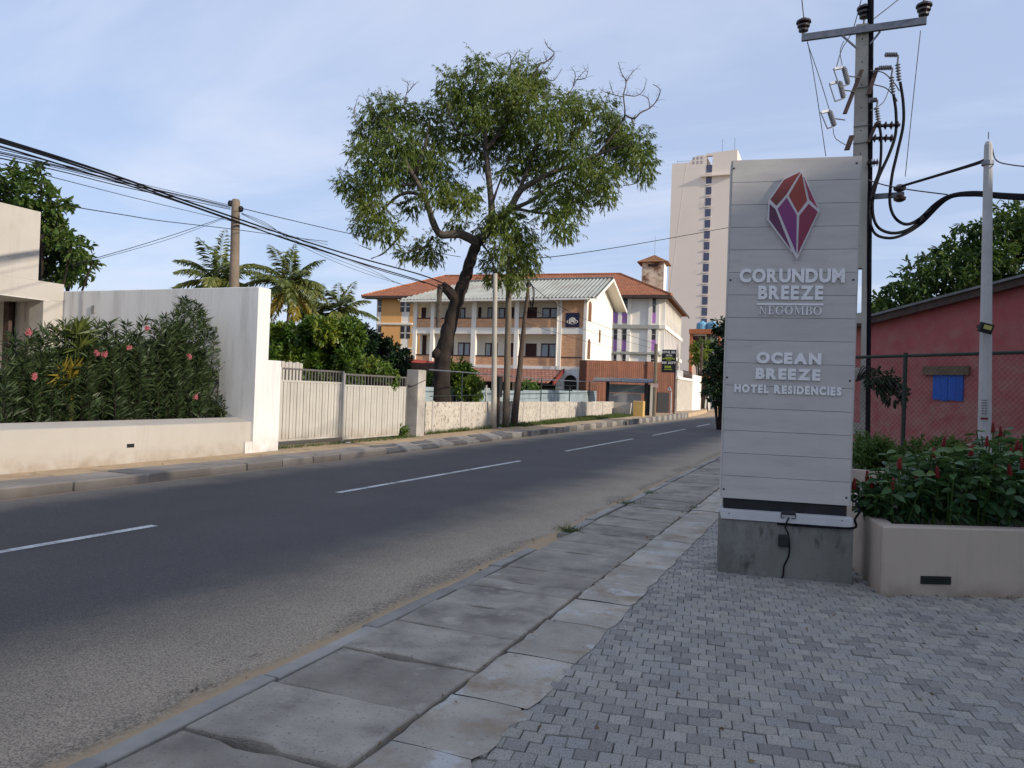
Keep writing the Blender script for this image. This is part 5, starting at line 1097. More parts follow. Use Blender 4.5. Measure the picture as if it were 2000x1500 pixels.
for (xa, xb, ya, yb) in ((1299, 1314, 697.5, 699), (1294, 1319, 700, 701.6), (1302, 1311, 703, 704), (1298, 1311, 714.5, 719), (1297, 1313, 721, 722.2)):
    a_, b_ = S3(xa, yb), S3(xb, ya); n_ = 7; mb = MB()
    for k in range(n_): mb.box(a_[0] + (b_[0] - a_[0]) * k / n_, a_[0] + (b_[0] - a_[0]) * (k + .75) / n_, KS - .02, KS - .002, a_[1] + (b_[1] - a_[1]) * .2 * (k % 2), b_[1])
    mb.build('lettering', GRN, hs)
# white walls further along the road
def along(x, y, X): return PX(x, y, X)
w1 = thing('white_shop_wall', 'bright white boundary wall with peeling paint beyond the slat screen', 'wall', (-13.0, 69, 0))
y0, y1, y2 = PX(1322, 780, -13.0).y, PX(1352, 780, -13.0).y, PX(1369, 780, -13.0).y
MB().box(-13.6, -13.0, y0, y1, -.1, PX(1340, 743, -13).z).build('wall', PEEL, w1)
MB().box(-13.62, -12.9, y0 - .1, y1 + .1, PX(1340, 743, -13).z + .003, PX(1340, 738.5, -13).z).build('canopy_slab', HWHITE, w1)
MB().box(-13.6, -13.05, y0, y0 + 3.0, PX(1326, 738.5, -13).z, PX(1326, 723, -13).z).build('sign_block', POSTW, w1)
mb = MB()
for k in range(14): yy = y0 + 3.2 + k * (y1 - y0 - 3.4) / 13; mb.tube([(-13.1, yy, PX(1340, 738.5, -13).z), (-13.1, yy + .25 * (-1) ** k, PX(1340, 724, -13).z)], .05, 4)
mb.build('lattice', DARKST, w1)
MB().box(-13.6, -13.02, y1 + .01, y2, -.1, PX(1360, 733, -13).z).build('end_wall', HWHITE, w1)
w2 = thing('far_fence', 'low pale fence panels near the end of the visible road', 'fence', (-13.6, y2, 0))
for k in range(5): a_ = y2 + .3 + k * 3.2; MB().box(-14.4, -14.3, a_, a_ + 3.0, -.1, 2.1 - .1 * k).build('panel', GATEW, w2)
t_, a_ = post_thing('utility_pole', 'thin dark pole at the end of the white boundary wall', 'utility pole', 1371, 670, 800, 84, .13, WOOD)
rb = thing('road_barrier', 'small striped barrier planks at the road end', 'barrier', PY(1405, 795, 96))
for k in range(4): q = PY(1405, 778 + k * 5.5, 96); MB().box(q.x - .7, q.x + 1.2, 96, 96.1, q.z - .11, q.z + .11).build('plank', HCREAM if k % 2 else DARKST, rb)

# ------------------------------------------------------------------ tower block, orange house with water tanks
TY = 215.0
def T(x, y): q = PY(x, y, TY); return q.x, q.z
tx0, tx1 = T(1306.5, 500)[0], T(1437, 400)[0]; tzl, tzr = T(1312, 320)[1], T(1437, 292)[1]; tzm = T(1345, 300)[1]
TWR = mat('tower_render', (0.80, 0.69, 0.59), (0.76, 0.65, 0.56), .05, .85, .0, 5, stain=((0.44, 0.38, 0.33)), sscale=.12, sth=(.6, .85))
tb = thing('tower_block', 'very tall beige tower block with one column of windows', 'building', (tx0, TY, 0))
xs1 = T(1346, 320)[0]; xs2 = T(1362, 300)[0]
mb = MB(); mb.prism([(tx0, TY, -.2), (tx1, TY, -.2), (tx1, TY, tzl - 2.0), (tx0, TY, tzl - 2.0)], (0, 26, 0)); mb.build('shaft', TWR, tb)
wxa, wxb = T(1380, 300)[0], T(1392, 300)[0]
MB().prism([(tx0, TY, tzl - 1.99), (xs1, TY, tzl - 1.99), (xs1, TY, tzl), (tx0, TY, tzl)], (0, 10, 0)).build('left_parapet', TWR, tb)
MB().prism([(xs1 + .01, TY, tzl - 1.99), (wxa, TY, tzl - 1.99), (wxa, TY, tzr - .8), (xs2, TY, tzr - .8), (xs1 + .01, TY, tzl + .2)], (0, 10, 0)).build('sloping_parapet', TWR, tb)
MB().prism([(wxb, TY, tzl - 1.99), (tx1, TY, tzl - 1.99), (tx1, TY, tzr), (wxb, TY, tzr - .3)], (0, 12, 0)).build('right_parapet', TWR, tb)
MB().box(wxa + .01, wxb - .01, TY, TY + 1.2, tzr - 1.1, tzr - .4).build('lintel', TWR, tb)
TGL = mat('tower_glass', (0.05, 0.055, 0.10), (0.07, 0.075, 0.13), .2, .2, 0, spec=.6)
n_ = 16; yw = [(330 + 21.45 * k) for k in range(n_)]
for k, y_ in enumerate(yw):
    xo = -(y_ - 330) * .036; q0, q1 = T(1379.5 + xo, y_ + 8), T(1391 + xo, y_ - 8); xm = (T(1385.3, 330)[0]); hw2 = (q1[0] - q0[0]) / 2
    f_ = MB().box(xm - hw2, xm + hw2, TY - .05, TY + .2, q0[1], q1[1]).build('window', TGL, tb)
    MB().box(xm - hw2 - .15, xm + hw2 + .15, TY - .25, TY - .06, q0[1] - .3, q0[1] - .02).build('sill', TWR, f_)
MB().box(T(1370, 346)[0], tx1, TY - 1.0, TY, T(1400, 344.5)[1], T(1400, 342.5)[1]).build('ledge', TWR, tb)
mb = MB(); p0, p1 = T(1341, 320), T(1308, 575); mb.tube([(p0[0], TY - .01, p0[1]), (p1[0], TY - .01, p1[1])], .03, 4); mb.build('cable', TWR, tb)
for k in range(6): xq = xs1 + (k % 3) * 1.1 + .9; MB().box(xq, xq + .6, TY - .03, TY + .1, tzl - .6 + 1.2 * (k // 3), tzl + .2 + 1.2 * (k // 3)).build('pierced_opening', mat('pierced_grey', (.40, .38, .38), (.36, .34, .34), 1, .8, 0), tb)
mb = MB(); mb.tube([(T(1322, 320)[0], TY + .5, tzl), (T(1322, 320)[0], TY + .5, tzl + 1.1)], .06, 4)
for xq in (1410, 1434): mb.tube([(T(xq, 290)[0], TY + 1, tzr), (T(xq, 290)[0], TY + 1, tzr + 3.5)], .07, 4)
mb.tube([(T(1322, 320)[0], TY + .5, tzl + .6), (xs1, TY + .5, tzl + .6)], .05, 4); mb.build('roof_rail', GALV, tb)
OY = 118.0
oh = thing('orange_house', 'orange concrete frame house under two blue tanks', 'house', PY(1370, 780, OY)); ORG[oh.name] = Vector(oh.location)
def O(x, y, dy=0): q = PY(x, y, OY + dy); return q.x, q.z
ORC = mat('orange_frame', (0.48, 0.16, 0.06), (0.38, 0.13, 0.055), .4, .85, .03, 10)
a_, b_ = O(1346, 652), O(1420, 643); MB().box(a_[0], b_[0], OY - .2, OY + 6, a_[1], b_[1]).build('roof_slab', ORC, oh)
for xa, xb, m_ in ((1350, 1379, HCREAM), (1385.5, 1399, POSTW), (1379.5, 1385, WGL)): a_, b_ = O(xa, 690), O(xb, 652.5); MB().box(a_[0], b_[0], OY + (.5 if m_ is not ORC else 0), OY + 3, 0, b_[1]).build('wall', m_, oh)
for xa in (1346, 1401): a_, b_ = O(xa, 690), O(xa + 7, 652.5); MB().box(a_[0], b_[0], OY, OY + .5, 0, b_[1]).build('column', ORC, oh)
a_, b_ = O(1352, 668), O(1377, 656); MB().box(a_[0], b_[0], OY + .3, OY + .49, a_[1], b_[1]).build('balcony_opening', MAROON, oh)
TANK = mat('sky_blue_tank', (0.16, 0.36, 0.50), (0.13, 0.30, 0.43), .8, .5, 0)
for i, xq in enumerate((1371, 1391)):
    q = PY(xq, 642, OY + 1.5); r_ = .85
    tk = thing('water_tank', ('sky blue plastic water tank on the orange roof, left of the pair', 'sky blue plastic water tank on the orange roof, right of the pair')[i], 'water tank', (q.x, q.y, O(1371, 643)[1]), 'blue roof tanks')
    MB().lathe((q.x, q.y, O(1371, 643)[1]), Z1, [(0, r_ * .96), (.12, r_), (.3, r_), (.34, r_ * .95), (.4, r_), (.65, r_), (.69, r_ * .95), (.75, r_), (.95, r_ * .97), (1.15, r_ * .75), (1.28, r_ * .35), (1.30, r_ * .3)], 18).build('shell', TANK, tk, smooth=False)
    MB().lathe((q.x, q.y, O(1371, 643)[1] + 1.3), Z1, [(0, r_ * .32), (.08, r_ * .32), (.1, r_ * .2)], 12).build('lid', TANK, tk)

# ------------------------------------------------------------------ unseen blocks added right of the frame, sized so their shadow covers the road
for (y0, y1, h_, lb) in ((-40, 30, 9.65, 'added unseen pale block casting shade over the forecourt, out of frame'), (31, 58, 9.5, 'added unseen pale block shading the road further along, out of frame')):
    rh = thing('shade_block', lb, 'building', (17, y0, 0))
    MB().box(17, 30, y0, y1, -.1, h_).build('wall', HCREAM, rh)
    for fl_i in range(3):
        for k in range(int((y1 - y0) / 4.2)):
            yy = y0 + 1.2 + k * 4.2; MB().box(16.93, 16.998, yy, yy + 1.8, 1.0 + fl_i * 3.2, 2.8 + fl_i * 3.2).build('window', WGL, rh)
    MB().box(16.7, 30.3, y0 - .2, y1 + .2, h_ + .003, h_ + .3).build('roof_slab', HWHITE, rh)
# ------------------------------------------------------------------ vegetation
def unit(v): return v / np.maximum(np.linalg.norm(v, axis=-1, keepdims=True), 1e-9)
def rdir(n): return unit(nr.normal(size=(n, 3)))
def leaf_arrays(Pb, D, L, W, fold=0.2, curl=0.15, wide=0.45, two=False):
    n = len(Pb); D = unit(D); Nn = nr.normal(size=(n, 3)) * 0.7 + np.array([0, 0, 1.0]); S = unit(np.cross(D, Nn)); Nn = np.cross(S, D)
    L = np.asarray(L).reshape(-1, 1) * np.ones((n, 1)); W = np.asarray(W).reshape(-1, 1) * np.ones((n, 1))
    if not two:
        V = np.stack([Pb, Pb + D * L * wide + S * W / 2 + Nn * W * fold, Pb + D * L - Nn * L * curl, Pb + D * L * wide - S * W / 2 + Nn * W * fold], 1)
        return V.reshape(-1, 3), np.arange(4 * n).reshape(-1, 4), 4
    V = np.stack([Pb, Pb + D * L * .3 + S * W * .46 + Nn * W * fold, Pb + D * L * .68 + S * W * .40 + Nn * (W * fold - L * curl * .4), Pb + D * L - Nn * L * curl,
                  Pb + D * L * .68 - S * W * .40 + Nn * (W * fold - L * curl * .4), Pb + D * L * .3 - S * W * .46 + Nn * W * fold], 1)
    b = np.arange(n) * 6
    return V.reshape(-1, 3), np.concatenate([np.stack([b, b + 1, b + 2, b + 3], 1), np.stack([b, b + 3, b + 4, b + 5], 1)]), 6
def foliage(name, parent, m, clumps, twigs, per, L, W, tl, out=0.6, droop=0.4, dirj=0.9, two=False, shell=0.45, fold=.2, curl=.15, tvar=.55, squash=1.0):
    """leaves on short twigs scattered through clumps [(centre, radius)]; returns the object"""
    PB, DD, TT = [], [], []
    for c, r in clumps:
        n = max(3, int(twigs * r * r)); u = rdir(n); rad = r * nr.random((n, 1)) ** shell
        base = np.array(c) + u * rad * np.array([1, 1, squash]); td = unit(u * out + rdir(n) * .7 + np.array([0, 0, -droop * .5]))
        ct = nr.random() * .5
        for k in range(per):
            t = (k + nr.random((n, 1))) / per
            PB.append(base + td * tl * t); DD.append(unit(td * .8 + rdir(n) * dirj + np.array([0, 0, -droop]))); TT.append(np.clip(ct + nr.random(n) * tvar, 0, 1))
    Pb, D, T_ = np.concatenate(PB), np.concatenate(DD), np.concatenate(TT)
    n = len(Pb); V, Fq, k = leaf_arrays(Pb, D, L * nr.uniform(.65, 1.2, n), W * nr.uniform(.7, 1.2, n), fold, curl, two=two)
    org = ORG[parent.name] if parent is not None else Vector((0, 0, 0)); V = V - np.array(org)
    return link(name, np_mesh(name, V, Fq, np.repeat(T_, k), m), parent)
def pxc(lst, sc, ox, oy, d, dv, rs=1.0):
    out = []
    for (x, y, r) in lst:
        dd = d + nr.uniform(-dv, dv); out.append((P(ox + x / sc, oy + y / sc, dd), r / sc * dd / F * rs))
    return out
LF_MAIN = leafmat('tree_leaves', [(0.050, 0.088, 0.014), (0.10, 0.15, 0.02), (0.17, 0.215, 0.028), (0.25, 0.265, 0.04)])
LF_BUSH = leafmat('bush_leaves', [(0.036, 0.08, 0.014), (0.085, 0.16, 0.02), (0.18, 0.25, 0.03), (0.33, 0.35, 0.045)], .35, .35, .5)
LF_DARK = leafmat('dark_leaves', [(0.010, 0.026, 0.008), (0.018, 0.042, 0.012), (0.03, 0.06, 0.016)], .45, .25)
LF_LEFT = leafmat('almond_leaves', [(0.030, 0.065, 0.014), (0.055, 0.105, 0.018), (0.095, 0.15, 0.028), (0.15, 0.19, 0.04)], .45, .4)
LF_OLE = leafmat('oleander_leaves', [(0.030, 0.052, 0.022), (0.046, 0.076, 0.028), (0.07, 0.105, 0.036), (0.10, 0.135, 0.046)], .5, .25)
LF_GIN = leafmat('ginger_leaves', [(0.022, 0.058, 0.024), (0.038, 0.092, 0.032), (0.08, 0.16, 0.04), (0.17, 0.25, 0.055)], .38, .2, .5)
LF_FERN = leafmat('fern_leaves', [(0.06, 0.115, 0.022), (0.095, 0.175, 0.03), (0.15, 0.24, 0.04)], .5, .3)
LF_PALM = leafmat('palm_leaves', [(0.07, 0.10, 0.025), (0.11, 0.14, 0.03), (0.17, 0.185, 0.04), (0.26, 0.235, 0.055)], .4, .25, .5)
LF_YEL = leafmat('dry_palm_leaves', [(0.26, 0.20, 0.03), (0.34, 0.27, 0.04), (0.40, 0.30, 0.06)], .5, .3)
GRASSM = leafmat('grass_blades', [(0.035, 0.075, 0.014), (0.06, 0.11, 0.018), (0.10, 0.14, 0.03), (0.20, 0.17, 0.07)], .6, .3)

# --- big roadside tree
D0 = 31.0
tb_ = P(862, 800, D0); tree = thing('roadside_tree', 'large dark-trunked tree with airy drooping crown behind the panel wall', 'tree', (tb_.x, tb_.y, 0))
def C4(x, y, dd=0.0): return P(640 + x / 2.941, 80 + y / 2.941, D0 + dd)
trunk = [P(862, 812, D0), P(861.5, 770, D0), P(862, 735, D0), P(866, 695, D0), P(875, 650, D0), P(887, 605, D0), P(901, 565, D0 - .1), P(913, 530, D0), P(926, 488, D0), P(938, 468, D0)]
mb = MB(); tp_ = spline(trunk, 5); mb.tube([p + Vector((nr.uniform(-.02, .02), nr.uniform(-.02, .02), 0)) for p in tp_], [.41 - .22 * (k / len(tp_)) ** .8 + .05 * math.exp(-k / 3) + .018 * math.sin(k * 1.9) for k in range(len(tp_))], 14)
mb.tube([P(848, 700, D0 - .2), P(852, 692, D0 - .2), P(858, 685, D0)], [.12, .2, .22], 8)
mb.build('trunk', BARK, tree, smooth=True)
mb = MB(); mb.tube([P(889, 583, D0 - .1), P(878, 570, D0 - .3), P(863, 556, D0 - .4)], [.24, .21, .17], 10); mb.build('cut_stump', BARK, tree)
mb = MB(); mb.tube(spline([P(861, 556, D0 - .45), P(858, 580, D0 - .45), P(857, 612, D0 - .45), P(855, 640, D0 - .45)], 3), [.13, .12, .12, .1, .1, .1, .1, .09, .09, .06], 8); mb.build('dead_branch', BARKL, tree)
limbs = [([(870, 1165), (800, 1125), (740, 1108), (650, 1112), (605, 1040), (570, 930), (520, 820), (460, 720), (400, 600), (330, 450)], .26, .05, -1.0),
         ([(560, 900), (470, 870), (390, 900), (320, 970), (260, 1030)], .11, .03, .6), ([(440, 1090), (380, 1160), (320, 1220), (250, 1250)], .07, .02, .3), ([(605, 1120), (560, 1180), (440, 1220)], .07, .02, .2),
         ([(520, 820), (400, 830), (250, 830), (130, 810)], .08, .02, -.8), ([(490, 780), (560, 600), (580, 460)], .08, .02, -1.2),
         ([(880, 1150), (930, 1060), (942, 960), (922, 760), (908, 620), (898, 490), (842, 400), (835, 320), (862, 200), (868, 90)], .20, .04, .3),
         ([(908, 620), (985, 530), (1035, 400), (1020, 320), (1060, 260), (1110, 170)], .12, .03, .9), ([(1030, 340), (1110, 300), (1230, 325), (1390, 325)], .07, .02, 1.2),
         ([(900, 500), (800, 540), (720, 490), (690, 360)], .09, .02, -.6), ([(850, 310), (910, 220)], .05, .02, 0),
         ([(900, 1120), (980, 1030), (1045, 970), (1092, 880), (1150, 828), (1300, 752), (1430, 708), (1560, 650), (1700, 605), (1850, 595)], .22, .04, -.5),
         ([(1092, 880), (1132, 780), (1190, 620), (1235, 500), (1310, 440), (1410, 405), (1500, 400)], .11, .03, .8), ([(1045, 970), (1180, 912), (1340, 800), (1440, 828), (1540, 888), (1630, 892)], .12, .03, -1.0),
         ([(1060, 960), (1200, 985), (1290, 1000), (1360, 1060)], .09, .03, -.4), ([(945, 930), (992, 800), (1050, 640)], .08, .02, .4), ([(1350, 790), (1380, 850), (1410, 930)], .06, .02, -1.0),
         ([(900, 1120), (1000, 1110), (1080, 1150), (1110, 1260)], .09, .02, -.7), ([(890, 1170), (930, 1230), (960, 1330)], .06, .02, -.5), ([(1560, 650), (1620, 560), (1660, 510)], .08, .03, -.4)]
for pts, r0, r1, dd in limbs:
    mb = MB()
    n_ = len(pts); pp_ = spline([C4(x, y, dd * (k / (n_ - 1))) for k, (x, y) in enumerate(pts)], 4); mb.tube(pp_, [.82 * (r0 + (r1 - r0) * k / (len(pp_) - 1)) + .008 * math.sin(k * 1.7) for k in range(len(pp_))], 8)
    mb.build('limb', BARKL, tree, smooth=True)
bare = [[(1655, 520), (1700, 440), (1710, 400), (1700, 310), (1712, 240), (1690, 180), (1672, 125)], [(1710, 240), (1740, 190), (1775, 165)], [(1702, 320), (1650, 312), (1590, 290), (1565, 275)], [(1640, 312), (1620, 250)], [(1706, 425), (1760, 450), (1800, 410), (1850, 385), (1895, 335), (1912, 280), (1870, 245)],
        [(1705, 312), (1770, 318), (1810, 290), (1830, 225)], [(1850, 385), (1835, 330), (1780, 300)], [(1745, 445), (1760, 500)], [(1180, 200), (1215, 140), (1260, 115), (1298, 70), (1265, 40), (1250, 0)], [(1260, 115), (1240, 60)], [(1230, 190), (1275, 140), (1300, 100)],
        [(1250, 215), (1300, 230), (1335, 180)], [(1380, 310), (1410, 260), (1430, 220), (1490, 155)], [(1410, 260), (1420, 190), (1400, 155)], [(1430, 225), (1480, 210), (1495, 170)], [(1150, 130), (1160, 60)], [(1050, 160), (1040, 70), (975, 95)], [(1060, 110), (1090, 60)], [(440, 350), (460, 250), (430, 230)], [(460, 300), (500, 250)], [(1000, 150), (970, 100)],
        [(200, 500), (150, 430), (175, 320)], [(250, 400), (210, 320)], [(320, 350), (300, 270)], [(110, 820), (60, 740)], [(250, 1200), (200, 1180)], [(1700, 830), (1760, 825), (1800, 800)]]
for pts in bare:
    mb = MB()
    pp_ = spline([C4(x + nr.uniform(-4, 4), y + nr.uniform(-4, 4), -.3 + nr.uniform(-.2, .2)) for x, y in pts], 4); r0 = .035 if len(pts) > 4 else .018
    mb.tube(pp_, [r0 * (1 - .75 * k / (len(pp_) - 1)) + .004 for k in range(len(pp_))], 5)
    for _ in range(len(pts) * 3):
        k = int(nr.integers(1, len(pp_))); p_ = pp_[k]; v_ = Vector(rdir(1)[0]) * nr.uniform(.15, .42); v_.z = abs(v_.z) * .7; mb.tube([p_, p_ + v_ * .5 + Vector((0, 0, .03)), p_ + v_], [.008, .006, .003], 3)
    mb.build('bare_branch', BARKL, tree)
CL = [(300, 420, 110), (420, 400, 80), (580, 450, 105), (250, 540, 100), (400, 580, 120), (520, 620, 95), (190, 640, 65), (300, 740, 110), (200, 850, 105), (420, 740, 95), (560, 740, 90), (110, 810, 55), (260, 950, 85), (470, 940, 60), (220, 1050, 75), (350, 1080, 75), (620, 880, 75), (580, 1190, 85), (450, 1225, 48), (690, 830, 85), (760, 930, 80), (830, 880, 60), (660, 560, 80), (640, 680, 70),
      (720, 250, 85), (865, 140, 65), (700, 340, 70), (820, 290, 85), (950, 250, 95), (1100, 190, 78), (1180, 210, 85), (1000, 350, 105), (860, 420, 85), (960, 480, 100), (1100, 330, 95), (1200, 280, 60), (860, 640, 90), (780, 560, 80), (1050, 560, 110), (1120, 470, 110), (770, 430, 70),
      (1300, 380, 90), (1400, 360, 70), (1480, 400, 90), (1590, 390, 60), (1250, 480, 90), (1400, 510, 80), (1300, 620, 90), (1150, 670, 100), (1040, 740, 70), (1420, 670, 90), (1520, 700, 90), (1620, 540, 90), (1700, 560, 90), (1780, 600, 90), (1820, 690, 70), (1700, 690, 80), (1600, 790, 90), (1500, 820, 75), (1380, 840, 90), (1280, 950, 90), (1420, 930, 80), (1350, 1060, 80), (1590, 890, 55), (1820, 780, 38), (1240, 860, 55), (1220, 740, 70), (1650, 460, 45),
      (1010, 1020, 90), (1080, 1090, 90), (1000, 1170, 70), (1130, 1200, 85), (1070, 1280, 85), (940, 1260, 55), (960, 1340, 55), (1150, 1285, 55), (890, 1080, 55), (740, 1050, 50), (1030, 1360, 50), (1090, 1390, 35)]
cl = pxc(CL, 2.941, 640, 80, D0, 2.6, 1.05)
fo = foliage('crown', tree, LF_MAIN, cl, 320, 11, .20, .042, .32, out=.7, droop=.75, dirj=.55, shell=.55, curl=.2)
fo2 = foliage('crown_edge', tree, LF_MAIN, [(c, r * 1.28) for c, r in cl], 40, 9, .20, .032, .34, out=.9, droop=.8, dirj=.5, shell=.25)

# --- other trees and bushes behind the gate
def bush(name, label, cat, px, d, dv, m, twigs, per, L, W, tl, trunk=None, two=True, root=None, **kw):
    cl = [(P(x, y, d + nr.uniform(-dv, dv)), r * d / F) for x, y, r in px]
    bx_ = sum(c.x for c, r in cl) / len(cl); by_ = sum(c.y for c, r in cl) / len(cl)
    t_ = thing(name, label, cat, (bx_, by_, 0)); foliage('crown', t_, m, cl, twigs, per, L, W, tl, two=two, **kw)
    mb = MB(); zmin = min(c.z for c, r in cl)
    for c, r in cl[::max(1, len(cl) // 9)]:
        b_ = root or Vector((bx_ + nr.uniform(-.25, .25), by_ + nr.uniform(-.25, .25), -.1)); mb.tube(spline([b_, b_.lerp(c, .45) + Vector((0, 0, .25)), c], 4), [(trunk or .06) * (1 - .085 * k) for k in range(9)], 6)
    mb.build('stems', BARK, t_); return t_
def grid(x0, x1, y0f, y1, st, r, j):
    o = []; x = x0
    while x < x1:
        y = y0f(x) + r * .8
        while y < y1: o.append((x + rng.uniform(-j, j), y + rng.uniform(-j, j), r * rng.uniform(.75, 1.25))); y += st
        x += st
    return o
top1 = lambda x: 634 + 8 * math.sin(x * .05) - (0 if x < 690 else -(x - 690) * .5)
bush('almond_bush', 'dense bush of glossy yellow-green leaves behind the white gate', 'bush', grid(528, 700, lambda x: 633 + 5 * math.sin(x * .06), 770, 26, 20, 5), 26.5, 1.0, LF_BUSH, 800, 7, .20, .09, .16, out=.9, droop=.05, dirj=.8, curl=.1)
bush('dark_bush', 'large dark green bush between the bright bush and the hotel', 'bush', grid(690, 792, lambda x: 634 + max(0, (x - 700)) * .62, 760, 24, 19, 5), 33, 1.2, LF_DARK, 560, 7, .2, .09, .16, out=.9, droop=.1)
bush('drooping_shrub', 'small bright shrub drooping over the right gate leaf', 'bush', [(700, 722, 14), (720, 716, 15), (742, 720, 15), (756, 732, 14), (764, 746, 9), (712, 735, 16), (735, 738, 16), (695, 738, 12), (768, 757, 5)], 23.6, .4, LF_BUSH, 2200, 7, .13, .045, .16, out=.8, droop=.5)
bush('leaning_shrub', 'rounded bright green shrub just right of the big tree trunk', 'bush', [(880, 722, 14), (898, 722, 15), (912, 734, 15), (922, 750, 13), (928, 765, 10), (894, 742, 18), (880, 752, 16), (906, 758, 14), (842, 742, 12), (852, 758, 12), (935, 752, 6), (920, 780, 6)], 32.5, .8, LF_BUSH, 950, 7, .2, .075, .2, out=.8, droop=.4)
bush('shade_plants', 'green plants under the pink lean-to roof', 'bush', [(1030, 752, 9), (1042, 750, 9), (1020, 757, 8), (1040, 762, 8), (890, 768, 8)], 52, .4, LF_FERN, 200, 6, .3, .08, .25)
# left tree behind the white house
LT = [(10, 350, 30), (45, 345, 16), (70, 345, 20), (82, 350, 14), (20, 390, 30), (60, 385, 25), (95, 385, 18), (125, 398, 14), (110, 405, 14), (85, 420, 25), (95, 450, 28), (120, 470, 28), (140, 478, 20), (90, 490, 28), (125, 505, 28), (150, 500, 22), (165, 510, 15), (110, 530, 26), (145, 530, 20), (165, 535, 12), (90, 545, 20), (135, 550, 12), (170, 490, 10), (144, 458, 9), (-40, 360, 40), (-30, 420, 40), (40, 420, 25), (60, 460, 25), (50, 510, 25), (-60, 480, 40), (180, 512, 7)]
bush('almond_tree', 'leafy tree rising behind the white house at the left edge', 'tree', LT, 31, 1.3, LF_LEFT, 130, 7, .30, .13, .26, trunk=.09, out=.8, droop=.25, dirj=.8, shell=.5)
# tree behind the red house
def rtop(x): return 560 - (x - 1725) * .72 if x < 1930 else 412 - (x - 1930) * .1
RTC = grid(1722, 2140, rtop, 640, 24, 20, 7)
bush('mango_tree', 'broad dark leafy tree rising behind the red house roof', 'tree', RTC, 22.5, 1.2, LF_LEFT, 210, 7, .22, .08, .24, trunk=.09, out=.8, droop=.3, dirj=.8, shell=.5)
bush('shade_branch', 'leafy branch reaching out beside the power pole over the fence', 'bush', [(1700, 738, 9), (1716, 742, 13), (1735, 745, 12), (1748, 752, 11), (1758, 765, 9), (1725, 762, 9), (1745, 775, 7), (1765, 778, 5)], 13.6, .15, LF_DARK, 1500, 6, .13, .05, .1, trunk=.012, root=P(1672, 745, 13.9))
bush('street_tree', 'dark leafy tree showing at the left edge of the sign', 'tree', [(1402, 640, 9), (1410, 632, 9), (1420, 650, 18), (1440, 640, 25), (1400, 672, 9), (1398, 695, 12), (1412, 700, 20), (1390, 715, 12), (1385, 738, 10), (1398, 740, 16), (1420, 750, 25), (1378, 758, 7), (1392, 762, 10), (1412, 770, 18), (1395, 780, 8), (1450, 700, 40), (1450, 760, 35)], 40, 1.5, LF_DARK, 230, 7, .27, .10, .22, trunk=.05)
bush('light_tree', 'pale green feathery tree beyond the white boundary wall', 'tree', [(1360, 675, 8), (1372, 672, 9), (1384, 676, 9), (1362, 688, 9), (1375, 690, 10), (1388, 690, 9), (1358, 700, 7), (1370, 705, 8), (1382, 705, 9), (1392, 672, 7)], 90, 1, LF_BUSH, 90, 7, .5, .14, .4, trunk=.12)
bush('red_leaf_shrub', 'small reddish shrub by the far fence', 'bush', [(1377, 735, 6), (1384, 730, 6), (1380, 742, 6)], 88, .5, leafmat('red_leaves', [(0.16, .05, .03), (.24, .09, .05), (.12, .09, .03)]), 90, 6, .4, .14, .3)
# distant belt of trees
belt = MB(); far = thing('far_trees', 'distant dark tree line beyond the houses', 'trees', (-150, 260, 0)); far['kind'] = 'stuff'; del far['category']
cl = []
for k in range(46):
    a_ = -75 + k * 2.6; cl.append((Vector((a_ * 2.2 - 20, 250 + 40 * math.sin(k * 1.3), rng.uniform(2, 5))), rng.uniform(5, 8)))
foliage('crown', far, LF_DARK, cl, 6, 5, 1.6, .8, 1.2)

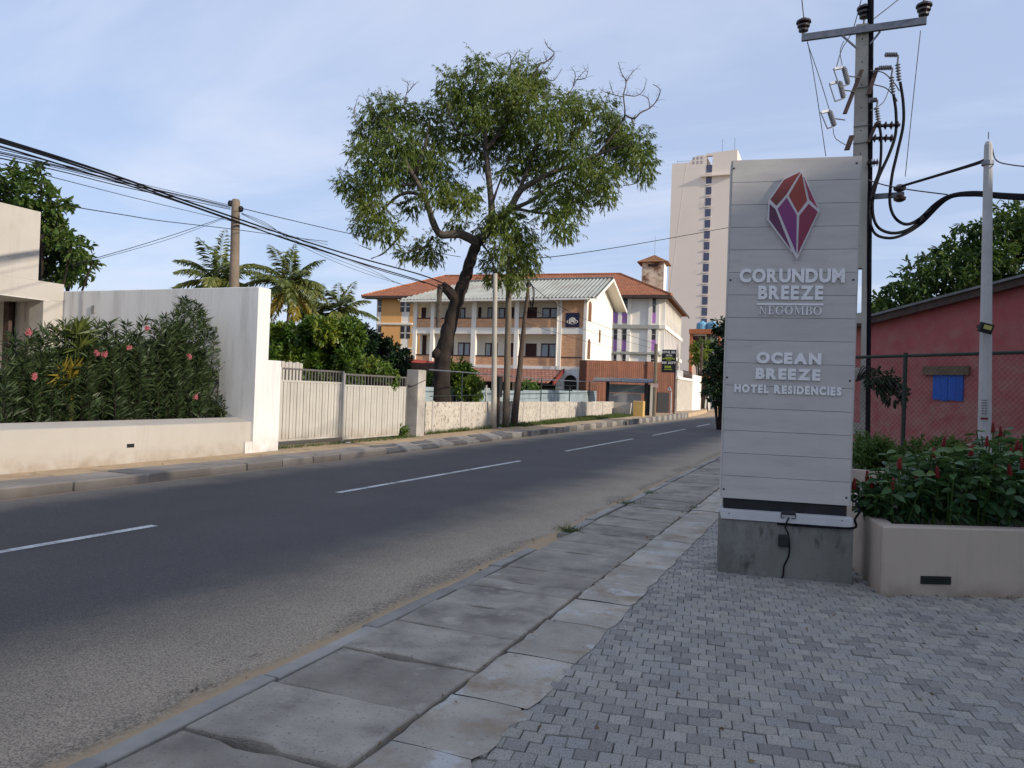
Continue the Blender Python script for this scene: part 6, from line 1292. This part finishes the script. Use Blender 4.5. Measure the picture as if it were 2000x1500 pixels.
# --- coconut palms
def palm(label, x, y, d, fl, nfr, seed, yellow=0):
    rg = random.Random(seed); c = P(x, y, d); t_ = thing('coconut_palm', label, 'palm tree', (c.x + .4, c.y, 0), 'coconut palms behind the wall')
    b_ = Vector((c.x + .4, c.y, -.1)); pts = spline([b_, b_.lerp(c, .4) + Vector((-.25, 0, 0)), b_.lerp(c, .8), c], 6)
    MB().tube(pts, [.2 - .09 * k / len(pts) for k in range(len(pts))], 9).build('trunk', BARKL, t_)
    for i in range(nfr):
        az = i * 2.399 + rg.uniform(-.2, .2); el = R(80 - 118 * (i / nfr) ** .85 + rg.uniform(-8, 8)); L_ = fl * rg.uniform(.85, 1.1); dr = Vector((math.cos(az) * math.cos(el), math.sin(az) * math.cos(el), math.sin(el)))
        rach = []; p_ = c.copy(); v_ = dr.copy(); n_ = 14
        for k in range(n_ + 1):
            rach.append(p_.copy()); p_ = p_ + v_ * L_ / n_; v_ = (v_ + Vector((0, 0, -.085 - .03 * k / n_))).normalized()
        mb = MB(); mb.tube(rach, [.035 * (1 - .8 * k / n_) for k in range(n_ + 1)], 4); V0 = len(mb.v)
        Pb, Dd, Ll = [], [], []
        for k in range(2, n_ * 4):
            f_ = k / (n_ * 4); q = f_ * n_; i0 = min(int(q), n_ - 1); pp_ = rach[i0].lerp(rach[i0 + 1], q - i0); tt = (rach[i0 + 1] - rach[i0]).normalized(); sd = tt.cross(Vector((0, 0, 1)));
            if sd.length < .1: sd = Vector((1, 0, 0))
            sd.normalize()
            for s in (-1, 1): Pb.append(pp_); Dd.append(sd * s * .8 + tt * .75 + Vector((0, 0, -.45 + rg.uniform(-.25, .25)))); Ll.append(fl * .25 * (math.sin(math.pi * min(1, f_ * .88 + .12)) ** .6))
        V, Fq, kk = leaf_arrays(np.array(Pb), np.array(Dd), np.array(Ll), np.array(Ll) * .16 + .02, .1, .3)
        base = rg.random() * .5; me_v = list(map(tuple, V)); mb.f += [tuple(int(a) + len(mb.v) for a in f) for f in Fq]; mb.v += me_v
        mb.t = [base * .6] * V0 + list(np.clip(base + nr.random(len(V)) * .5, 0, 1)); mb.build('frond', LF_YEL if (yellow and i >= nfr - yellow) else LF_PALM, t_)
palm('coconut palm just left of the brown pole, fronds only above the wall', 425, 552, 62, 4.2, 24, 1)
palm('tallest coconut palm with hanging yellow fronds beside the white wall end', 565, 558, 62, 4.0, 27, 2, 5)
palm('smaller coconut palm between the tall palm and the rightmost palm', 612, 618, 80, 3.9, 20, 3, 1)
palm('rightmost coconut palm nearest the orange hotel end', 661, 614, 80, 4.4, 21, 4)

# --- oleanders on the bed behind the low wall
PINK = mat('pink_petals', (0.34, 0.075, 0.10), (0.40, 0.13, 0.15), 30, .6, 0)
def oleander(label, pts, base_px, fl):
    d_ = 0; zb_ = zc0
    X0 = LX - 1.25; cl = []
    bq_ = PX(base_px, 820, LX - .9); t_ = thing('oleander_bush', label, 'shrub', (LX - .9, bq_.y, zb_), 'oleanders on the garden bed')
    sm = MB(); PB, DD, TT = [], [], []; tips = []
    for (x, y, o) in pts:
        tip = PX(x, y, LX - .75 - o); b_ = Vector((LX - .8 - o * .5 + nr.uniform(-.15, .15), bq_.y * .45 + tip.y * .55 + nr.uniform(-.25, .25), zb_)); mid = b_.lerp(tip, .5) + Vector((0, (tip.y - b_.y) * -.12, .12))
        pp_ = spline([b_, mid, tip], 7); sm.tube(pp_, [.009 - .0004 * k for k in range(len(pp_))], 4); tips.append(tip)
        L_ = (tip - b_).length; nn = int(L_ / .026)
        for k in range(nn):
            f_ = k / nn
            if f_ < .06: continue
            q = f_ * (len(pp_) - 1); i0 = min(int(q), len(pp_) - 2); p_ = pp_[i0].lerp(pp_[i0 + 1], q - i0); tt = (pp_[i0 + 1] - pp_[i0]).normalized()
            for j in range(3):
                r_ = Vector(rdir(1)[0]); r_ = (r_ - tt * r_.dot(tt)).normalized(); PB.append(p_); DD.append(r_ * .8 + tt * .65 + Vector((0, 0, -.1))); TT.append(min(1, max(0, .25 + f_ * .3 + nr.uniform(-.25, .4))))
    V, Fq, k = leaf_arrays(np.array(PB), np.array(DD), nr.uniform(.13, .26, len(PB)), nr.uniform(.022, .036, len(PB)), .15, .12)
    V = V - np.array(ORG[t_.name]); link('leaves', np_mesh('leaves', V, Fq, np.repeat(np.array(TT), k), LF_OLE), t_); sm.build('stems', BARK, t_)
    for (x, y) in fl:
        c = PX(x, y, LX - .55); mb = MB()
        for f3 in range(5):
            o3 = Vector(rdir(1)[0]) * .03
            for k in range(5):
                a = k * 1.257 + f3; mb.quad(c + o3, c + o3 + Vector((.02, .032 * math.cos(a - .4), .032 * math.sin(a - .4))), c + o3 + Vector((.012, .048 * math.cos(a), .048 * math.sin(a))), c + o3 + Vector((.02, .032 * math.cos(a + .4), .032 * math.sin(a + .4))))
        mb.build('flower_cluster', PINK, t_)
def fan(x0, x1, ytop, n):
    o = []
    for k in range(n):
        x = x0 + (x1 - x0) * (k + .5) / n + rng.uniform(-22, 22); y = np.interp(x, [p[0] for p in ytop], [p[1] for p in ytop]) + abs(rng.gauss(0, 34)) - 6 + (rng.random() < .6) * rng.uniform(0, 105)
        o.append((x, min(y, 808), rng.uniform(-.1, .75)))
    return o
yt1 = [(0, 735), (20, 715), (60, 700), (100, 690), (140, 685), (180, 672), (220, 672), (260, 680), (290, 668), (330, 655), (352, 660), (385, 662), (405, 690), (425, 725), (440, 745), (460, 740), (475, 745), (490, 775), (500, 800)]
def lead(*p): return [(x, y, rng.uniform(0, .5)) for x, y in p]
oleander('leftmost oleander in front of the stained porch', fan(0, 95, yt1, 62) + lead((8, 690), (22, 672), (30, 655), (48, 668), (62, 650), (78, 662), (88, 640), (98, 652)), 55, [(55, 648), (68, 735)])
oleander('oleander with several pink flowers left of the bed centre', fan(95, 195, yt1, 66) + lead((105, 640), (118, 655), (128, 632), (142, 648), (158, 628), (172, 640), (182, 655), (193, 632)), 150, [(187, 690), (203, 691)])
oleander('oleander at the middle of the garden bed below the wall socket', fan(190, 285, yt1, 66) + lead((200, 650), (212, 630), (222, 648), (236, 660), (248, 632), (258, 650), (270, 655), (282, 624)), 240, [(252, 680), (286, 640)])
oleander('tallest oleander with upright top shoots against the white wall', fan(280, 410, yt1, 92) + lead((296, 640), (308, 628), (322, 618), (330, 640), (340, 612), (350, 596), (360, 583), (368, 590), (378, 606), (388, 594), (396, 612), (404, 622), (412, 640), (424, 648)), 345, [(368, 697)])
oleander('rightmost oleander leaning towards the wall corner', fan(405, 480, yt1, 34) + lead((440, 668), (455, 690), (462, 682), (470, 678), (478, 690), (448, 705), (436, 690), (497, 770), (490, 785), (480, 765)), 425, [(381, 775)])
def fanpalm(label, x, y, r, mm, seed, n=7):
    rg = random.Random(seed); c0 = PX(x, y + 70, LX - .8); t_ = thing('fan_palm', label, 'palm', (c0.x, c0.y, zc0)); 
    for i in range(n):
        hub = PX(x + rg.uniform(-18, 18), y + rg.uniform(-8, 30), LX - .8 - rg.uniform(0, .4)); st = MB(); st.tube([Vector((c0.x, c0.y, zc0)), Vector((c0.x, c0.y, zc0)).lerp(hub, .6) + Vector((0, 0, .1)), hub], .008, 4)
        Pb, Dd = [], []; up0 = Vector((.35, rg.uniform(-.5, .5), .9)).normalized(); sd = up0.cross(Vector((1, .1, 0))).normalized()
        for k in range(18): a = R(-95 + 190 * k / 17); Pb.append(hub); Dd.append(up0 * math.cos(a) + sd * math.sin(a) + Vector((.25, 0, 0)))
        V, Fq, kk = leaf_arrays(np.array(Pb), np.array(Dd), r * nr.uniform(.85, 1.1, 18), np.full(18, r * .1), .1, .12); mbv = len(st.v)
        st.f += [tuple(int(a) + mbv for a in f) for f in Fq]; st.v += list(map(tuple, V)); st.t = [.3] * mbv + list(nr.random(len(V)) * .7); st.build('frond', mm, t_)
fanpalm('green fan palm above the left oleanders', 145, 655, .45, LF_PALM, 5); fanpalm('dark fan palm behind the tallest oleander', 340, 640, .42, LF_OLE, 6); fanpalm('yellowing fan palm among the left oleanders', 140, 725, .42, LF_YEL, 7, 4)

# --- planter: broad-leaved red ginger plants in front, ferny shrubs behind
REDF = mat('red_bracts', (0.22, 0.018, 0.015), (0.15, 0.014, 0.013), 30, .5, 0)
def ginger(label, x, ytop, d, hleaf, fl, n_st=9, wd=.28):
    c = P(x, 1000, d); zb_ = PH - .07; zt_ = P(x, ytop, d).z; t_ = thing('red_ginger_plant', label, 'plant', (c.x, c.y, zb_), 'red ginger plants in the planter')
    sm = MB(); PB, DD, TT, LL = [], [], [], []; heads = []
    for s in range(n_st):
        a = rng.uniform(0, 6.28); rr = wd * math.sqrt(rng.random()); top = Vector((c.x + rr * math.cos(a), c.y + rr * math.sin(a), zb_ + (zt_ - zb_) * rng.uniform(.62, 1.0))); b_ = Vector((c.x + rr * .35 * math.cos(a), c.y + rr * .35 * math.sin(a), zb_))
        pp_ = spline([b_, b_.lerp(top, .5) + Vector((0, 0, .04)), top], 5); sm.tube(pp_, .007, 4); heads.append(top); nl = 11
        for k in range(nl):
            f_ = .25 + .75 * k / (nl - 1); q = f_ * (len(pp_) - 1); i0 = min(int(q), len(pp_) - 2); p_ = pp_[i0].lerp(pp_[i0 + 1], q - i0); az = k * 2.4 + rng.uniform(-.3, .3)
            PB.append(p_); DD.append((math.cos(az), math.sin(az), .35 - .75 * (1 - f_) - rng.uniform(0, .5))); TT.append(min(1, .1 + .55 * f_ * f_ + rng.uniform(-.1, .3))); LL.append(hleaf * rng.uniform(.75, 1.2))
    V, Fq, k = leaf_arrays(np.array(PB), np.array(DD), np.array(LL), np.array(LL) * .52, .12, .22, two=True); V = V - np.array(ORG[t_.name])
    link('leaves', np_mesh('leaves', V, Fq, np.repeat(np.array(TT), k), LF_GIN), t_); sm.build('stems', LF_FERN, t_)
    for (fx, fy) in fl:
        b_ = P(fx, fy, d - .05); mb = MB(); n3 = 6; hh_ = .095
        mb.lathe(b_ - Z1 * .05, Z1 + Vector((rng.uniform(-.15, .15), 0, 0)), sum([[(hh_ * i / n3, .018 * (1 - .5 * i / n3)), (hh_ * (i + .6) / n3, .026 * (1 - .55 * i / n3))] for i in range(n3)], []) + [(hh_ * 1.12, .003)], 7); mb.build('flower_spike', REDF, t_)
        sm2 = MB(); sm2.tube([b_ - Z1 * .05, b_ - Z1 * .25], .006, 4); sm2.build('flower_stalk', LF_FERN, t_)
PLs = [(1705, 935, 7.05, [(1694, 930), (1703, 942), (1667, 945)]), (1752, 905, 6.85, [(1742, 945), (1757, 905)]), (1800, 880, 6.9, [(1792, 930), (1823, 885)]), (1850, 885, 6.75, [(1832, 922)]), (1905, 870, 6.85, [(1896, 880), (1944, 912)]), (1960, 880, 6.8, [(1973, 918)]), (2020, 875, 6.85, [(1998, 905)]), (2085, 880, 6.9, []),
       (1780, 885, 7.5, [(1843, 862), (1756, 900)]), (1840, 872, 7.55, [(1927, 862), (1893, 880)]), (1900, 868, 7.6, []), (1950, 838, 7.7, [(1940, 835), (1955, 842)]), (1990, 865, 7.5, [(1985, 870), (1992, 876), (1975, 885)])]
LB = ['leftmost red ginger plant spilling towards the sign', 'second red ginger plant from the sign in the front row', 'red ginger plant in the front row above the left end of the vent', 'red ginger plant in the front row directly above the drain vent', 'red ginger plant in the front row below the lamp post', 'front row red ginger plant right of the lamp post', 'front row red ginger plant at the right picture edge', 'red ginger plant just beyond the right picture edge',
      'back row red ginger plant nearest the fence post', 'back row red ginger plant below the blue shutter', 'back row red ginger plant at the foot of the lamp post', 'tallest red ginger plant rising right of the lamp post', 'back row red ginger plant near the right picture edge']
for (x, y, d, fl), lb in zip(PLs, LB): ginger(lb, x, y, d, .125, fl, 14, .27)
bush('ferny_shrub', 'light green ferny shrub between sign and fence post', 'shrub', [(1672, 880, 22), (1695, 872, 26), (1720, 880, 26), (1740, 890, 20), (1690, 895, 24), (1715, 900, 24)], 10.2, .35, LF_FERN, 3600, 9, .065, .02, .10, trunk=.01, two=False)
bush('low_fern_hedge', 'low ferny hedge in front of the red wall', 'shrub', [(1775, 890, 18), (1800, 882, 20), (1830, 878, 20), (1860, 876, 20), (1890, 878, 20), (1920, 880, 20), (1950, 882, 20), (1980, 880, 20), (2010, 880, 20)], 9.8, .35, LF_FERN, 3600, 9, .065, .02, .10, trunk=.01, two=False)

# --- grass on the far verge, tufts and litter
def grass(name, pts_fn, n, h, parent=None, w=.012, kind='stuff', label=None):
    P0 = np.array([pts_fn() for _ in range(n)]); D = np.stack([nr.normal(0, .35, n), nr.normal(0, .35, n), np.ones(n)], 1); V, Fq, k = leaf_arrays(P0, D, h * nr.uniform(.5, 1.3, n), np.full(n, w), .1, .25, wide=.3)
    o = link(name, np_mesh(name, V, Fq, np.repeat(nr.random(n), k), GRASSM), parent)
    if kind: tag(o, label, None, None, kind)
    return o
def vpt():
    while True:
        Y = 20 + 36 * rng.random() ** 1.1; X = -12.2 - 1.3 * rng.random() + (.35 if Y > 30 else 0)
        if (Vector((X, Y, 0)) - W0).dot(wn) > .06 and rng.random() < (.35 + .65 * (math.sin(Y * 1.1 + X * 2) > -.3)): return (X + bend(Y), Y, zv(Y) - .01)
grass('grass', vpt, 21000, .17, w=.02, label='green grass strip below the panel wall')
def gpt():
    Y = rng.uniform(YW2, yc); return (GX + rng.gauss(.12, .12), Y, zv(Y) - .01)
grass('gate_grass', gpt, 1500, .09, label='sparse grass along the foot of the gate')
def tuft(label, x, y, r, n, h):
    c = G(x, y, 0); t_ = thing('grass_tuft', label, 'grass', (c.x, c.y, 0), 'tufts growing from the walkway joints'); P0 = np.stack([nr.normal(0, r, n), nr.normal(0, r * .8, n), np.full(n, -.02)], 1)
    D = np.stack([nr.normal(0, .7, n), nr.normal(0, .7, n), np.ones(n) * .8], 1); V, Fq, k = leaf_arrays(P0, D, h * nr.uniform(.5, 1.3, n), np.full(n, .007), .1, .3, wide=.3); link('blades', np_mesh('blades', V, Fq, np.repeat(nr.random(n), k), GRASSM), t_)
tuft('largest grass tuft on the kerb, nearest the camera', 1113, 1037, .075, 170, .13); tuft('grass tuft further along the kerb', 1226, 984, .08, 110, .12); tuft('farthest grass tuft on the kerb edge', 1272, 964, .07, 90, .12); tuft('small grass tuft beside the slab edge near the sign', 1352, 993, .05, 70, .10)
bush('weed_clump', 'leafy weed growing against the gate pillar', 'plant', [(780, 845, 8), (785, 838, 7), (775, 850, 7), (788, 848, 6)], 23.6, .15, LF_FERN, 2400, 6, .10, .05, .12, trunk=.01)
LITT = mat('litter_paper', (0.62, 0.63, 0.70), (0.50, 0.50, 0.56), 20, .7, 0)
def litter(label, x, y, s, z=0.0, m=LITT):
    c = G(x, y, z); mb = MB(); n = 7; ring_ = [c + Vector((s * math.cos(k * .9) * rng.uniform(.6, 1.1), s * .6 * math.sin(k * .9) * rng.uniform(.6, 1.1), rng.uniform(.003, s * .35))) for k in range(n)]; mb.add(ring_ + [c + Vector((0, 0, s * .4)), c + Vector((0, 0, .001))], [(k, (k + 1) % n, n) for k in range(n)] + [((k + 1) % n, k, n + 1) for k in range(n)]); o = mb.build('paper_scrap', m); tag(o, label, 'litter')
litter('crumpled white paper scrap against the near kerb', 1002, 1087, .035, ZR); litter('white scrap at the foot of the gate', 680, 866, .1, .06); litter('small white scrap beside the gate stile', 668, 862, .06, .06); litter('tiny white scrap on the sett paving', 1678, 1205, .014, .002); litter('white plastic scrap at the wooden pole foot', 976, 836, .1, .1)
litter('small black object lying on the setts at the right edge', 1984, 1252, .022, .002, BLACK)

# --- fallen leaves gathered along kerb, slab joints and planter foot
LL_ = leafmat('fallen_leaves', [(0.10, 0.06, 0.03), (0.19, 0.12, 0.05), (0.27, 0.19, 0.08), (0.08, 0.07, 0.03)], .8, .1)
def lpt():
    r_ = rng.random()
    if r_ < .35: return (-2.93 + rng.gauss(0, .07), rng.uniform(1.5, 22), ZR + .004)
    if r_ < .6: return (-1.79 + rng.gauss(0, .03), rng.uniform(2, 14), .016)
    if r_ < .75: q = PLC + pd1 * rng.uniform(0, 2.2) - inw * abs(rng.gauss(0, .08)); return (q.x, q.y, .006)
    if r_ < .85: return (rng.uniform(-1.3, 3), rng.uniform(2.6, 7), .006)
    return (-10.9 + rng.gauss(0, .45), rng.uniform(5, 24), zv(8) + .012)
n_ = 230; P0 = np.array([lpt() for _ in range(n_)]); a_ = nr.random(n_) * 6.28
V, Fq, k_ = leaf_arrays(P0, np.stack([np.cos(a_), np.sin(a_), nr.uniform(0, .25, n_)], 1), nr.uniform(.02, .055, n_), nr.uniform(.01, .022, n_), .15, .1)
tag(link('leaf_litter', np_mesh('leaf_litter', V, Fq, np.repeat(nr.random(n_), k_), LL_)), 'scattered dry leaves along kerb and slab joints', None, None, 'stuff')

# ------------------------------------------------------------------ overhead cables
def cable(label, pts, r, m=CABLE, name='overhead_cable', grp=None, cat='cable', sp_=8):
    pp_ = spline([P(*p) for p in pts], sp_); o = MB().tube(pp_, r, 6).build(name, m); tag(o, label, cat, grp); return o
def dl(x): return np.interp(x, [-300, 0, 460, 870, 1000], [7, 11, 21.3, 29.5, 31])
def lc(label, pts, r, m=CABLE): cable(label, [(x, y, dl(x)) for x, y in pts], r, m, grp='cables crossing at the left')
lc('uppermost thick black cable from the left edge to the tree', [(-120, 236), (0, 272), (130, 312), (250, 352), (350, 388), (467, 428), (570, 463), (700, 503), (820, 536), (872, 556)], .026)
lc('thick black cable just below the uppermost one', [(-120, 246), (0, 277), (130, 317), (250, 357), (350, 393), (467, 434), (570, 471), (700, 512), (820, 548), (868, 566)], .022)
lc('black cable third from the top at the left edge', [(-120, 258), (0, 286), (120, 322), (250, 362), (380, 405), (467, 436), (560, 466), (640, 492), (740, 527), (830, 553)], .016)
for k, (ya, yb) in enumerate(((291, 401), (296, 403), (299, 405), (303, 407), (309, 409))):
    lc(['highest', 'second', 'third', 'fourth', 'lowest'][k] + ' thin wire of the bundle ending at the brown pole', [(-120, ya - 24 + k), (0, ya), (120, ya + 30 - k), (250, ya + 62 - k), (380, ya + 93 - 2 * k), (450, yb)], .007 + .003 * (k in (2, 4)), CABLE)
lc('thin wire sagging below the bundle past the brown pole', [(-100, 296), (0, 320), (130, 353), (260, 386), (380, 415), (452, 432), (545, 455), (640, 478)], .007)
lc('low wire from the left tree to mid air right of the brown pole', [(60, 380), (135, 402), (250, 421), (320, 432), (450, 447), (560, 462), (640, 472)], .009)
lc('thin stay wire rising from the left to the brown pole', [(140, 517), (187, 504), (260, 483), (340, 458), (440, 424)], .007); lc('second thin stay wire close beside the first', [(140, 522), (190, 506.5), (262, 487), (342, 463), (440, 426)], .005)
lc('wire from the brown pole running right into the tree crown', [(468, 406), (560, 428), (650, 449), (700, 460), (760, 475), (850, 493), (900, 502)], .012)
for k, e in enumerate(((800, 560), (786, 556), (770, 551))): lc(['lowest', 'middle', 'highest'][k] + ' thin service wire fanning from the brown pole to the hotel', [(472, 416 + k), (520, 436 + 3 * k), (570, 470 - 4 * k), (640, 505 - 6 * k), (720, 536 - 6 * k), e], .0065)
cable('long wire from the tree crown across to the sign top', [(1030, 506, 31), (1100, 499, 34), (1200, 484, 38), (1310, 465, 43), (1430, 443, 48)], .018, grp='cables at the centre')
cable('wire from the leaning pole down to the slat screen', [(1032, 552, 32), (1080, 590, 38), (1140, 622, 44), (1200, 645, 49), (1281, 672, 55)], .012, grp='cables at the centre'); cable('second wire from the leaning pole to the timber pole', [(1030, 600, 32), (1100, 630, 40), (1180, 655, 47), (1281, 682, 55)], .010, grp='cables at the centre')
cable('low wire from the leaning pole past the balcony', [(1024, 630, 32), (1080, 648, 38), (1150, 668, 44), (1281, 700, 55)], .009, grp='cables at the centre')
RG = 'wires at the tall power pole'
def rc(label, pts, r, m=CABLE, dd=-.3): cable(label, [(p[0], p[1], DP + (p[2] if len(p) > 2 else dd)) for p in pts], r, m, grp=RG)
rc('thick power cable, outermost loop from the pole to the right', [(1758, 160), (1764, 200), (1764, 245), (1752, 300), (1742, 345), (1738, 395), (1748, 425), (1770, 438), (1795, 428), (1825, 400), (1855, 382, -.8), (1900, 376, -1.6), (1960, 380, -2.6), (2040, 384, -3.6)], .028)
rc('thick power cable, middle loop from the pole to the right', [(1745, 184), (1750, 220), (1749, 262), (1737, 300), (1714, 352), (1704, 400), (1712, 440), (1740, 455), (1775, 448), (1810, 420), (1850, 385, -.8), (1900, 379, -1.6), (1960, 383, -2.6), (2040, 388, -3.6)], .028)
rc('thick power cable, innermost loop hanging lowest', [(1717, 242), (1721, 275), (1718, 330), (1703, 375), (1698, 420), (1708, 455), (1735, 465), (1765, 458), (1800, 436), (1850, 389, -.8), (1900, 381, -1.6), (1960, 386, -2.6), (2040, 391, -3.6)], .026)
rc('straight cable from the low crossarm up to the lamp post', [(1763, 363, -.4), (1830, 343, -2), (1905, 320, -4.3), (1924, 312, -4.5)], .022); rc('grey service wire leaving the lamp post to the right', [(1938, 290, -4.6), (1946, 313, -4.6), (1975, 322, -4.9), (2050, 330, -5.5)], .008, WIRE)
rc('thin guy wire with turnbuckle between the pole and shackle', [(1697, 352), (1730, 362), (1780, 371, -.6), (1850, 380, -2)], .011, WIRE); rc('vertical bare wire dropping from the right insulator', [(1798, 60, -.5), (1785, 180, -.4), (1768, 345, -.3)], .007, WIRE)
rc('bare wire from the left insulator down past the fuses', [(1577, 80, .3), (1590, 150, .2), (1613, 305, 0)], .007, WIRE); rc('bare wire from the left insulator to the lowest fuse', [(1577, 84, .3), (1600, 150, 0), (1620, 215, -.25)], .007, WIRE)
rc('line wire rising from the left insulator out of frame', [(1570, 36, .4), (1560, -60, -.8), (1545, -220, -3)], .009, WIRE); rc('line wire rising from the right insulator out of frame', [(1803, 4, -.4), (1812, -60, -1.6), (1830, -220, -4)], .009, WIRE); rc('line wire crossing up right from the middle insulator', [(1700, 42, 0), (1760, -5, .6), (1840, -70, 1.4)], .010, WIRE)
rc('jumper wire from the pole top to the upper fuse', [(1682, 0, 0), (1665, 60, 0), (1645, 95, -.2), (1634, 130, -.3)], .008, WIRE); rc('second jumper wire to the upper fuse', [(1648, 80, -.2), (1641, 100, -.3), (1645, 128, -.3)], .007, WIRE); rc('jumper loop from the lowest fuse to the shaft', [(1627, 250, -.3), (1632, 270, -.3), (1655, 285, -.2)], .007, WIRE)
rc('jumper loop right of the shaft, upper', [(1700, 138), (1725, 142), (1745, 160), (1757, 178)], .010, WIRE); rc('jumper loop right of the shaft, middle', [(1705, 165), (1730, 172), (1748, 190), (1752, 198), (1746, 186)], .010, WIRE); rc('jumper loop right of the shaft, lower', [(1700, 216), (1725, 200), (1737, 172), (1741, 160)], .008, WIRE)
